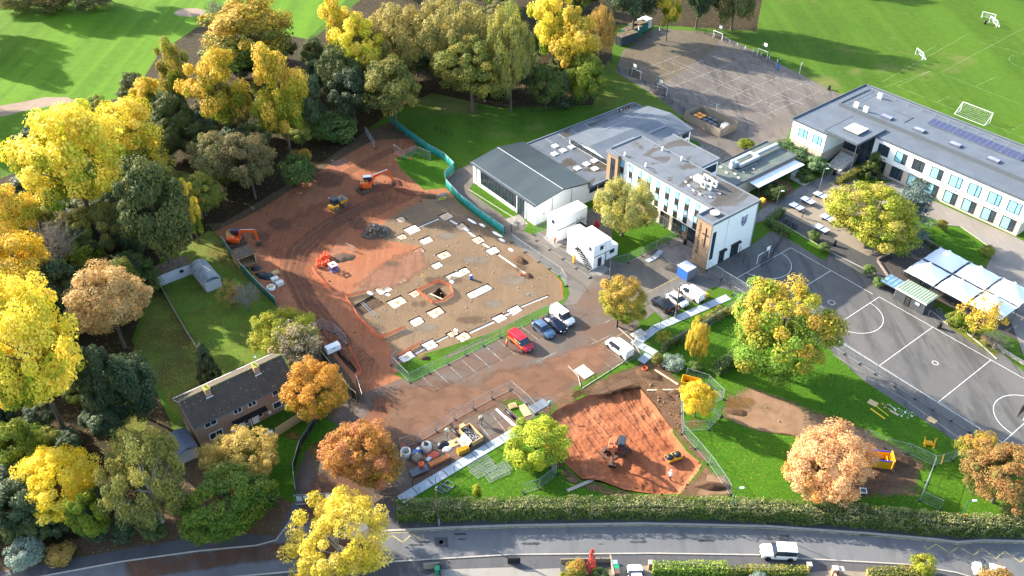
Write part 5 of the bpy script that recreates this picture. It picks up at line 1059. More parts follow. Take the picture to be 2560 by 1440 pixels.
# bin compound
t = thing('bin_compound', 'timber-fenced bin compound behind the rear wing', 'fence', Wv(-121.2,145.3), TH); gb = random.Random(2)
k = MB(); k.box(0,.15,0,2.1,0,1.95); 
board = MB().box(0,.145,-.012,.012,0,2.0).mesh('board', m_timber); nb_ = 0
for side, (x0,y0,dx,dy,L_) in enumerate(((0,0,1,0,11),(0,5.8,1,0,11),(0,0,0,1,5.8),(11,0,0,1,5.8))):
    for i in range(int(L_/.16)):
        o = link('board', board, t, (x0+dx*.16*i, y0+dy*.16*i, gb.uniform(-.03,.03)), math.atan2(dy,dx))
for i, (x, y) in enumerate(((1.6,1.2),(1.6,2.5),(2.9,1.2),(2.9,2.5),(4.4,1.3),(4.4,2.9),(5.9,1.4),(5.9,3.0),(7.3,1.2))):
    oc = i < 4; b = thing('wheeled_bin', 'orange-lidded bin in the timber compound' if oc else 'grey-lidded bin in the timber compound', 'bin', Wv(-121.2+x,145.3+y+1.0), TH, 'bins in the timber compound')
    k = MB(); k.prism([(-.5,-.45),(.5,-.45),(.5,.45),(-.5,.45)],.12,1.05); k.build('body', m_black if oc else m_edge, b); k = MB(); k.box(-.55,.55,-.5,.5,1.05,1.13); bevel(k.build('lid', plain('amber_lid', C('e0913a'), .5) if oc else m_edge, b), .03)
for i in range(3): b = thing('panel_stack', 'white board leaning in the timber compound', 'board', Wv(-112.6+.5*i,147.6), TH, 'white boards in the timber compound'); k = MB(); k.add([(0,0,0),(.1,0,0),(.1,1.6,0),(0,1.6,0),(.5,0,1.9),(.6,0,1.9),(.6,1.6,1.9),(.5,1.6,1.9)],[(3,2,1,0),(4,5,6,7),(0,1,5,4),(1,2,6,5),(2,3,7,6),(3,0,4,7)]); k.build('board', m_whiteplast, b)
# -- painted lines
m_line = plain('white_line_paint', C('e2e2df'), .7, .12, 2); 
def wornpaint(name, c, lo, hi, amax):
    k = NT(name); k.l(k.ramp(k.noise(.9, 5, .7), lo, hi, .08, amax), k.b.inputs['Alpha']); return k.out(c, .85)
m_lineold = wornpaint('worn_line_paint', C('b5b2aa'), .35, .6, .8); m_yline = wornpaint('yellow_line_paint', C('b3a56a'), .3, .55, .9); m_fline = wornpaint('field_line_paint', C('9fb584'), .35, .7, .55)
def line(k, a, b, wd=.07, z=.006):
    d = (b-a); L_ = d.length
    if L_ < .01: return
    n = Vector((-d.y, d.x, 0))/L_*wd/2; k.add([(p.x, p.y, z) for p in (a-n, b-n, b+n, a+n)], [(0,1,2,3)])
def poly(k, pts, wd=.07, z=.006):
    for a, b in zip(pts, pts[1:]): line(k, a, b, wd, z)
def arc(c, r, a0, a1, n=20): return [c+Vector((r*math.cos(a0+(a1-a0)*i/n), r*math.sin(a0+(a1-a0)*i/n), 0)) for i in range(n+1)]
def lines(name, k, mat): return tag(k.build(name, mat), kind='structure')
k = MB(); c0 = (-54.62, 108.25); L_, B_ = 30.5, 15.25
def N(x, y): return Wv(c0[0]+x, c0[1]+y)
poly(k, [N(0,0),N(L_,0),N(L_,B_),N(0,B_),N(0,0)]); line(k, N(L_/3,0), N(L_/3,B_)); line(k, N(2*L_/3,0), N(2*L_/3,B_)); poly(k, arc(N(L_/2,B_/2),.45,0,6.2832,14)); poly(k, arc(N(0,B_/2),4.9,TH-math.pi/2,TH+math.pi/2,26)); poly(k, arc(N(L_,B_/2),4.9,TH+math.pi/2,TH+1.5*math.pi,26))
c0 = (-73.4, 108.2); poly(k, [N(17.6,0),N(0,0),N(0,15.1),N(17.6,15.1)]); poly(k, arc(N(0,7.5),4.85,TH-math.pi/2,TH+math.pi/2,26)); line(k, N(9,0), N(9,15.1)); poly(k, arc(N(14.6,7.5),.6,0,6.283,14))
lines('court_markings', k, m_line)
k = MB(); c0 = (-152, 153)
for v in (3.0, 4.4, 8.8, 13.2, 14.6, 19.0, 20.4, 24.8, 29.0, 30.4): line(k, N(3 if v < 19 else 9, v), N(43, v), .09)
for u in (5, 11, 17, 23.8, 29.6, 35.6, 41): line(k, N(u, 3.0 if u < 30 else 8.8), N(u, 30.4), .09)
poly(k, arc(N(43,16),4.9,TH+math.pi/2,TH+1.5*math.pi,20), .09); poly(k, arc(N(24,1.5),4.0,TH,TH+math.pi,20), .09); poly(k, arc(N(33,32),4.0,TH+math.pi,TH+2*math.pi,20), .09)
lines('court_markings', k, m_lineold)
k = MB(); c0 = (0, 0)
for a, b in (((2205,220),(2330,176)),((2243,216),(2330,176)),((2205,205),(2420,85)),((2350,182),(2560,70)),((2560,135),(2450,105)),((2350,182),(2560,265)),((2243,216),(2560,345)),((2340,255),(2372,242)),((2372,242),(2420,262)),((2440,215),(2490,192)),((2530,325),(2560,310)),((2290,140),(2340,115))): line(k, P(*a), P(*b), .14)
poly(k, arc(P(2575,155),5,0,6.283,24), .14); lines('pitch_markings', k, m_fline)
k = MB()
for i in range(9):
    a = P(1055+31*i, 941-15.6*i); line(k, a, a+Wv(4.8, .1), .09)
for (a, b) in (((1370,757),(1407,790)),): pass
for a, b in (((1474,842),(1560,903)),((1505,810),(1535,795)),((1474,862),(1528,838)),((1478,880),(1530,920)),((1340,905),(1392,880)),((1330,928),(1420,885))): line(k, P(*a), P(*b), .08)
for i in range(5): line(k, P(1614+22*i, 756-12*i), P(1664+24*i, 793-12*i), .09)
for i in range(8): line(k, P(1082+36*i, 1108-19*i), P(1118+36*i, 1152-19*i), .09)
for i in range(6): line(k, P(1752+10.8*i, 369+5.4*i), P(1770+10.8*i, 361+5.4*i), .1)
lines('parking_lines', k, m_lineold)
k = MB(); poly(k, [P(*q) for q in ((1415,905),(1500,862),(1600,812))], .08); poly(k, [P(*q) for q in ((1610,735),(1700,690))], .08); poly(k, [P(*q) for q in ((1060,1100),(1180,1045),(1290,985))], .1)
poly(k, [P(*q) for q in ((961,1333),(1130,1324),(1280,1319),(1605,1314),(1920,1321),(2170,1339),(2330,1353),(2395,1361),(2457,1356),(2560,1359))], .1)
poly(k, [P(*q) for q in ((955,1357),(980,1338),(1007,1356),(1030,1335),(1058,1352),(1058,1331))], .14)
poly(k, [P(*q) for q in ((2309,1355),(2317,1375),(2340,1360),(2374,1382),(2397,1367),(2433,1388),(2456,1371),(2490,1396),(2512,1378),(2550,1405),(2575,1388))], .14); lines('road_markings', k, m_yline)
k = MB(); poly(k, [P(*q) for q in ((1280,1388),(1630,1385),(1905,1389),(1990,1397),(2270,1413),(2390,1433))], .08); lines('road_edge_line', k, m_line)
# kerbs
m_kerb = plain('kerb_stone', C('a59d92'), .85, .2, 1.5, bump=.2)
def kerb(px, wd=.16, h=.11, name='kerb'):
    pts = [P(*q) for q in px]; k = MB(); n = len(pts); vs_ = []
    for i, p in enumerate(pts):
        d = (pts[min(i+1,n-1)]-pts[max(i-1,0)]).normalized(); s_ = Vector((-d.y,d.x,0))*wd/2
        for o_, z in ((-1,-.02),(-1,h),(1,h),(1,-.02)): q = p+s_*o_; vs_.append((q.x,q.y,z))
    k.add(vs_, [(4*i+j,4*i+4+j,4*i+5+j,4*i+1+j) for i in range(n-1) for j in range(3)]+[(0,1,2,3),(4*n-1,4*n-2,4*n-3,4*n-4)]); return tag(k.build(name, m_kerb), kind='structure')
kerb([(-60,1472),(112,1440),(300,1405),(500,1377),(640,1364),(690,1351),(715,1317),(742,1280)]); kerb([(955,1328),(1130,1319),(1280,1314),(1605,1309),(1920,1316),(2170,1334),(2330,1348),(2395,1356),(2457,1351),(2560,1354),(2700,1360)], .3)
kerb([(500,1450),(720,1430),(990,1404),(1280,1387),(1630,1384),(1905,1388),(1990,1396),(2270,1412),(2390,1432),(2470,1455)]); kerb([(1590,850),(1560,905),(1455,972)], .12); kerb([(1420,915),(1445,940),(1452,968)], .12); kerb([(1546,820),(1580,850),(1605,892)], .12); kerb([(1172,474),(1290,548)], .12); kerb([(1935,548),(2010,592),(2078,632)], .12); kerb([(2395,815),(2450,860),(2492,898)], .15); kerb([(2330,560),(2400,566),(2485,626)], .1); kerb([(2080,632),(2260,722),(2370,812)], .12)
# -- white tensile canopies
m_sail = plain('white_tensile_fabric', C('e4e6ea'), .6, .05, .4); m_saile = m_edge
CN = ['top left','left of the middle row','top right','in the centre','at the right edge','lowest right, behind the half-bare tree']
for i, (u0, v0) in enumerate(((-54.5,135.1),(-54.5,129.1),(-48.6,135.1),(-48.6,129.1),(-42.7,135.3),(-42.7,129.4))):
    t = thing('canopy_umbrella', 'white tensile canopy square, ' + CN[i], 'canopy', Wv(u0+2.85, v0+2.85), TH, 'white tensile canopies'); k = MB(); n = 16; g_ = {}
    for a in range(n+1):
        for c_ in range(n+1):
            x = -1+2*a/n; y = -1+2*c_/n; m_ = max(abs(x),abs(y)); s_ = min(abs(x),abs(y))
            pinch = 1-.035*(1-(s_/max(m_,1e-6))**2)*m_ if m_ > 0 else 1
            r = math.hypot(x,y); z = 2.95+2.3*max(0,1-r/1.25)**1.35+.22*abs(x*y)
            g_[a,c_] = len(k.v); k.v.append((x*2.85*pinch, y*2.85*pinch, z))
    for a in range(n):
        for c_ in range(n): k.f.append((g_[a,c_],g_[a+1,c_],g_[a+1,c_+1],g_[a,c_+1])); k.m.append(0)
    o = k.build('fabric', m_sail, t, True)
    k = MB(); k.tube((0,0,0),(0,0,5.1),.09,.07,8); k.build('mast', m_edge, t); k = MB(); k.lathe([(.35,4.85),(.2,5.15),(.05,5.25)],12); k.build('cap', m_wframe, t, True)
    k = MB()
    for x in (-1,1):
        for y in (-1,1): k.tube((0,0,2.6),(x*2.7,y*2.7,3.1),.05,.04,5)
    k.path([(-2.75,-2.75,3.12),(2.75,-2.75,3.12),(2.75,2.75,3.12),(-2.75,2.75,3.12),(-2.75,-2.75,3.12)], .06, 5); k.build('frame', m_edge, t)
    [MB().tube((x*2.7,-2.7,0),(x*2.7,-2.7,3.1),.06,.06,6).build('post', m_edge, t) for x in (-1,1)]
# kiosk
t = thing('kiosk', 'dark timber kiosk with a pale green ribbed metal roof beside the netball court', 'kiosk', Wv(-52.8,124.95), TH); m_gr = plain('pale_green_metal', C('9aa88f'), .5, .12); k = MB(); k.box(0,5.5,0,3.5,0,2.35); k.build('wall', plain('dark_boarding', C('43464a'), .8, .2, 2), t)
k = MB(); k.box(-.15,5.65,-.15,3.65,2.35,2.45); o = k.build('roof', m_gr, t); k = MB(); [k.box(x-.03,x+.03,-.12,3.62,2.45,2.53) for x in np.linspace(.1,5.4,12)]; k.build('roof_seam', m_gr, o); k = MB(); k.box(-.2,5.7,-.25,-.15,2.3,2.5); k.build('gutter', m_wframe, o)
win(t, 'y', 0, -1, 3.6, 4.6, 1.2, 1.9, m_edge, m_greyw); win(t, 'y', 0, -1, 1.9, 2.8, .05, 2.1, m_frame, m_spand, (), .06, 'door')
t = thing('glazed_canopy', 'low blue-glazed frame roof beside the kiosk', 'shelter', P(2228,722), TH); k = MB(); k.box(-1.6,1.6,-1.5,1.5,1.5,1.56); k.build('glazing', glass('blue_canopy_glass', C('5f7f9c'), .1), t); k = MB(); [k.box(-1.62+.8*i-.03,-1.62+.8*i+.03,-1.5,1.5,1.56,1.6) for i in range(5)]; [k.box(-1.6,1.6,y-.03,y+.03,1.561,1.59) for y in (-1.5,-.5,.5,1.5)]; k.build('frame', m_steel, t); [MB().tube((x,y,0),(x,y,1.5),.05,.05,5).build('leg', m_steel, t) for x in (-1.5,1.5) for y in (-1.4,1.4)]
# retaining walls round the seating
m_rwall = plain('brown_block_wall', C('7c6f66'), .9, .2, 1.5, bump=.3)
def wall(px, wd, h, mat, label, name='wall', cat='wall'):
    pts = [P(*q) for q in px]; o0 = pts[0]; k = MB()
    for a, b in zip(pts, pts[1:]): d = b-a; T = Matrix.Translation(a-o0)@Matrix.Rotation(math.atan2(d.y,d.x),4,'Z'); k.box(-wd/2,d.length+wd/2-.002,-wd/2,wd/2,0,h,0,T)
    return tag(k.build(name, mat, loc=o0), label, cat)
wall([(2195,650),(2285,600),(2310,600),(2390,650)], .35, .55, m_rwall, 'brown block wall behind the white canopies'); wall([(2195,655),(2235,715),(2310,760)], .3, .35, m_rwall, 'low block wall between the kiosk and the playground'); wall([(2490,868),(2560,912),(2640,960)], .3, .5, m_kerb, 'pale low wall beside the ramp at the right edge')
# tables, benches
m_tt = plain('pale_blue_table_top', C('a9b9da'), .4, .08); 
for i, (x, y) in enumerate(((2050,495),(2018,508),(1990,523),(2068,552),(2052,578))):
    t = thing('table_tennis_table', 'pale blue outdoor table-tennis table, ' + ['farthest of the row','middle of the row','nearest the hedge','upper of the pair under the tree','lower of the pair under the tree'][i], 'table', P(x, y), TH, 'outdoor table-tennis tables'); k = MB(); k.box(-1.37,1.37,-.76,.76,.72,.78); o = k.build('table_top', m_tt, t); k = MB(); k.box(-.02,.02,-.8,.8,.78,.92); k.build('net', m_steel, t); k = MB(); k.box(-1.36,1.36,-.015,.015,.781,.785); k.build('centre_line', m_line, o)
    for sx in (-.9,.9): k = MB(); k.box(sx-.08,sx+.08,-.5,.5,0,.72); k.build('leg', m_edge, t)
for i, (x, y) in enumerate(((2370,752),(2285,710),(2270,690))):
    t = thing('picnic_bench', ['black picnic bench right of the kiosk', 'dark picnic bench behind the kiosk', 'dark picnic bench under the leftmost canopy'][i], 'bench', P(x, y), TH); k = MB(); k.box(-.9,.9,-.4,.4,.7,.76); k.build('table_top', m_black, t); 
    for s_ in (-1,1): k = MB(); k.box(-.9,.9,s_*.75-.14,s_*.75+.14,.42,.47); k.build('seat', m_black, t); k = MB(); k.box(s_*.6-.05,s_*.6+.05,-.8,.8,.38,.42); k.tube((s_*.6,-.7,0),(s_*.6,-.25,.7),.04,.04,4); k.tube((s_*.6,.7,0),(s_*.6,.25,.7),.04,.04,4); k.build('leg_frame', m_black, t)
def litterbin(x, y, label, mat=None, h=1.1):
    t = thing('litter_bin', label, 'bin', P(x, y)); k = MB(); k.lathe([(.27,0),(.33,.05),(.35,h*.7),(.33,h*.72)],12); k.build('body', mat or m_black, t, True); k = MB(); k.lathe([(.34,h*.8),(.36,h*.86),(.28,h*.97),(.05,h)],12); [k.tube((.3*math.cos(a),.3*math.sin(a),h*.7),(.3*math.cos(a),.3*math.sin(a),h*.82),.03,.03,4) for a in (0,1.57,3.14,4.71)]; k.build('hood', mat or m_black, t, True)
for x, y, l in ((2347,820,'black litter bin beside the netball court line'),(2072,224,'black litter bin at the field corner of the upper court'),(2203,640,'black litter bin under the broad yellow-green tree'),(2085,614,'black litter bin at the end of the bin strip'),(2085,437,'black litter bin at the foot of the laurels'),(2462,60,'black litter bin beside the small goals'),(1712,610,'black planter bin at the school entrance')): litterbin(x, y, l)
for i in range(4): t = thing('wheelie_bin', 'dark wheeled bin in the row beside the L-shaped hedge', 'bin', P(1963+8*i, 557+5*i), TH, 'row of wheeled bins'); k = MB(); k.prism([(-.28,-.3),(.28,-.3),(.28,.3),(-.28,.3)],.08,1.0); k.build('body', m_edge, t); k = MB(); k.box(-.3,.3,-.34,.32,1.0,1.08); k.build('lid', m_black, t)
# bollards, posts and goals of the upper court
def lamp(x, y, h, label, mat, lumin=True):
    t = thing('lamp_post', label, 'lamp post', P(x, y)); k = MB(); k.tube((0,0,0),(0,0,h),.08,.05,8); k.build('column', mat, t); k = MB(); k.tube((0,0,h-.05),(.5,.0,h+.08),.035,.03,5); k.build('arm', mat, t); k = MB(); k.box(.4,.95,-.13,.13,h+.02,h+.16); bevel(k.build('lantern', m_wframe, t), .04)
lamp(2047,478,5.2,'grey lamp post beside the paved path, upper','' or m_steel); lamp(1936,535,5.2,'grey lamp post beside the paved path, lower', m_steel); lamp(2386,1326,6.0,'green lamp post with a yellow sign in the road hedge', m_contg); lamp(1824,1294,6.0,'green lamp post standing in the road hedge', m_contg)
t = thing('road_sign', 'yellow rectangular sign on a post in the road hedge', 'sign', P(2393,1322)); k = MB(); k.tube((0,0,0),(0,0,3.0),.04,.04,6); k.build('post', m_black, t); k = MB(); k.box(-.4,.4,-.03,.01,2.4,3.0); k.build('plate', m_yellow, t)
def goal(u, v, wd, h, dp, rz, label, wh=m_wframe):
    t = thing('football_goal', label, 'goal', Wv(u, v), TH+rz); k = MB(); k.path([(0,0,0),(0,0,h),(wd,0,h),(wd,0,0)], .06, 6); k.build('goal_frame', wh, t); k = MB(); k.path([(0,0,h),(0,-dp,0),(wd,-dp,0),(wd,0,h)], .05, 5); k.path([(0,-dp,0),(0,0,0)], .04); k.path([(wd,-dp,0),(wd,0,0)], .04); k.build('back_frame', wh, t)
    k = MB(); n = int(wd/.3)
    for i in range(1, n): x = wd*i/n; k.tube((x,0,h),(x,-dp,0),.008,.008,3,0,False)
    for i in range(1, 8): f = i/8; k.tube((0,-dp*f,h*(1-f)),(wd,-dp*f,h*(1-f)),.008,.008,3,0,False); k.tube((0,0,h*(1-f)),(0,-dp*f,h*(1-f)),.008,.008,3,0,False); k.tube((wd,0,h*(1-f)),(wd,-dp*f,h*(1-f)),.008,.008,3,0,False)
    k.build('net', wh, t)
goal(-83.97, 199.8, 7.4, 2.4, 2.4, 0, 'full-size white football goal behind the two-storey block')
for x, y, rz, l in ((2305,150,R(150),'small white goal in the middle of the playing field'),(2485,52,R(190),'small white goal at the top right, farther of two'),(2490,68,R(150),'small white goal at the top right, nearer of two')): u, v = UV(P(x, y)); goal(u, v, 3.6, 1.8, 1.2, rz, l)
def muga(u, v, rz, label, sc=1.0):
    t = thing('goal_unit', label, 'goal', Wv(u, v), TH+rz); k = MB(); k.path([(0,0,0),(0,0,2.0),(3.2,0,2.0),(3.2,0,0)], .06, 6); k.build('goal_frame', m_wframe, t); k = MB()
    k.path([(0,-.9,0),(0,-.9,2.6),(.3,-.9,3.1),(.9,-.9,3.1),(1.2,-.9,2.6),(1.2,-.9,2.0)], .045); k.path([(2.0,-.9,2.0),(2.0,-.9,2.6),(2.3,-.9,3.1),(2.9,-.9,3.1),(3.2,-.9,2.6),(3.2,-.9,0)], .045); k.path([(0,-.9,2.05),(3.2,-.9,2.05)], .05); k.build('hoop_frame', m_black, t)
    k = MB(); [k.tube((.12*i,-.9,0),(.12*i,-.9,2.0),.018,.018,3,0,False) for i in range(1,27)]; k.build('back_mesh', m_black, t); k = MB(); k.box(1.1,2.1,-.75,-.7,2.9,3.7); k.build('backboard', m_whiteplast, t)
muga(-73.9, 114.2, R(90), 'white goal with black hoops at the end of the playground court'); muga(-146, 152.6, 0, 'white goal with a backboard on the near side of the upper court, left'); muga(-135.6, 151.2, 0, 'white goal with a backboard on the near side of the upper court, right'); muga(-146.6, 187.3, R(180), 'white goal with a backboard on the far side of the upper court, left'); muga(-131.2, 187.3, R(180), 'white goal with a backboard on the far side of the upper court, right')
muga(-24.5, 118, R(-90), 'white goal with black hoops at the right end of the netball court')
m_bolw = plain('white_bollard', C('d8d8d4'), .7)
for i, x in enumerate(range(9)): u = -150+2.7*i; t = tag(MB().tube((0,0,0),(0,0,.8),.12,.1,8).build('bollard', m_bolw, loc=Wv(u,188.2)), 'short pale bollard in the row along the far side of the upper court', 'bollard', 'row of pale bollards')
for (x, y) in ((1462,85),(1315,98)): pass
for x, y, l in ((1645,102,'netball post with a white backboard in the leafy corner of the upper court'),(1593,100,'netball post with a white backboard beside the dark container'),(1788,290,'slim white netball post beside the bin compound'),(1998,185,'slim netball post at the field edge of the upper court'),(1944,175,'blue-padded netball post at the field edge of the upper court')):
    t = thing('netball_post', l, 'post', P(x, y)); k = MB(); k.tube((0,0,0),(0,0,3.05),.05,.04,6); k.build('pole', m_wframe if 'slim' in l else m_black, t); k = MB(); k.lathe([(.2,3.0),(.22,3.02)],10,T=Matrix.Translation((.25,0,0))); k.build('ring', m_steel, t)
    if 'back' in l: k = MB(); k.lathe([(.5,0),(.5,.04)],14,T=Matrix.Translation((.05,0,3.3))@Matrix.Rotation(R(90),4,'Y')); k.build('backboard', m_whiteplast, t)
    if 'blue' in l: k = MB(); k.tube((0,0,.1),(0,0,1.7),.25,.25,8); k.build('pad', m_blue, t)
# ------------------------------------------------------------------ fences
m_fence = plain('dull_galvanised_wire', C('8f9598'), .5, .1, 2, 0.0)
kx = MB(); Wp = 3.4
kx.path([(.05,0,.12),(.05,0,2.0),(Wp-.05,0,2.0),(Wp-.05,0,.12),(.05,0,.12)], .024, 5)
kx.tube((.05,0,.7),(Wp-.05,0,.7),.012,.012,3)
for i in range(1, 23): x = .05+(Wp-.1)*i/23; kx.tube((x,0,.14),(x,0,1.98),.0055,.0055,3,0,False)
for z in (.4,1.0,1.3,1.6,1.85): kx.tube((.05,0,z),(Wp-.05,0,z),.0055,.0055,3,0,False)
PANEL = kx.mesh('mesh_panel', m_fence); FOOT = MB().box(-.33,.33,-.11,.11,0,.13).mesh('foot_block', m_black)
def heras(px, label, lean=0.0, world=False):
    pts = px if world else [P(*q) for q in px]; o0 = pts[0].copy(); t = thing('mesh_fence', label, 'fence', o0)
    for a, b in zip(pts, pts[1:]):
        d = b-a; L_ = d.length; n = max(1, round(L_/3.4)); rz = math.atan2(d.y,d.x)
        for i in range(n):
            q = a-o0+d*(i/n); o = link('fence_panel', PANEL, t, (q.x,q.y,.0), rz); o.scale = (L_/n/Wp,1,1); o.rotation_euler = (rnd.uniform(-.03,.03)+lean, 0, rz)
            link('foot_block', FOOT, t, (q.x,q.y,0), rz+math.pi/2)
    q = pts[-1]-o0; link('foot_block', FOOT, t, (q.x,q.y,0), rz+math.pi/2); return t
for px, l in (
 ([(994,898),(980,912),(1024,956),(1120,911),(1209,865),(1292,822),(1410,766)], 'steel mesh fence along the south side of the foundation platform'),
 ([(1416,716),(1400,690),(1347,655),(1280,607)], 'steel mesh fence between the platform and the site drive'),
 ([(1342,602),(1408,648),(1475,695)], 'steel mesh fence in front of the white cabins'),
 ([(1523,700),(1525,668),(1570,657),(1640,625),(1700,592)], 'steel mesh fence between the willow lawn and the entrance paving'),
 ([(1335,588),(1370,573)], 'short steel mesh fence at the corner of the hall'),
 ([(1625,548),(1662,568),(1694,590)], 'steel mesh fence under the main block windows'),
 ([(1768,676),(1842,720),(1958,790),(2075,862)], 'steel mesh fence along the upper half of the playground edge'),
 ([(2075,862),(2189,935),(2289,997),(2425,1080),(2470,1110)], 'steel mesh fence along the netball court edge'),
 ([(1702,985),(1706,1085),(1740,1122),(1772,1160),(1807,1210),(1824,1238)], 'steel mesh fence running down the right side of the clay pit'),
 ([(1714,943),(1770,962),(1808,998),(1775,1012)], 'steel mesh fence behind the small yellow tree'),
 ([(1706,1078),(1770,1075),(1801,1042),(1775,1024)], 'steel mesh fence ring below the small yellow tree'),
 ([(2160,1095),(2212,1120),(2270,1134),(2332,1164)], 'steel mesh fence above the bare soil at the right'),
 ([(2332,1164),(2380,1151),(2405,1129)], 'steel mesh fence reaching up to the netball court corner'),
 ([(2332,1166),(2299,1252),(2350,1276)], 'steel mesh fence dropping to the road hedge at the right'),
 ([(1000,1121),(1045,1107),(1091,1079),(1137,1049),(1231,997),(1277,975),(1318,1010),(1340,1035)], 'steel mesh fence round the materials yard'),
 ([(1309,1234),(1348,1222),(1391,1187),(1378,1168)], 'steel mesh fence below the lime tree at the pit'),
 ([(1562,908),(1608,888)], 'steel mesh fence panel behind the white van'),
 ([(1652,882),(1765,822),(1802,796),(1858,756),(1832,738)], 'steel mesh fence along the clipped hedges'),
 ([(775,848),(806,820),(838,832),(868,862)], 'steel mesh fence round the white generator'),
 ([(915,335),(938,372)], 'dark mesh fence panel by the laurel bank'),
 ([(985,380),(1010,398),(1040,385),(1078,400)], 'loose steel mesh fence on the grass above the red ground'),
 ): heras(px, l)
def lying(px, rz, label, z=.05):
    t = thing('loose_fence_panel', label, 'fence panel', P(*px)+Vector((0,0,z)), rz); o = link('panel', PANEL, t); o.rotation_euler = (R(-90),0,0); return t
for i, (x, y, rz) in enumerate(((1190,1188,R(38)),(1196,1200,R(40)),(1225,1210,R(30)),(1232,1202,R(33)))): lying((x,y), rz, 'steel mesh panel lying on the grass, ' + ['upper of the left pair','lower of the left pair','upper of the right pair','lower of the right pair'][i], .05+.04*i)
lying((838,418), R(38), 'steel mesh panel lying among leaves above the red ground')
# dark post-and-mesh fences
def postfence(px, h, gap, label, mat=None, mesh=True, rail=True, name='post_fence'):
    pts = [P(*q) for q in px]; o0 = pts[0].copy(); t = thing(name, label, 'fence', o0); mt = mat or m_black
    post = MB().tube((0,0,0),(0,0,h+.1),.045,.045,6).mesh('post', mt)
    for a, b in zip(pts, pts[1:]):
        d = b-a; L_ = d.length; n = max(1, round(L_/gap)); rz = math.atan2(d.y,d.x)
        for i in range(n+1): q = a-o0+d*(i/n); link('post', post, t, (q.x,q.y,0))
        k = MB(); T = Matrix.Translation(a-o0)@Matrix.Rotation(rz,4,'Z')
        if rail: k.tube((0,0,h),(L_,0,h),.02,.02,4,0,True,T)
        if mesh:
            for i in range(int(L_/.22)): k.tube((i*.22,0,.05),(i*.22,0,h),.007,.007,3,0,False,T)
            for z in np.arange(.2,h,.3): k.tube((0,0,z),(L_,0,z),.007,.007,3,0,False,T)
        k.build('mesh_infill', mt, t)
    return t
m_gwire = plain('dark_green_wire', C('2b3d33'), .6)
postfence([(1032,1215),(1080,1190),(1125,1162),(1170,1136),(1213,1112),(1258,1087)], 1.2, 3, 'low dark mesh fence between the materials yard and the walkway')
postfence([(1452,972),(1489,948),(1525,931),(1559,913)], 1.1, 2.6, 'low dark mesh fence above the clay pit')
postfence([(1585,850),(1620,828),(1650,812),(1712,775),(1748,752)], 1.1, 2.4, 'low dark mesh fence along the parking row and walkway')
postfence([(1545,178),(1600,200),(1640,238),(1680,262),(1725,292)], 1.3, 2.6, 'dark post fence along the near side of the upper court')
postfence([(1745,78),(1800,100),(1870,135),(1935,165)], 1.3, 2.6, 'dark post fence along the far side of the upper court')
postfence([(1250,262),(1330,282),(1400,278),(1470,262)], 1.9, 2.4, 'dark green mesh fence along the back of the shaded lawn', m_gwire)
postfence([(1740,82),(1830,88),(1890,82)], 2.0, 2.4, 'dark green mesh fence at the end of the upper court', m_gwire)
postfence([(1775,700),(1850,735)], 1.1, 2.4, 'low dark rail at the playground gate'); postfence([(1846,640),(1870,676)], 2.2, 2.0, 'black ball-stop fence left of the playground goal'); postfence([(1930,640),(1955,605)], 2.2, 2.0, 'black ball-stop fence right of the playground goal')
postfence([(2080,896),(2165,952),(2262,1012),(2402,1112)], .9, 3, 'low wire fence between the lawn and the netball court', m_steel, False)
postfence([(2235,738),(2320,790)], 1.0, 2, 'grey handrail in front of the kiosk', m_steel, False); postfence([(2485,872),(2555,915)], 1.0, 1.6, 'grey handrail on the ramp at the right edge', m_steel, False); postfence([(2040,398),(2075,425)], 1.0, 2, 'grey handrail below the laurels', m_steel, False); postfence([(1088,328),(1130,345)], 1.6, 1.6, 'dark mesh cage on the shaded lawn')
postfence([(1262,585),(1312,568)], 1.5, 1.6, 'black double gate across the drive beside the hall')
# sheeted hoardings
def hoarding(px, h, mat, label, top=None):
    pts = [P(*q) for q in px]; o0 = pts[0].copy(); t = thing('sheeted_fence', label, 'fence', o0)
    for a, b in zip(pts, pts[1:]):
        d = b-a; L_ = d.length; n = max(1, round(L_/3.0)); rz = math.atan2(d.y,d.x)
        for i in range(n):
            k = MB(); m_ = 8; l_ = L_/n
            for j in range(m_+1):
                x = l_*j/m_; w_ = .07*math.sin(j/m_*math.pi)*rnd.uniform(.2,1)
                k.v += [(x,w_*.4,.05),(x,w_,h*.5),(x,0,h)]
            k.f += [(3*j+q,3*j+3+q,3*j+4+q,3*j+1+q) for j in range(m_) for q in (0,1)]; k.m = [0]*len(k.f)
            q = a-o0+d*(i/n); o = k.build('sheet', mat, t, True, (q.x,q.y,0), rz); sm = o.modifiers.new('thick','SOLIDIFY'); sm.thickness = .012
        k = MB(); T = Matrix.Translation(a-o0)@Matrix.Rotation(rz,4,'Z'); k.tube((0,0,h+.02),(L_,0,h+.02),.03 if not top else .05,.03 if not top else .05,5,0,True,T); [k.tube((L_*i/n,-.06,0),(L_*i/n,-.06,h),.03,.03,5,0,True,T) for i in range(n+1)]; k.build('frame', top or m_steel, t)
    return t
hoarding([(978,310),(1020,342),(1068,378),(1110,402),(1136,427),(1113,449),(1115,468),(1150,506),(1200,546),(1260,588)], 2.0, m_teal, 'long teal-sheeted fence curving between the site and the hall')
hoarding([(557,612),(607,682),(650,728),(692,768)], 2.0, plain('dark_teal_sheeting', C('14685f'), .6, .2), 'dark teal-sheeted fence along the garden side of the site')
hoarding([(806,900),(845,950),(880,995),(893,1005)], 2.0, m_black, 'black-sheeted fence with a pale top rail beside the site gate', m_kerb); hoarding([(893,960),(908,1008)], 2.0, m_black, 'black-sheeted site gate leaf standing open')
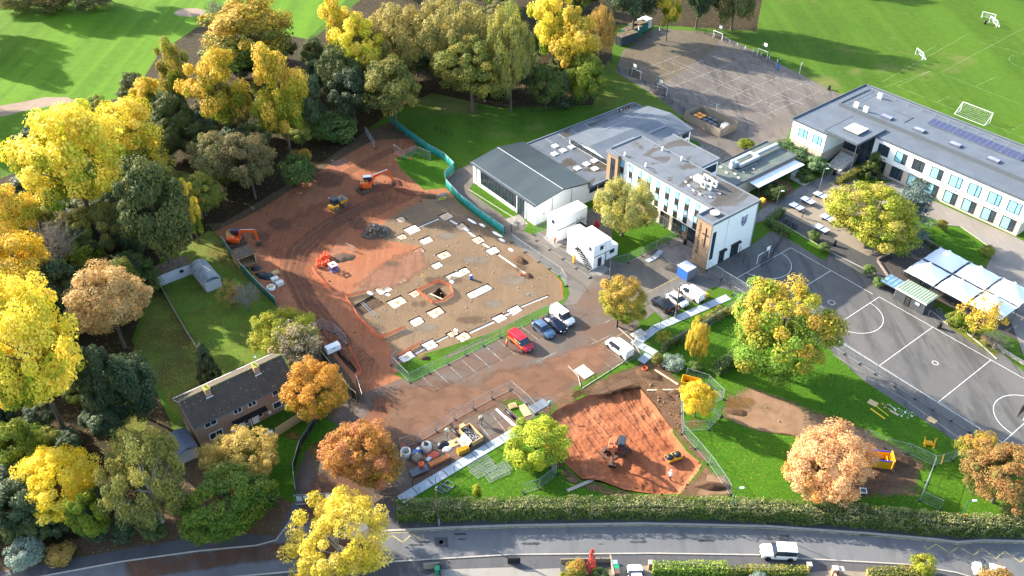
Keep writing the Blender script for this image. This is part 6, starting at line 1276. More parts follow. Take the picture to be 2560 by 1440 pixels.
hoarding([(742,1240),(735,1180),(752,1120),(790,1060),(815,1035)], 1.6, m_black, 'black-sheeted fence curving along the entry drive')
t = thing('sign_gate', 'site gate hung with coloured notice boards at the entry drive', 'gate', P(740,1262), R(4)); k = MB(); [k.path([(3.0*i,0,.1),(3.0*i,0,2.0),(3.0*i+2.9,0,2.0),(3.0*i+2.9,0,.1),(3.0*i,0,.1)], .03) for i in range(2)]; k.build('frame', m_steel, t)
for i, c_ in enumerate(('9fb6c9','c9d4d0','d8b926','d9bd35','e6e6e0','b5553f')): k = MB(); k.box(.25+.95*i,1.0+.95*i,-.04,-.01,.8+.25*(i%2),1.75); k.build('notice_board', plain('notice_'+c_, C(c_), .6, .25, 4), t)
# orange netting
kn = NT('orange_barrier_mesh'); bn = kn.n('TexBrick', i_Scale=1.0, i_Mortar_Size=.03, offset=0.0); bn.inputs['Brick Width'].default_value = .16; bn.inputs['Row Height'].default_value = .12
sx = kn.n('SeparateXYZ'); kn.l(kn.coord(), sx.inputs[0]); cx_ = kn.n('CombineXYZ'); kn.l(kn.math('ADD', sx.outputs[0], sx.outputs[1]), cx_.inputs[0]); kn.l(sx.outputs[2], cx_.inputs[1]); kn.l(cx_.outputs[0], bn.inputs['Vector']); kn.l(kn.ramp(bn.outputs['Fac'], 0, 1, .12, .9), kn.b.inputs['Alpha']); m_net = kn.out(C('e0704a'), .6)
def netting(px, label, h=.8):
    pts = [P(*q) for q in px]; o0 = pts[0].copy(); t = thing('orange_barrier', label, 'barrier', o0)
    for a, b in zip(pts, pts[1:]):
        d = b-a; L_ = d.length; n = max(1, round(L_/1.2)); rz = math.atan2(d.y,d.x); k = MB()
        for j in range(n+1): x = L_*j/n; k.v += [(x,rnd.uniform(-.05,.05),.08),(x,rnd.uniform(-.08,.08),h*rnd.uniform(.85,1))]
        k.f = [(2*j,2*j+2,2*j+3,2*j+1) for j in range(n)]; k.m = [0]*n; q = a-o0; k.build('netting', m_net, t, False, (q.x,q.y,0), rz)
        k = MB(); [k.tube((L_*j/n,.03,0),(L_*j/n,.03,h+.1),.012,.012,4) for j in range(n+1)]; k.path([(L_*j/n,.03,h*(.9+.05*math.sin(j*2.1))) for j in range(n+1)], .012, 4); k.build('stake', m_orange, t, False, (q.x,q.y,0), rz)
    return t
for px, l in (([(922,731),(864,746),(900,800),(952,848),(1014,822)], 'orange barrier netting round the shallow dug square'),([(995,892),(1020,880),(1052,862)], 'orange barrier netting beside the rounded pad'),([(1043,731),(1095,706),(1125,718),(1134,738),(1111,754),(1081,760),(1043,731)], 'orange barrier netting round the deep square shaft'),([(872,868),(884,890),(904,930),(888,950)], 'orange barrier netting beside the black-sheeted fence'),([(780,674),(800,700),(828,726)], 'orange barrier netting below the orange bulk bags')): netting(px, l)
# timber fence of the house
t = thing('board_fence', 'pale close-boarded timber fence in front of the brick house', 'fence', P(692,1092)); a, b = P(692,1092), P(772,1040); d = b-a; rz = math.atan2(d.y,d.x); bd = MB().box(0,.34,-.02,.02,0,1.75).mesh('board', plain('new_fence_timber', C('b39a72'), .85, .2, 2))
for i in range(int(d.length/.36)): q = d.normalized()*.36*i; link('board', bd, t, (q.x,q.y,0), rz)
# walkways of grey mats
m_mat = plain('grey_track_mat', C('9aa4ac'), .6, .12, .8, grime=(C('8d8a80'), .5))
def walkway(px, wd, label):
    pts = [P(*q) for q in px]; o0 = pts[0].copy(); t = thing('mat_walkway', label, 'walkway', o0)
    for a, b in zip(pts, pts[1:]):
        d = b-a; L_ = d.length; n = max(1, round(L_/2.4)); rz = math.atan2(d.y,d.x); me = MB().box(.01,L_/n-.02,-wd/2,wd/2,0,.06).mesh('mat', m_mat); bar = MB(); bar.box(L_/n-.12,L_/n-.04,-wd/2+.2,wd/2-.2,.06,.09); bar = bar.mesh('joint_strip', m_edge)
        for i in range(n): q = a-o0+d*(i/n); o = link('mat', me, t, (q.x,q.y,.012+.004*(i%2)), rz); link('joint_strip', bar, o)
    return t
walkway([(1000,1250),(1290,1078)], 1.5, 'pale grey mat walkway between the materials yard and the lawn'); walkway([(1585,862),(1640,820),(1822,742)], 1.5, 'pale grey mat walkway beside the parking row'); walkway([(1585,855),(1640,885)], 1.4, 'short grey mat path behind the white van')
postfence([(1005,1256),(1090,1206),(1180,1150),(1290,1086)], 1.1, 3.2, 'thin galvanised rail along the lower side of the mat walkway', m_steel, False)
# poles
def pole(x, y, h, label):
    t = thing('telegraph_pole', label, 'pole', P(x, y)); k = MB(); k.tube((0,0,0),(0,0,h),.15,.1,8); k.build('pole', plain('brown_pole_timber', C('5e4a38'), .9, .3, 2), t); k = MB(); k.tube((0,0,0),(0,0,1.4),.16,.16,8); k.build('base_sleeve', m_lead, t); k = MB(); [k.box(-.12,.12,-.2+.4*i,-.1+.4*i,h-.3,h-.2) for i in range(2)]; k.build('terminal', m_steel, t)
pole(1098,1313,7.6,'wooden telegraph pole rising through the road hedge'); pole(1688,795,7.2,'wooden telegraph pole beside the parking row')
# ------------------------------------------------------------------ vehicles
m_tyre = plain('tyre_rubber', C('232323'), .9, .2, 3); m_rim = plain('alloy_rim', C('9a9da0'), .35, .15, 2, .8); m_cglass = glass('vehicle_glass', (.012,.018,.03), .05); m_lampw = plain('headlamp', C('d8dde0'), .2); m_lampr = plain('tail_lamp', C('a01f1a'), .3); m_plate = plain('number_plate', C('dcdccf'), .5); m_bump = plain('black_bumper', C('26282a'), .7)
def paint(name, h, metal=.0, rough=.28): return plain('paint_'+name, C(h), rough, .08, .8, metal, .5, grime=(C('8a7c6a'), .15))
WH = MB(); WH.lathe([(.2,-.1),(.33,-.1),(.345,-.06),(.345,.06),(.33,.1),(.2,.1)],18,T=Matrix.Rotation(R(90),4,'X')); WH = WH.mesh('tyre', m_tyre, True); RI = MB(); RI.lathe([(.21,-.07),(.21,.07),(.08,.1)],14,T=Matrix.Rotation(R(90),4,'X')); RI.lathe([(.21,-.07),(.05,-.09)],14,T=Matrix.Rotation(R(90),4,'X')); RI = RI.mesh('rim', m_rim, True)
KINDS = dict(
 hatch=dict(st=[(-2.02,.72,.80,.84,.6,''),(-1.9,.82,.95,1.08,.66,'r'),(-1.5,.86,.97,1.42,.6,'s'),(-.25,.87,.95,1.5,.6,'s'),(.35,.87,.93,1.44,.6,'w'),(1.1,.86,.90,.97,.7,''),(1.75,.82,.80,.84,.66,''),(2.02,.7,.58,.62,.6,'')], wx=(-1.27,1.27), ws=.95),
 suv=dict(st=[(-2.2,.75,.85,.9,.6,''),(-2.1,.88,1.02,1.15,.7,'r'),(-1.6,.92,1.05,1.58,.64,'s'),(-.3,.93,1.02,1.66,.65,'s'),(.35,.93,1.0,1.6,.64,'w'),(1.1,.92,.99,1.08,.76,''),(1.9,.88,.90,.96,.7,''),(2.2,.76,.62,.68,.64,'')], wx=(-1.35,1.38), ws=1.05),
 coupe=dict(st=[(-2.3,.76,.80,.84,.62,''),(-2.15,.88,.93,.98,.7,''),(-1.75,.9,.95,1.06,.7,'r'),(-.8,.92,.94,1.38,.58,'s'),(.0,.92,.92,1.42,.6,'s'),(.3,.92,.91,1.38,.6,'w'),(1.15,.92,.88,.95,.72,''),(2.0,.88,.78,.82,.68,''),(2.3,.74,.55,.6,.6,'')], wx=(-1.42,1.45), ws=1.02),
 van=dict(st=[(-2.4,.84,1.0,1.8,.78,''),(-2.36,.9,1.05,1.86,.8,''),(-.1,.92,1.05,1.92,.8,'s'),(.75,.92,1.02,1.86,.78,'w'),(1.5,.91,1.0,1.12,.76,''),(2.1,.86,.9,.98,.7,''),(2.35,.74,.62,.68,.64,'')], wx=(-1.45,1.5), ws=1.0),
 crew=dict(st=[(-2.5,.86,1.05,1.88,.8,''),(-2.46,.93,1.08,1.94,.82,''),(-1.0,.95,1.08,1.98,.83,'s'),(.95,.95,1.05,1.92,.8,'w'),(1.65,.94,1.03,1.2,.78,''),(2.25,.88,.95,1.02,.72,''),(2.48,.76,.65,.7,.66,'')], wx=(-1.5,1.62), ws=1.02),
 jeep=dict(st=[(-2.15,.82,1.0,1.3,.74,''),(-2.08,.88,1.08,1.76,.74,'s'),(-.9,.9,1.08,1.82,.74,'s'),(.4,.9,1.06,1.78,.73,'w'),(.85,.89,1.05,1.16,.78,''),(1.95,.87,.98,1.06,.76,''),(2.2,.8,.75,.8,.7,'')], wx=(-1.35,1.4), ws=1.12))
def vehicle(kind, px, rz, pm, label, cat, extra=None, z=0.0):
    c = KINDS[kind]; t = thing({'van':'parked_van','crew':'parked_van'}.get(kind, 'parked_car'), label, cat, P(px[0], px[1], z), rz); st = c['st']; zb = .24
    B, SW, WS, RW = MB(), MB(), MB(), MB(); secs = []
    for x, w_, be, ro, wr, fl in st:
        h_ = [(w_*.93,zb),(w_,zb+.28),(w_*1.0,be),(wr,ro-.05),(wr-.1,ro),(0,ro+.025)]; secs.append([(x,-y,z_) for y,z_ in h_]+[(x,y,z_) for y,z_ in h_[-2::-1]])
    n = len(secs[0])
    for i in range(len(secs)-1):
        fl = st[i][5]
        for j in range(n-1):
            q = [secs[i][j],secs[i+1][j],secs[i+1][j+1],secs[i][j+1]]; side = j in (2, n-4); top = j in range(3, n-4)
            tgt = SW if (side and fl in ('s','w')) else WS if (top and fl == 'w') else RW if (top and fl == 'r') else B
            if kind in ('van',) and side and fl == 's' and i < 2: tgt = SW if i == 2 else B
            tgt.add(q, [(0,1,2,3)])
        B.add([secs[i][0],secs[i][-1],secs[i+1][-1],secs[i+1][0]], [(0,1,2,3)])
    B.add(secs[0], [tuple(range(n))]); B.add(secs[-1], [tuple(range(n-1,-1,-1))])
    B.build('body', pm, t, True).modifiers.new('e','EDGE_SPLIT').split_angle = R(32)
    if SW.f: SW.build('side_windows', m_cglass, t)
    if WS.f: WS.build('windscreen', m_cglass, t)
    if RW.f: RW.build('rear_window', m_cglass, t)
    if kind == 'jeep': k = MB(); k.box(-2.1,.4,-.73,.73,1.82,1.87); bevel(k.build('roof_panel', pm, t), .03); k = MB(); k.lathe([(.2,0),(.36,0),(.36,.2),(.2,.2)],14,T=Matrix.Translation((-2.12,.1,1.05))@Matrix.Rotation(R(-90),4,'Y')); k.build('spare_wheel', m_tyre, t, True)
    for x in c['wx']:
        for s_ in (-1, 1): o = link('wheel', WH, t, (x, s_*(st[3][1]-.08), .345*c['ws'])); o.scale = (c['ws'],)*3; link('rim', RI, o)
    xf, xr = st[-1][0], st[0][0]
    for s_ in (-1, 1):
        k = MB(); k.box(xf-.22,xf-.06,s_*.62-.13,s_*.62+.13,.58,.74); bevel(k.build('headlight', m_lampw, t), .03); k = MB(); k.box(xr-.02,xr+.06,s_*.68-.09,s_*.68+.09,.75,1.0 if 'v' not in kind else 1.3); k.build('tail_light', m_lampr, t); k = MB(); k.box(.55,.75,s_*1.02-.1,s_*1.02+.1,.98,1.12); k.build('door_mirror', m_bump, t)
    k = MB(); k.box(xf-.05,xf+.05,-.66,.66,.26,.5); bevel(k.build('front_bumper', m_bump, t), .03); k = MB(); k.box(xr-.06,xr+.03,-.7,.7,.28,.52); bevel(k.build('rear_bumper', m_bump, t), .03); k = MB(); k.box(xf+.05,xf+.06,-.26,.26,.4,.5); k.build('number_plate', m_plate, t); k = MB(); k.box(xr-.08,xr-.06,-.26,.26,.6,.7); k.build('number_plate', m_plate, t)
    if extra: extra(t)
    return t
pw = paint('white', 'eeeeec')
def royal(t):
    for s_ in (-1, 1): k = MB(); k.box(-2.3,1.5,s_*.925-.012,s_*.925+.012,.72,.9); k.build('side_stripe', m_yellow, t)
    lettering('Royal Mail', .38, plain('cream_lettering', C('ecdcb4'), .5), t, wallM('y', -.9, -1, -.6, 1.25)); k = MB(); [k.box(-2.2,.3,y-.04,y+.04,1.925,1.945) for y in (-.5,-.25,0,.25,.5)]; k.build('roof_rib', paint('red','a81624'), t)
vehicle('van', (1302,862), TH, paint('red','b81a2a'), 'red delivery van with a yellow side stripe', 'van', royal)
vehicle('suv', (1358,830), TH, paint('steelblue','5c7690',.5), 'steel-blue car beside the red van', 'car'); vehicle('coupe', (1388,816), TH, paint('navy','14182a',.3), 'near-black car between the blue car and a white van', 'car'); vehicle('van', (1406,798), TH, pw, 'white van at the end of the row behind the platform fence', 'van')
vehicle('crew', (1547,877), TH+math.pi, pw, 'white crew van parked alone by the short mesh panel', 'van'); vehicle('suv', (1656,768), TH+math.pi, paint('black','17191d',.3), 'black estate car in the row by the telegraph pole', 'car'); vehicle('hatch', (1693,756), TH, pw, 'white hatchback in the row by the telegraph pole', 'car'); vehicle('van', (1728,740), TH+math.pi, pw, 'white van in the row by the telegraph pole', 'van')
vehicle('jeep', (1944,1388), R(176), pw, 'white four-by-four with a spare wheel driving on the road', 'car'); vehicle('hatch', (2472,1436), R(164), pw, 'white car at the bottom right kerb', 'car'); vehicle('suv', (1590,1458), R(92), pw, 'white car on the tan driveway at the bottom edge', 'car')
# ------------------------------------------------------------------ plant
m_ex = plain('excavator_orange', C('e0571d'), .4, .12, 2, grime=(C('7d4a30'), .5)); m_trk2 = plain('muddy_track', C('5a463a'), .9, .3, 3, bump=.4); m_cabd = plain('dark_cab', C('30363d'), .4, .1); m_rod = plain('chrome_rod', C('c9ccd0'), .2, .05, 2, .9)
def excavator(px, z, rzt, rzh, arm, label, cage=True, cabroof=None, m_ex=m_ex):
    t = thing('excavator', label, 'excavator', P(px[0],px[1],z), 0); T0 = Matrix.Rotation(rzt,4,'Z')
    for s_ in (-1, 1):
        k = MB(); pf = []
        for a in np.linspace(90,270,7): pf.append((-1.4+.38*math.cos(R(a)),.38+.38*math.sin(R(a))))
        for a in np.linspace(-90,90,7): pf.append((1.4+.38*math.cos(R(a)),.38+.38*math.sin(R(a))))
        n = len(pf); k.add([(x,s_*1.0-.25,z_) for x,z_ in pf]+[(x,s_*1.0+.25,z_) for x,z_ in pf],[tuple(range(n)),tuple(range(2*n-1,n-1,-1))]+[(i,n+i,n+(i+1)%n,(i+1)%n) for i in range(n)],0,T0); o = k.build('track', m_trk2, t)
        k = MB(); [k.box(x-.05,x+.05,s_*1.0-.27,s_*1.0+.27,.74,.79,0,T0) for x in np.linspace(-1.4,1.4,11)]; k.build('track_shoe', m_trk2, o)
    k = MB(); k.box(-.9,.9,-.8,.8,.3,.65,0,T0); k.lathe([(.6,.6),(.6,.95)],14); k.build('undercarriage', m_trk2, t); k = MB(); k.box(-2.2,-2.05,-1.25,1.25,.05,.55,0,T0); k.box(-2.1,-1.2,-.5,-.35,.3,.42,0,T0); k.box(-2.1,-1.2,.35,.5,.3,.42,0,T0); k.build('dozer_blade', m_trk2, t)
    h = bpy.data.objects.new('upper_body', None); COL.objects.link(h); h.parent = t; h.rotation_euler = (0,0,rzh)
    k = MB(); ar = [(1.15*math.cos(R(a))-.35,1.2*math.sin(R(a))) for a in np.linspace(95,265,12)]; k.prism([(.9,-1.18),(.9,1.18)]+ar, .95, 1.75); o = k.build('engine_cover', m_ex, h); bevel(o,.05); k = MB(); k.prism([(.2,-1.1),(.2,-.1)]+[(x*.92,y*.9) for x,y in ar if y < .2], 1.75, 1.95); bevel(k.build('bonnet', m_ex, h),.05)
    k = MB(); k.box(-.75,1.0,.2,1.15,1.2,2.75); o = k.build('cab', m_cabd, h); bevel(o,.08); k = MB(); k.box(-.7,.95,.15,.2,1.75,2.6); k.box(-.7,.95,1.15,1.19,1.75,2.6); k.box(1.0,1.03,.28,1.07,1.5,2.6); k.build('cab_glass', m_cglass, h); k = MB(); k.box(-.75,.95,.22,1.13,2.75,2.83); bevel(k.build('cab_roof', cabroof or m_cabd, h),.03)
    if cage:
        k = MB(); 
        for z_ in (2.2,2.7): k.path([(-1.3,-.6,z_),(-1.35,.2,z_),(-.9,1.0,z_)],.03); k.path([(-1.3,-.6,z_),(.1,-1.0,z_)],.03)
        [k.tube((x,y,1.8),(x,y,2.7),.03,.03,5) for x,y in ((-1.3,-.6),(-1.35,.2),(-.9,1.0),(.1,-1.0),(-.6,-.8))]; k.build('guard_rail', plain('pale_yellow_rail', C('d8c873'), .5), h)
    def beam(k, a, b, w0, h0, h1): 
        a = Vector(a); b = Vector(b); d = (b-a).normalized(); u_ = Vector((-d.z,0,d.x)); k.add([a+Vector((0,s_*w0,0))+u_*q*hh for (a,hh) in ((a,h0),(b,h1)) for s_ in (-1,1) for q in (-1,1)],[(0,1,3,2),(4,6,7,5),(0,4,5,1),(2,3,7,6),(0,2,6,4),(1,5,7,3)])
    f0, kn_, ap, bk = arm
    f0 = (f0[0],-.25,f0[1]); kn_ = (kn_[0],-.25,kn_[1]); ap = (ap[0],-.25,ap[1]); bk = (bk[0],-.25,bk[1])
    k = MB(); beam(k,f0,kn_,.14,.22,.26); beam(k,kn_,ap,.135,.26,.16); k.build('boom', m_ex, h); k = MB(); beam(k,ap,bk,.12,.24,.13); st = k.build('stick', m_ex, h)
    k = MB(); k.tube((f0[0]+.5,-.5,f0[2]-.2),((f0[0]+kn_[0])/2,-.45,(f0[2]+kn_[2])/2+.1),.07,.07,6); k.tube((kn_[0],-.25,kn_[2]+.35),(ap[0]+.1,-.25,ap[2]+.25),.06,.06,6); k.build('hydraulic_ram', m_rod, h)
    k = MB(); bx_, bz = bk[0], bk[2]; pf = [(0,0),(.45,-.1),(.3,-.75),(-.25,-.85),(-.55,-.5),(-.35,-.05)]; n = len(pf); k.add([(bx_+x,-.8,bz+z_) for x,z_ in pf]+[(bx_+x,.3,bz+z_) for x,z_ in pf],[tuple(range(n)),tuple(range(2*n-1,n-1,-1))]+[(i,n+i,n+(i+1)%n,(i+1)%n) for i in range(n) if i not in (1,)]); k.build('bucket', m_trk2, h)
    return t
excavator((920,474),0,R(40),R(8),((.9,1.7),(1.6,3.2),(4.2,4.3),(5.4,1.6)),'orange excavator with a white-roofed cab digging at the top of the red ground',True,m_whiteplast)
excavator((592,610),0,R(30),R(-2),((.9,1.7),(1.3,3.1),(4.0,3.3),(4.3,1.0)),'orange excavator with a pale guard rail parked beside the teal fence')
pz_ = pit_z(P(1540,1128).x, P(1540,1128).y); excavator((1540,1130),pz_,R(38),R(-101),((.9,1.7),(1.3,3.3),(2.6,4.3),(3.1,1.2)),'excavator with a dark cab working in the red clay pit',False,None,plain('dusty_orange', C('b8623a'), .6, .25, 2, grime=(C('9c7a66'), .8)))
t = thing('site_dumper', 'yellow site dumper with a dark cab on the red ground', 'dumper', P(846,520), R(50)); m_dy = plain('dumper_yellow', C('e6a117'), .45, .12, 2, grime=(C('8a5a3a'),.4))
k = MB(); k.prism([(-1.9,-.7),(-.2,-.7),(-.2,.7),(-1.9,.7)],.6,1.3); bevel(k.build('engine_cover', m_dy, t),.08); k = MB(); k.box(-.3,1.2,-.35,.35,.6,.85); k.build('chassis', m_trk2, t)
k = MB(); k.box(-1.4,-.2,-.62,.62,1.3,2.55); bevel(k.build('cab', m_cabd, t),.06); k = MB(); k.box(-1.3,-.3,-.66,.66,1.65,2.4); k.box(-.22,-.17,-.5,.5,1.6,2.4); k.build('cab_glass', m_cglass, t); k = MB(); k.box(-1.5,-.1,-.7,.7,2.55,2.65); bevel(k.build('cab_roof', m_cabd, t),.04); k = MB(); k.tube((-1.4,.6,2.65),(-1.4,.6,2.85),.08,.08,8); k.build('beacon', m_wframe, t)
k = MB(); o_ = [(.1,-.95,1.75),(2.0,-1.0,1.75),(2.0,1.0,1.75),(.1,.95,1.75)]; i_ = [(.5,-.6,.85),(1.6,-.6,.85),(1.6,.6,.85),(.5,.6,.85)]; o2 = [(x*.97+.03,y*.93,z) for x,y,z in o_]; i2 = [(x,y*.92,z+.08) for x,y,z in i_]; k.add(o_+i_,[(0,1,5,4),(1,2,6,5),(2,3,7,6),(3,0,4,7),(4,5,6,7)]); k.build('skip', m_dy, t); k = MB(); k.add(o2+i2,[(0,4,5,1),(1,5,6,2),(2,6,7,3),(3,7,4,0),(7,6,5,4)]); k.build('skip_lining', plain('worn_skip_steel', C('9b8f84'), .6, .25, 2), t)
for x in (-1.2, 1.2):
    for s_ in (-1,1): k = MB(); k.lathe([(.2,-.2),(.5,-.22),(.56,-.12),(.56,.12),(.5,.22),(.2,.2)],16,T=Matrix.Translation((x,s_*.95,.56))@Matrix.Rotation(R(90),4,'X')); o = k.build('wheel', plain('muddy_tyre', C('6d5d52'), .9, .3, 3), t, True); k = MB(); k.lathe([(.24,-.23),(.24,.23)],10,T=Matrix.Translation((x,s_*.95,.56))@Matrix.Rotation(R(90),4,'X')); k.build('rim', m_trk2, o)
# roller
q = P(1684,1140); t = thing('roller', 'small yellow twin-drum roller in the red clay pit', 'roller', (q.x,q.y,pit_z(q.x,q.y)), R(24))
for x in (-.65,.65): k = MB(); k.lathe([(.38,-.5),(.4,-.48),(.4,.48),(.38,.5)],18,T=Matrix.Translation((x,0,.4))@Matrix.Rotation(R(90),4,'X')); k.build('drum', plain('drum_steel', C('8f8a84'), .4, .2, 2, .5), t, True); k = MB(); k.lathe([(.05,.42),(.3,.4),(.42,.2),(.45,0)],12,T=Matrix.Translation((x,0,.78))@Matrix.Diagonal((1.2,1.3,1,1))); k.build('hood', m_black, t, True)
k = MB(); [k.box(-1.15,1.15,y-.06,y+.06,.45,.85) for y in (-.58,.58)]; k.box(-.15,.15,-.58,.58,.6,.95); bevel(k.build('frame', m_yellow, t),.03); k = MB(); k.box(-.12,.12,-.4,.4,.95,1.05); k.path([(-.1,-.3,1.0),(-.1,-.3,1.3),(-.1,.3,1.3),(-.1,.3,1.0)],.025); k.build('seat_and_rail', m_black, t)
# ------------------------------------------------------------------ people
def person(loc, rz, label, jacket, legs, head='c99a7c', helmet=None, vest=None, bend=0.0, stride=.12, arm=.25):
    V = []; Rr = []; Ed = []
    def add(p, r, par=None):
        V.append(p); Rr.append(r)
        if par is not None: Ed.append((par, len(V)-1))
        return len(V)-1
    f = math.sin(bend); c_ = math.cos(bend)
    def up(h, x=0, y=0): return (f*(h-.95)+x, y, .95+c_*(h-.95))
    pel = add((0,0,.95), .15); wai = add(up(1.1), .14, pel); ch = add(up(1.32), .17, wai); nk = add(up(1.5), .065, ch); hd = add(up(1.62,.02), .1, nk); add(up(1.74,.02), .085, hd)
    for s_ in (-1,1):
        sh = add(up(1.42,0,s_*.19), .075, ch); el = add(up(1.14,.04,s_*(.24+arm*.2)), .05, sh); wr = add(up(.9,.14+arm*.3,s_*(.25)), .036, el); pa = add(up(.83,.16+arm*.3,s_*.25), .04, wr)
        for q, (dx, dy) in enumerate(((.05,-.035),(.06,-.015),(.058,.01),(.045,.03))): add((V[pa][0]+dx*.5, V[pa][1]+dy, V[pa][2]-.08), .011, pa)
        add((V[pa][0]+.05, V[pa][1]-s_*.05, V[pa][2]-.02), .013, pa)
        hp = add((0,s_*.1,.88), .105, pel); kn_ = add((s_*stride*.6+.03,s_*.11,.48), .07, hp); an = add((s_*stride,s_*.11,.09), .045, kn_); add((s_*stride+.16,s_*.12,.04), .04, an)
    me = bpy.data.meshes.new('body'); me.from_pydata(V, Ed, []); o = bpy.data.objects.new('body', me); COL.objects.link(o)
    sk = o.modifiers.new('s','SKIN'); o.modifiers.new('ss','SUBSURF').levels = 1
    for i, sv in enumerate(me.skin_vertices[0].data): sv.radius = (Rr[i],)*2; sv.use_root = (i == 0)
    m2 = bpy.data.meshes.new_from_object(o.evaluated_get(bpy.context.evaluated_depsgraph_get())); bpy.data.objects.remove(o); m2.name = 'body'; m2.materials.clear()
    for h in (jacket, legs, head, '1c1a18'): m2.materials.append(plain('cloth_'+h, C(h), .85, .15, 6))
    for p in m2.polygons:
        x, y, z = p.center; hh = .95+(z-.95)/max(.3,c_) if z > .95 else z
        p.material_index = 2 if (hh > 1.5 or (hh < .9 and abs(y) > .2 and z > .6)) else 0 if z > .92 else 3 if z < .1 else 1; p.use_smooth = True
    t = thing('person', label, 'person', loc, rz); link('body', m2, t)
    hx = Vector(up(1.72,.02))
    k = MB(); k.lathe([(.125,-.03),(.13,.0),(.11,.08),(.05,.125),(.005,.13)],12,T=Matrix.Translation(hx)); k.build('helmet' if helmet else 'hair', plain('head_'+(helmet or '2b211a'), C(helmet or '2b211a'), .5), t, True)
    if vest: k = MB(); k.lathe([(.21,1.0),(.2,1.15),(.225,1.32),(.17,1.46)],12,T=Matrix.Translation((0,0,0))@Matrix.Diagonal((.85,1.15,1,1))); k.build('vest', plain('vest_'+vest, C(vest), .6), t, True)
    return t
bpy.context.view_layer.update()
person(P(1267,870), R(-10), 'worker in an orange vest and lime helmet beside the red van', 'd8652a', '22242c', helmet='c3d435', vest='e0662a')
person(P(1387,611), R(-60), 'worker in an orange jacket in front of the lower site cabin', 'e2713a', '2a2a30', helmet='e0692e', vest='e8743c')
q = P(1676,1190); person((q.x,q.y,pit_z(q.x,q.y)), R(70), 'worker in a white top and helmet bending in the clay pit', 'e6e6e8', '1d1d22', helmet='eeeeee', bend=.6)
person(P(2005,544), R(200), 'person in dark clothes walking beside the table-tennis tables', '1d1d20', '1a1a1e', stride=.2)
# ------------------------------------------------------------------ heaps and loose material
def heap(px, rx, ry, h, mat, label, rz=0.0, seed=1, lump=.35, name='spoil_heap', cat='heap', z0=0.0):
    k = MB(); n, m_ = 26, 9; c = Vector((seed*7.1, seed*3.3, 0))
    for j in range(m_+1):
        for i in range(n):
            a = 2*math.pi*i/n; r = j/m_; w_ = 1+.28*mn.noise(Vector((math.cos(a)*1.6,math.sin(a)*1.6,seed))); x, y = math.cos(a)*r*rx*w_, math.sin(a)*r*ry*w_
            z = h*(1-r**1.7)*(1+lump*mn.noise(Vector((x*.9,y*.9,0))+c)+.25*lump*mn.noise(Vector((x*3,y*3,0))+c)); k.v.append((x,y,max(-.02,z) if j < m_ else -.03))
    k.f = [(j*n+i,j*n+(i+1)%n,(j+1)*n+(i+1)%n,(j+1)*n+i) for j in range(m_) for i in range(n)][::1]; k.m = [0]*len(k.f)
    p = P(*px); o = k.build(name, mat, None, True, (p.x,p.y,z0), rz); return tag(o, label, cat)
m_rub = dirt('rubble_soil', CG('6e5a48'), CG('857060'), CG('5a4a3e')); m_redh = dirt('red_heap_soil', CG('8f553d'), CG('a8694c'), CG('7c4c38')); m_brn = dirt('brown_heap_soil', CG('735640'), CG('8a6a50'), CG('5d4633'))
o = heap((938,582), 2.7, 2.2, 1.5, m_rub, 'rubble heap of broken concrete in the middle of the site', R(20), 2, .6, 'rubble_heap')
g_ = random.Random(4); chunk = []
for i in range(3):
    k = MB(); pl = [(math.cos(a)*g_.uniform(.7,1.1), math.sin(a)*g_.uniform(.5,1)) for a in np.linspace(0,6.28,7)[:-1]]; k.prism(pl,-.14,.14); chunk.append(k.mesh('concrete_chunk', plain('broken_concrete', C('7d6f62'), .9, .3, 3, bump=.4)))
for i in range(90):
    a, r = g_.uniform(0,6.28), g_.uniform(.05,1)**.6; x, y = math.cos(a)*r*2.5, math.sin(a)*r*2.0; c_ = link('concrete_chunk', chunk[i%3], o, (x,y,1.5*(1-r**1.7)+g_.uniform(-.05,.2))); s_ = g_.uniform(.16,.5); c_.scale = (s_,s_,s_); c_.rotation_euler = (g_.uniform(-.9,.9),g_.uniform(-.9,.9),g_.uniform(0,6.28))
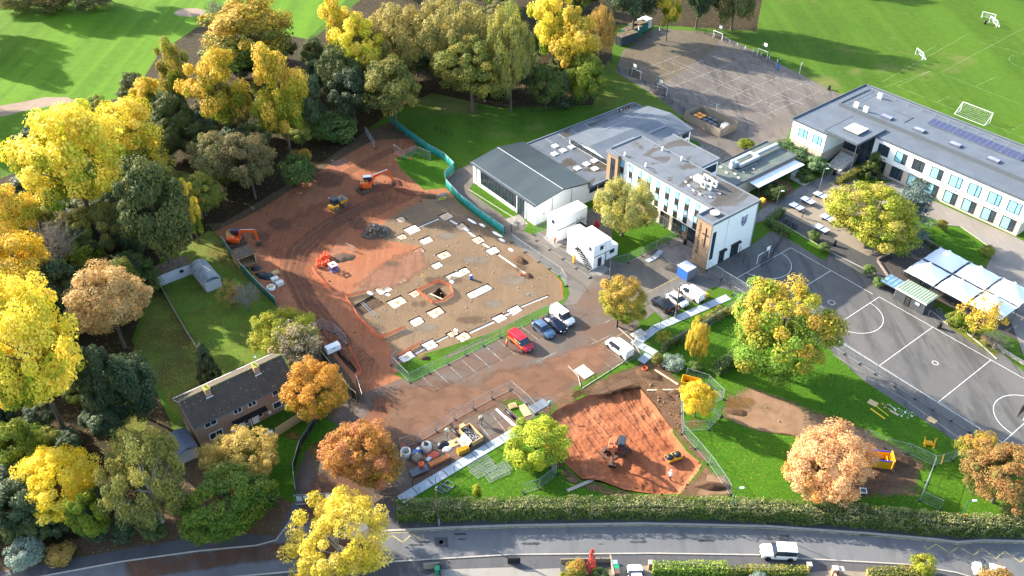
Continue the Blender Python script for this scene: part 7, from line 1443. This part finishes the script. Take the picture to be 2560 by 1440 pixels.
for px, rx, ry, h, mt, l, rz, sd in (((948,470),3.0,1.6,.5,m_redh,'low red spoil bank under the far excavator boom',R(20),3),((985,455),2.2,1.3,.6,m_redh,'red spoil bank beside the far grass',R(-40),4),((1015,480),2.6,.9,.5,m_redh,'red spoil ridge between the grass and the platform',R(-35),5),((1075,492),2.6,.8,.45,m_brn,'brown spoil ridge below the far grass',R(-10),6),((1300,650),1.8,1.0,.6,m_brn,'brown soil heap beside the drive fence',R(-50),7),((1320,690),1.2,.8,.4,m_brn,'small brown soil heap at the platform edge',R(-50),8),
 ((860,645),1.9,1.5,.35,m_rub,'sand heap behind the blue frame',R(10),9),((1620,935),2.8,1.0,.5,m_brn,'dark soil bank above the clay pit',R(-30),10),((1660,985),2.0,.7,.4,m_brn,'dark soil bank on the right rim of the clay pit',R(-50),11),((1780,1215),2.6,.8,.6,m_brn,'brown soil ridge below the pit fence',R(-5),12),((1840,1030),2.0,.8,.3,m_brn,'soil ridge on the bare ground right of the yellow tree',R(-15),13),((2250,1150),2.4,1.2,.5,m_brn,'soil heap beside the yellow trench box',R(-20),14),((1690,980),1.0,.6,.35,m_brn,'small soil heap beside the yellow skip',0,15),((1062,895),.9,.6,.4,m_brn,'small dug earth heap inside the south fence',0,16),((660,690),1.8,1.0,.7,m_black,'black tarpaulin heap beside the dark teal fence',R(-30),17),((640,672),1.0,.8,.6,m_black,'small black tarpaulin heap beside the plywood shelter',R(10),18),((672,690),1.2,.8,.5,plain('grey_green_tarp',C('2e4a4a'),.7,.3,2),'grey-green tarpaulin heap beside the dark teal fence',R(20),19),((1107,1112),1.1,.75,.5,m_black,'black sheeting bundle in the materials yard',R(30),20),((1117,1122),.7,.5,.3,m_whiteplast,'crumpled white sheet in the materials yard',R(20),21),((1082,1138),.9,.65,.45,plain('orange_sack',C('d9694a'),.7,.2,3),'orange bulk sack slumped in the materials yard',R(30),22)): heap(px, rx, ry, h, mt, l, rz, sd)
for i, (px, rx) in enumerate((((1180,553),1.3),((1206,563),.9),((1243,585),1.4),((1255,600),.8),((1278,625),.7),((1165,573),.9),((925,733),.9),((1140,826),.5),((1130,705),.5),((1222,720),.6))): heap(px, rx, .35, .18, m_whiteplast, 'scrap of white plastic sheeting on the platform, ' + ['nearest the green sheeting head','second along the green sheeting','third along the green sheeting','fourth along the green sheeting','fifth along the green sheeting','beside the second pink pad','at the shallow dug square','at the south fence pads','left of the blue drum','beside the long pad'][i], R(-45), 30+i, .8, 'plastic_sheet', 'sheeting')
# small stones and clods scattered over the dug ground
def scatter(name, polypx, n, smin, smax, mat, seed, label=None):
    g = np.random.default_rng(seed); pts = [P(*q) for q in polypx]; x0, x1 = min(p.x for p in pts), max(p.x for p in pts); y0, y1 = min(p.y for p in pts), max(p.y for p in pts); VV = []; FF = []; base = np.array([(1,0,0),(0,1,0),(-1,0,0),(0,-1,0),(0,0,.8),(0,0,-.3)]); bf = np.array([(0,1,4),(1,2,4),(2,3,4),(3,0,4),(1,0,5),(2,1,5),(3,2,5),(0,3,5)]); c = 0
    while c < n:
        x, y = g.uniform(x0,x1), g.uniform(y0,y1)
        if insidedist(pts,(x,y)) < .1: continue
        s_ = g.uniform(smin,smax)*(1+(g.random() < .06)*1.5); VV.append(base*s_*g.uniform(.6,1.3,(6,1))+np.array([x,y,0.01])); FF.append(bf+6*c); c += 1
    return tag(link(name, mesh_np(name, np.concatenate(VV), np.concatenate(FF), None, mat)), label, None, None, 'stuff')
scatter('loose_stones', [(950,565),(1115,478),(1262,592),(1400,705),(1404,746),(995,905),(862,742),(1030,650)], 1500, .03, .1, plain('platform_stones', C('a8927c'), .9, .3, 3), 1)
scatter('soil_clods', [(560,580),(780,445),(930,355),(1045,460),(1100,480),(960,560),(860,700),(950,860),(930,960),(800,840),(690,760)], 1500, .04, .12, plain('red_clods', C('7d5240'), .95, .3, 3), 2)
scatter('soil_clods', [(1600,905),(1650,900),(1710,960),(1700,1080),(1760,1160),(1700,1250),(1640,1240),(1745,1170),(1690,1062),(1590,955)], 450, .04, .14, plain('brown_clods', C('765a45'), .95, .3, 3), 3)
scatter('soil_clods', [(1780,985),(1850,960),(2190,1075),(2330,1165),(2300,1255),(2060,1262),(2100,1120)], 500, .03, .1, plain('pale_clods', C('97765c'), .95, .3, 3), 4)
# ------------------------------------------------------------------ materials yard
def bx(name, px, d, rz, mat, label, cat, z=0.0, bev=.02):
    t = MB(); t.box(-d[0]/2,d[0]/2,-d[1]/2,d[1]/2,0,d[2]); o = t.build(name, mat, None, False, P(*px)+Vector((0,0,z)), rz); bevel(o, bev); return tag(o, label, cat)
VA = TH+R(90)
t = thing('manhole_ring', 'open grey concrete manhole ring under the orange tree', 'concrete ring', P(1015,1140)); k = MB(); k.lathe([(.55,.02),(.72,0),(.74,1.1),(.72,1.15),(.6,1.15),(.56,1.05),(.55,.02)],20); k.build('ring', m_conc, t, True)
t = thing('manhole_ring', 'pale capped concrete manhole ring with a square opening', 'concrete ring', P(1067,1125)); k = MB(); k.lathe([(.72,0),(.74,1.1),(.7,1.2),(.1,1.22)],20); k.build('ring', m_conc, t, True); k = MB(); k.box(-.3,.3,-.3,.3,1.2,1.235); k.build('opening', m_black, t); k = MB(); k.lathe([(.2,1.24),(.2,1.32),(.08,1.4)],8,T=Matrix.Translation((-.2,.3,0))); k.build('lifting_eye', m_edge, t)  # black plate stands in for the dark inside the opening
def pallet(px, rz, label, n=1, z=0.0, mat=None):
    t = thing('pallet', label, 'pallet', P(*px)+Vector((0,0,z)), rz); me = MB().box(-.6,.6,-.05,.05,.1,.122).mesh('slat', mat or m_timber); be = MB().box(-.05,.05,-.5,.5,0,.1).mesh('bearer', mat or m_timber)
    for j in range(n):
        for y in np.linspace(-.45,.45,6): link('slat', me, t, (0,y,.125*j))
        for x in (-.55,0,.55): link('bearer', be, t, (x,0,.125*j))
pallet((1043,1150), VA+.2, 'stack of grey pallets in the materials yard', 6); pallet((1040,1136), VA+.1, 'single loose pallet behind the pallet stack', 2); pallet((1282,1016), VA-.3, 'pallet lying on the small grass square', 2, mat=m_ply); pallet((690,685), VA, 'pallet of pale blocks beside the dark teal fence', 4, mat=m_ply)
t = thing('timber_stack', 'stack of orange-brown timber beams in the materials yard', 'timber', P(1098,1155), VA-.1); be = MB().box(-1.55,1.55,-.07,.07,0,.13).mesh('beam', plain('orange_brown_beam', C('b5703f'), .8, .2, 2))
for r in range(3):
    for c_ in range(5): link('beam', be, t, (rnd.uniform(-.06,.06), -.34+.16*c_, .1+.14*r))
bx('saw_bench', (1048,1180), (2.6,1.3,.08), VA-.12, m_edge, 'dark board table carrying an orange bucket', 'board', .35); t = thing('bucket', 'orange bucket standing on the dark board', 'bucket', P(1054,1172)+Vector((0,0,.43))); k = MB(); k.lathe([(.3,0),(.38,.75),(.33,.75),(.26,.05)],14); k.build('body', m_orange, t, True); k = MB(); k.lathe([(.385,.5),(.4,.53),(.385,.56)],14); k.build('rim', m_orange, t)
for i in range(2): bx('plank', (1058+5*i,1190-2*i), (2.1,.16,.06), VA-.1, plain('orange_brown_beam', C('b5703f')), 'brown plank on the ground below the dark board', 'plank', 0.0)['group'] = 'planks below the dark board'
bx('cement_bags', (1043,1130), (1.0,.8,.35), VA, m_blue, 'blue pack with a white bag on it beside the rings', 'pack'); bx('bag', (1046,1127), (.5,.4,.2), VA, m_whiteplast, 'white bag lying on the blue pack', 'bag', .36); bx('bag', (1072,1149), (.8,.5,.2), VA+.4, plain('pale_blue_wrap', C('aebccb'), .6), 'pale blue wrapped pack beside the orange sack', 'bag')
bx('plywood_sheet', (1134,1108), (2.2,1.3,.04), VA-.15, m_ply, 'plywood sheet lying in the materials yard', 'board', .02); bx('pipe_offcut', (1139,1106), (.5,.18,.15), VA, m_timber, 'short timber block on the plywood sheet', 'block', .07)
def pipe(px, L_, r, rz, mat, label, z=0.0):
    t = thing('pipe', label, 'pipe', P(*px)+Vector((0,0,z)), rz); k = MB(); k.tube((-L_/2,0,r),(L_/2,0,r),r,r,12); k.build('barrel', mat, t, True); k = MB(); k.tube((-L_/2-.02,0,r),(-L_/2+.15,0,r),r*1.12,r*1.12,12); k.build('collar', mat, t, True)
pipe((1140,1085), 2.6, .2, TH, m_black, 'black corrugated pipe beside the open crate'); pipe((1275,1038), 2.2, .2, TH, m_black, 'black pipe at the edge of the small grass square')
t = thing('open_crate', 'big open plywood crate full of cables in the materials yard', 'crate', P(1178,1092), TH); 
for nm, q in (('side_board',(-1.7,1.7,-.95,-.87,0,.9)),('side_board',(-1.7,1.7,.87,.95,0,.9)),('end_board',(-1.7,-1.62,-.87,.87,0,.9)),('end_board',(1.62,1.7,-.87,.87,0,.9)),('base',(-1.62,1.62,-.87,.87,0,.08))): k = MB(); k.box(*q); k.build(nm, m_ply, t)
g_ = random.Random(8); k = MB()
for i in range(26):
    c_ = Vector((g_.uniform(-1.3,1.3),g_.uniform(-.6,.6),g_.uniform(.3,.75))); r = g_.uniform(.12,.4); k.path([c_+Vector((r*math.cos(a),r*math.sin(a)*.7,g_.uniform(-.08,.08))) for a in np.linspace(0,g_.uniform(3,7),9)], .025, 4)
tag(k.build('cable_tangle', m_greyw, t), kind='stuff'); k = MB(); k.box(-1.6,1.6,-.85,.85,.08,.35); k.build('lining', m_black, t)
t = tag(MB().add([(-1,-.7,0),(1,-.7,0),(1,.5,1.0),(-1,.5,1.0),(-1,-.66,0),(1,-.66,0),(1,.54,1.0),(-1,.54,1.0)],[(0,1,2,3),(7,6,5,4),(0,4,5,1),(2,6,7,3),(0,3,7,4),(1,5,6,2)]).build('leaning_board', plain('pale_board', C('d9c9a8'), .8), None, False, P(1163,1108), TH), 'pale board leaning on the side of the open crate', 'board')
bx('tool_box', (1158,1072), (.9,.7,.7), TH, m_ply, 'small plywood box behind the open crate', 'box'); bx('steel_plate', (1180,1113), (.9,.25,.1), TH, m_lead, 'grey steel offcut in front of the open crate', 'offcut')
t = thing('yellow_basket', 'yellow plastic crate beside the dark mesh fence', 'crate', P(1158,1130), VA-.2); k = MB(); k.box(-.85,.85,-.35,.35,0,.7); k.build('body', m_yellow, t); k = MB(); [k.box(-.87,.87,y-.03,y+.03,.7,.78) for y in np.linspace(-.3,.3,4)]; [k.box(x-.03,x+.03,-.37,.37,.05,.74) for x in np.linspace(-.8,.8,7)]; k.build('rib', m_yellow, t)
t = thing('pipe_saw', 'muddy tripod-mounted mixer beside the open crate', 'mixer', P(1203,1060), .4); k = MB(); k.lathe([(.2,.9),(.38,1.1),(.38,1.45),(.25,1.65),(.2,1.65)],12); k.build('drum', m_timber, t, True); [MB().tube((0,0,1.0),(.7*math.cos(a),.7*math.sin(a),0),.05,.05,5).build('leg', m_trk2, t) for a in (.3,2.4,4.5)]
for i in range(2): bx('white_plank', (1262+16*i,1043+13*i), (4.2-1.2*i,.35,.05), TH+.02*i, m_whiteplast, ['long white board lying across the bay lines','second white board lying beside the long one'][i], 'board', .02+.05*i)
bx('plywood_sheet', (1312,1026), (2.4,1.2,.05), TH+R(-15), m_ply, 'plywood sheet beside the lime tree', 'board', .02)
def lollipop(px, h, label, c_): 
    t = thing('mirror_post', label, 'sign', P(*px)); k = MB(); k.tube((0,0,0),(0,0,h),.04,.04,6); k.build('post', m_black, t); k = MB(); k.lathe([(.36,0),(.36,.05),(.1,.12)],16,T=Matrix.Translation((0,0,h))@Matrix.Rotation(R(70),4,'X')); k.build('disc', plain('disc_'+c_, C(c_), .3), t, True)
lollipop((1119,1094), 1.6, 'round pale green board on a post in the materials yard', 'b9cdb0'); lollipop((1375,1024), 1.5, 'round traffic mirror on a post at the pit ramp', '8fae8c')
t = thing('stool', 'small black stool outside the materials yard fence', 'stool', P(1128,1066)); k = MB(); k.box(-.25,.25,-.2,.2,.4,.46); k.build('seat', m_black, t); k = MB(); [k.tube((x,y,0),(x,y,.4),.025,.025,4) for x in (-.2,.2) for y in (-.16,.16)]; k.build('leg', m_black, t)
def cone(px, label): 
    t = thing('traffic_cone', label, 'cone', P(*px)); k = MB(); k.box(-.2,.2,-.2,.2,0,.05); k.build('base', m_orange, t); k = MB(); k.lathe([(.16,.05),(.04,.75)],12); k.build('cone', m_orange, t, True); k = MB(); k.lathe([(.115,.3),(.083,.5)],12); k.build('band', m_wframe, t, True)
cone((1008,1115), 'orange traffic cone behind the open manhole ring'); cone((1302,688), 'orange traffic cone on the platform edge near the drive'); cone((1028,398), 'red and white cone among the loose fence panels')
bx('concrete_slab', (1460,930), (2.6,2.0,.1), TH, m_conc, 'pale concrete slab on the small grass square of the car park', 'slab'); bx('concrete_slab', (1597,836), (2.4,1.7,.1), VA, m_conc, 'pale concrete slab beside the mat walkway', 'slab'); bx('road_plate', (1348,1015), (1.6,3.0,.06), TH, m_lead, 'grey plate lying at the corner of the materials yard', 'plate', .01); bx('trench_plate', (1612,897), (2.2,1.4,.12), TH+R(100), m_mat, 'blue-grey board lying behind the white van', 'board', .05)
for i, (x, y) in enumerate(((1100,1225),(1112,1222),(1124,1212))): t = thing('gully_frame', 'grey cast frame on the grass, ' + ['left of three','middle of three','right of three'][i], 'frame', P(x,y), TH+R(20)); k = MB(); [k.box(*q) for q in ((-.7,.7,-.4,-.32,0,.15),(-.7,.7,.32,.4,0,.15),(-.7,-.62,-.32,.32,0,.149),(.62,.7,-.32,.32,0,.149))]; k.build('frame', m_lead, t)
# west side of the site
bagk = MB(); bagk.lathe([(.34,0),(.44,.25),(.42,.7),(.36,.88),(.26,.84),(.22,.6)],12); bagm = bagk.mesh('bag', plain('orange_bulk_bag', C('e4653a'), .7, .15, 3), True)
for i, (x, y) in enumerate(((798,655),(808,648),(822,646),(810,663),(797,668),(820,662),(828,672),(815,640))): t = thing('bulk_bag', 'orange bulk bag in the cluster beside the blue frame', 'bag', P(x,y), i*.9, 'cluster of orange bulk bags'); o = link('bag', bagm, t); o.scale = (1.05,1.0,.9+.15*(i%3)); k = MB(); k.path([(.3,.3,.85),(0,0,1.0),(-.3,-.3,.85)], .03, 4); k.build('loop', m_orange, t)
t = thing('steel_rack', 'blue and white metal frame beside the orange bulk bags', 'frame', P(834,676), TH); k = MB(); [k.box(x-.06,x+.06,y-.06,y+.06,0,1.3) for x in (-.6,.6) for y in (-.5,.5)]; [k.box(-.6,.6,y-.05,y+.05,z,z+.1) for y in (-.5,.5) for z in (.1,.75)]; [k.box(x-.05,x+.05,-.5,.5,.1,.2) for x in (-.6,.6)]; k.build('leg_frame', m_blue, t); k = MB(); [k.box(*q) for q in ((-.72,.72,-.62,-.32,1.3,1.38),(-.72,.72,.32,.62,1.3,1.38),(-.72,-.35,-.32,.32,1.3,1.379),(.35,.72,-.32,.32,1.3,1.379))]; k.build('top', m_wframe, t)
def barrier(px, rz, label, group=None, L_=2.3, z=0.0):
    t = thing('crowd_barrier', label, 'barrier', P(*px), rz, group); k = MB(); k.path([(0,0,.1),(0,0,1.1),(L_,0,1.1),(L_,0,.1),(0,0,.1)], .03, 5); k.path([(0,0,.3),(L_,0,.3)],.02); k.build('frame', m_steel, t); k = MB(); [k.tube((L_*i/14,0,.3),(L_*i/14,0,1.1),.01,.01,4,0,False) for i in range(1,14)]; k.build('bars', m_steel, t); k = MB(); [k.box(x-.02,x+.02,-.3,.3,0,.04) for x in (.3,L_-.3)]; k.build('feet', m_steel, t); return t
barrier((826,640), R(36), 'steel crowd barrier behind the bulk bags, left'); barrier((866,620), R(-35), 'steel crowd barrier behind the bulk bags, right')
for i in range(4): barrier((1090+2*i,503-1.5*i), R(22), 'steel crowd barrier in the stack by the teal fence', 'stack of steel barriers', 1.9)
t = thing('barrier_sign', 'yellow sign board on the barrier stack by the teal fence', 'sign', P(1098,506), R(22)); k = MB(); k.box(-.1,1.5,-.03,.0,.45,1.05); k.build('plate', plain('sign_yellow', C('d6c93a'), .5), t); k = MB(); [k.box(.05+.45*i,.35+.45*i,-.045,-.031,.62,.9) for i in range(3)]; k.build('dark_marks', m_edge, t)
for i, (x, y) in enumerate(((688,702),(700,712))): bx('concrete_block', (x,y), (1.3,.9,.7), VA+.1*i, m_conc, ['pale concrete block beside the pallet of blocks','pale concrete block nearer the haul road'][i], 'block')
t = thing('pale_ring', 'white ring with a pallet on it beside the dark teal fence', 'ring', P(678,722)); k = MB(); k.lathe([(.5,0),(.75,0),(.75,.5),(.5,.5)],18); k.build('ring', m_whiteplast, t, True); k = MB(); [k.box(-.5,.5,-.45+.2*i,-.35+.2*i,.5,.55) for i in range(5)]; k.build('slats', m_ply, t)
t = thing('generator', 'white generator tank with a red box inside the mesh fence', 'generator', P(833,878), TH+R(88)); k = MB(); k.box(-1.2,1.2,-.55,.55,.2,1.3); bevel(k.build('tank', m_whiteplast, t),.05); k = MB(); k.box(-1.15,1.15,-.5,.5,0,.2); k.build('skid', m_edge, t); k = MB(); k.box(-.3,.3,-.55,-.53,.9,1.1); k.build('label_plate', m_blue, t); k = MB(); k.box(-1.1,-.3,.6,1.1,0,.8); bevel(k.build('red_box', plain('red_box', C('c02a30'), .5), t),.03)
t = thing('survey_tripod', 'yellow survey tripod standing on the platform', 'tripod', P(1058,697)); k = MB(); [k.tube((0,0,1.4),(.6*math.cos(a),.6*math.sin(a),0),.03,.025,5) for a in (.4,2.5,4.6)]; k.build('leg', plain('tripod_yellow', C('d8d04a'), .5), t); k = MB(); k.box(-.1,.1,-.1,.1,1.4,1.5); k.build('head', m_black, t)
t = thing('drum', 'blue drum beside the long white pad', 'drum', P(1178,698)); k = MB(); k.lathe([(.29,0),(.3,.3),(.31,.32),(.3,.34),(.3,.6),(.31,.62),(.3,.64),(.29,.9),(.05,.92)],14); k.build('body', m_blue, t, True); k = MB(); k.lathe([(.2,.925),(.2,.94)],12); k.build('lid', m_wframe, t)
t = thing('ladder', 'aluminium ladder lying across the shallow dug square', 'ladder', P(902,758)+Vector((0,0,.05)), TH); k = MB(); [k.box(0,4.6,y-.03,y+.03,0,.06) for y in (0,.4)]; k.build('stile', m_steel, t); k = MB(); [k.tube((.25*i+.2,0,.03),(.25*i+.2,.4,.03),.018,.018,4) for i in range(18)]; k.build('rung', m_steel, t)
for i, (a, b) in enumerate((((1075,735),(1108,750)),((1637,925),(1695,962)),((1618,976),(1696,975)))): a, b = P(*a), P(*b); d = b-a; o = MB().box(0,d.length,-.12,.12,0,.1).build('timber_baulk', plain('pale_baulk', C('c9b896'), .8, .15, 2), None, False, a+Vector((0,0,.02)), math.atan2(d.y,d.x)); tag(o, ['pale scaffold board laid across the deep square shaft','pale timber baulk above the clay pit, upper','pale timber baulk above the clay pit, lower'][i], 'plank')
o = MB().box(0,4.2,-.25,.25,0,.08).build('scaffold_board', plain('grey_board', C('a59a8a'), .85, .15, 2), None, False, P(1418,1228)+Vector((0,0,.03)), R(28)); tag(o, 'grey scaffold board at the near rim of the clay pit', 'plank')
t = thing('yellow_skip', 'yellow skip behind the small yellow tree', 'skip', P(1726,962), R(-20)); k = MB(); k.add([(-1.4,-.8,1.0),(1.4,-.8,1.0),(1.4,.8,1.0),(-1.4,.8,1.0),(-1.0,-.7,0),(1.0,-.7,0),(1.0,.7,0),(-1.0,.7,0)],[(0,1,5,4),(1,2,6,5),(2,3,7,6),(3,0,4,7),(4,5,6,7)]); o = k.build('shell', m_yellow, t); o.modifiers.new('s','SOLIDIFY').thickness = .05; k = MB(); k.path([(-1.4,-.8,1.0),(1.4,-.8,1.0),(1.4,.8,1.0),(-1.4,.8,1.0),(-1.4,-.8,1.0)],.05); k.build('rim', m_yellow, t)
t = thing('orange_tub', 'orange tub on the soil above the clay pit', 'tub', P(1611,927)); k = MB(); k.lathe([(.36,0),(.44,.65),(.4,.67),(.38,.6),(.32,.08)],14); k.build('body', m_orange, t, True); k = MB(); k.lathe([(.34,.5),(.1,.52)],12); k.build('contents', m_brn, t)
# right-hand lawn
t = thing('trench_box', 'yellow and blue steel trench box beside the peach-orange tree', 'trench box', P(2195,1158), R(-8)); 
for y in (-.9,.9): k = MB(); k.box(-1.7,1.5,y-.06,y+.06,.1,1.5); o = k.build('side_plate', m_yellow, t); k = MB(); k.box(-1.72,1.52,y-.08,y+.08,1.5,1.62); k.build('top_rail', plain('royal_blue', C('2d2f8f'), .5), o)
k = MB(); [k.tube((x,-.9,z),(x,.9,z),.07,.07,8) for x in (-1.2,1.0) for z in (.5,1.1)]; k.build('strut', m_yellow, t); k = MB(); [k.box(1.5,1.62,y-.1,y+.1,0,1.7) for y in (-.5,0,.5)]; k.box(1.62,1.75,-1.0,1.0,0,1.8); k.build('end_panel', m_yellow, t)
t = thing('lifting_frame', 'yellow steel lifting frame standing on the lawn', 'frame', P(2322,1114), R(-12)); k = MB(); k.box(-.75,.75,-.12,.12,.15,.4); k.build('cross_member', m_yellow, t)
for s_ in (-1,1): k = MB(); k.tube((s_*.6,0,.3),(s_*.72,.35,1.1),.12,.1,6); k.tube((s_*.72,.35,1.1),(s_*.8,.3,1.35),.1,.08,6); k.build('arm', m_yellow, t); k = MB(); k.box(s_*.6-.12,s_*.6+.12,-.4,.3,0,.16); k.build('foot', m_yellow, t)
k = MB(); k.box(-.4,.4,.12,.5,.35,.5); k.build('tray', m_yellow, t)
for i, (a, b, w_, c_) in enumerate((((2176,1022),(2212,1048),.22,'d8b71e'),((2189,1015),(2221,1041),.1,'c7c21e'),((2225,1027),(2246,1039),.3,'c9a98a'),((2222,1012),(2240,1026),.06,'b8c8c4'))): a, b = P(*a), P(*b); d = b-a; o = MB().box(0,d.length,-w_/2,w_/2,0,.1).build('beam', plain('beam_'+c_, C(c_), .7), None, False, a+Vector((0,0,.02)), math.atan2(d.y,d.x)); tag(o, ['thick yellow beam lying on the lawn','thin yellow beam lying on the lawn','short tan board lying on the lawn','thin pale pipe lying on the lawn'][i], 'beam')
scatter('litter_scraps', [(2230,1015),(2290,1030),(2285,1050),(2240,1040)], 45, .04, .09, m_whiteplast, 9); scatter('timber_scraps', [(2195,1005),(2235,1010),(2230,1030),(2205,1020)], 14, .08, .18, m_ply, 10)
bx('plywood_square', (2182,1008), (1.4,1.1,.05), TH+R(10), m_ply, 'tan board lying on the lawn below the netball court', 'board', .02); bx('paving_patch', (2330,1050), (1.3,1.0,.04), TH, m_ply, 'tan board lying on the path beside the netball court', 'board', .01); o = MB().box(0,2.2,-.08,.08,0,.1).build('beam', m_yellow, None, False, P(2352,1162)+Vector((0,0,.02)), R(58)); tag(o, 'yellow beam lying inside the right-hand fence corner', 'beam')
t = thing('gully_frame', 'white square frame on the soil below the peach-orange tree', 'frame', P(2158,1228), R(-8)); k = MB(); [k.box(*q) for q in ((-.45,.45,-.45,-.35,0,.2),(-.45,.45,.35,.45,0,.2),(-.45,-.35,-.35,.35,0,.199),(.35,.45,-.35,.35,0,.199))]; k.build('frame', m_whiteplast, t); k = MB(); k.box(-.35,.35,-.35,.35,.02,.08); k.build('grate', m_edge, t)
# by the school
t = thing('store_cube', 'blue storage box with a pale grey top at the foot of the cross tower', 'storage box', P(1714,690), TH); k = MB(); k.box(-1.2,1.2,-1.1,1.1,.05,2.1); k.build('body', m_blue, t); k = MB(); k.box(-1.28,1.28,-1.18,1.18,2.1,2.25); bevel(k.build('lid', plain('pale_grey_lid', C('aab4c2'), .5), t),.03); k = MB(); k.box(1.2,1.22,-1.1,1.1,.05,2.1); k.build('end_panel', m_lead, t)
bx('grit_bin', (1763,742), (.9,.7,.8), TH, m_yellow, 'yellow grit bin at the end of the parking row', 'bin', 0, .08); bx('cabinet', (1435,656), (.5,.5,1.5), TH, m_yellow, 'yellow cabinet beneath the cabin stair', 'cabinet', 0, .03)
for i, (x, y) in enumerate(((1625,650),(1637,643),(1648,632))): bx('sheet_stack', (x,y), (1.0,1.6,.1), TH+R(8*i), m_mat, 'grey sheet lying outside the willow lawn fence, ' + ['nearest the drive','middle of three','farthest of three'][i], 'sheet', .01)
bx('doormat', (1293,558), (1.4,1.0,.02), TH, m_edge, 'dark mat on the concrete apron outside the hall door', 'mat', .004); t = thing('wall_beacon', 'yellow square box on the corner of the main block roof', 'box', Wv(-78.3,118.2,9.6), TH); k = MB(); k.box(-.3,.5,-.1,.6,0,.7); bevel(k.build('case', m_yellow, t),.05); k = MB(); k.box(-.3,-.1,.1,.3,-.3,0); k.build('bracket', m_edge, t)
for i, (x, y) in enumerate(((2228,602),(2236,608),(2328,858),(2340,865))): pass
for i, (x, y) in enumerate(((2210,628),(2220,640),(2340,780),(2362,792))): t = thing('cycle_hoop', 'steel cycle hoop, ' + ['upper of the pair by the broad tree','lower of the pair by the broad tree','left of the pair right of the kiosk','right of the pair right of the kiosk'][i], 'cycle rack', P(x,y), TH+R(20)); k = MB(); k.path([(0,0,0),(0,0,.8),(.15,0,.95),(.65,0,.95),(.8,0,.8),(.8,0,0)], .03); k.build('hoop', m_steel, t); k = MB(); k.path([(.0,0,.4),(.8,0,.4)], .02); k.build('crossbar', m_steel, t)
# house front and road side
wall([(395,708),(430,770),(465,830),(492,872)], .1, .9, m_timber, 'low weathered fence dividing the two leafy gardens', 'garden_fence', 'fence')
for i, (x, y, c_) in enumerate(((680,1090,'2f86b5'),(670,1096,'5b3a34'))): t = thing('wheelie_bin', ['blue wheeled bin beside the timber fence of the house','brown wheeled bin with a pale lid beside the house'][i], 'bin', P(x,y), TH); k = MB(); k.prism([(-.27,-.3),(.27,-.3),(.27,.3),(-.27,.3)],.08,.98); k.build('body', plain('bin_'+c_, C(c_), .5), t); k = MB(); k.box(-.3,.3,-.34,.32,.98,1.06); k.build('lid', plain('bin_'+c_, C(c_), .5) if i == 0 else m_greyw, t)
def gbin(x, y, c_, l): t = thing('wheelie_bin', l, 'bin', P(x,y)); k = MB(); k.prism([(-.27,-.3),(.27,-.3),(.27,.3),(-.27,.3)],.08,.98); k.build('body', plain('bin_'+c_, C(c_), .5), t); k = MB(); k.box(-.3,.3,-.34,.32,.98,1.06); k.build('lid', plain('binl_'+c_, C(c_), .5), t)
gbin(1094,1432,'1f8a5c','green-lidded wheeled bin at the bottom edge left of centre'); gbin(1540,1428,'1f8a5c','green wheeled bin beside the tan driveway'); gbin(1536,1418,'8fb0cc','pale blue wheeled bin beside the tan driveway'); gbin(1542,1440,'6a5048','brown wheeled bin beside the tan driveway'); gbin(1882,1298,'1d1e22','black wheeled bin tucked into the road hedge')
def pillar(x, y, w_, h, l): t = thing('gate_pillar', l, 'pillar', P(x,y)); k = MB(); k.box(-w_/2,w_/2,-w_/2,w_/2,0,h); k.build('shaft', m_brickr, t); k = MB(); k.box(-w_/2-.06,w_/2+.06,-w_/2-.06,w_/2+.06,h,h+.1); k.build('cap', m_kerb, t)
pillar(1625,1420,.5,1.2,'red brick gate pillar at the left end of the bright hedge'); pillar(2019,1425,.5,1.2,'red brick gate pillar at the right end of the golden hedge'); pillar(2083,1436,.6,1.3,'red brick gate pillar left of the red gate'); pillar(2098,1436,.6,1.1,'red brick gate pillar right of the red gate'); pillar(2168,1442,.45,1.1,'pale-topped gate pillar before the olive hedge')
wall([(1402,1408),(1500,1406),(1525,1406)], .12, .9, m_timber, 'low timber garden fence behind the rust shrub', 'garden_fence', 'fence'); wall([(1060,1422),(1100,1420)], .08, 1.2, m_timber, 'timber garden fence panel at the bottom edge', 'garden_fence', 'fence'); wall([(1100,1412),(1102,1445)], .1, 1.0, m_black, 'dark garden fence return at the bottom edge', 'garden_fence', 'fence'); wall([(1525,1400),(1535,1450)], .12, 1.1, m_timber, 'timber fence beside the tan driveway', 'garden_fence', 'fence'); wall([(1270,1408),(1300,1408)], .1, 1.1, m_black, 'black iron gate at the bottom edge', 'garden_gate', 'gate'); wall([(2083,1440),(2095,1470)], .2, .9, m_brickr, 'red brick garden wall running off the bottom edge', 'garden_wall')
k = MB(); c_ = P(1103,1355); k.lathe([(.3,.008),(.34,.012),(.34,.008)],16,T=Matrix.Translation(c_)); tag(k.build('manhole_cover', m_edge), 'round manhole cover in the road', 'manhole cover')
for x, y, sx_, sy_, l in ((1103,1356,.9,.75,'square patch'),(1960,1345,.7,.5,'b'),(1940,1309,1.2,.4,'c')): stain([(x-sx_*20,y-sy_*18),(x+sx_*20,y-sy_*18),(x+sx_*20,y+sy_*18),(x-sx_*20,y+sy_*18)], film('tar_patch_'+l[:1], CG('5f6064'), CG('6b6b6e'), 0, .9, .5, False), .006, .2, 'road_patch')
gq = random.Random(12)
for i in range(9): x, y = gq.uniform(960,2300), gq.uniform(1335,1365); rx = gq.uniform(12,36); stain([(x+rx*math.cos(a),y+rx*.22*math.sin(a)) for a in np.linspace(0,6.28,9)[:-1]], film('wet_road_patch', CG('4f5257'), CG('5a5d62'), 0, .2, .7, False) if i == 0 else bpy.data.materials['wet_road_patch'], .007, .3, 'damp_patch')
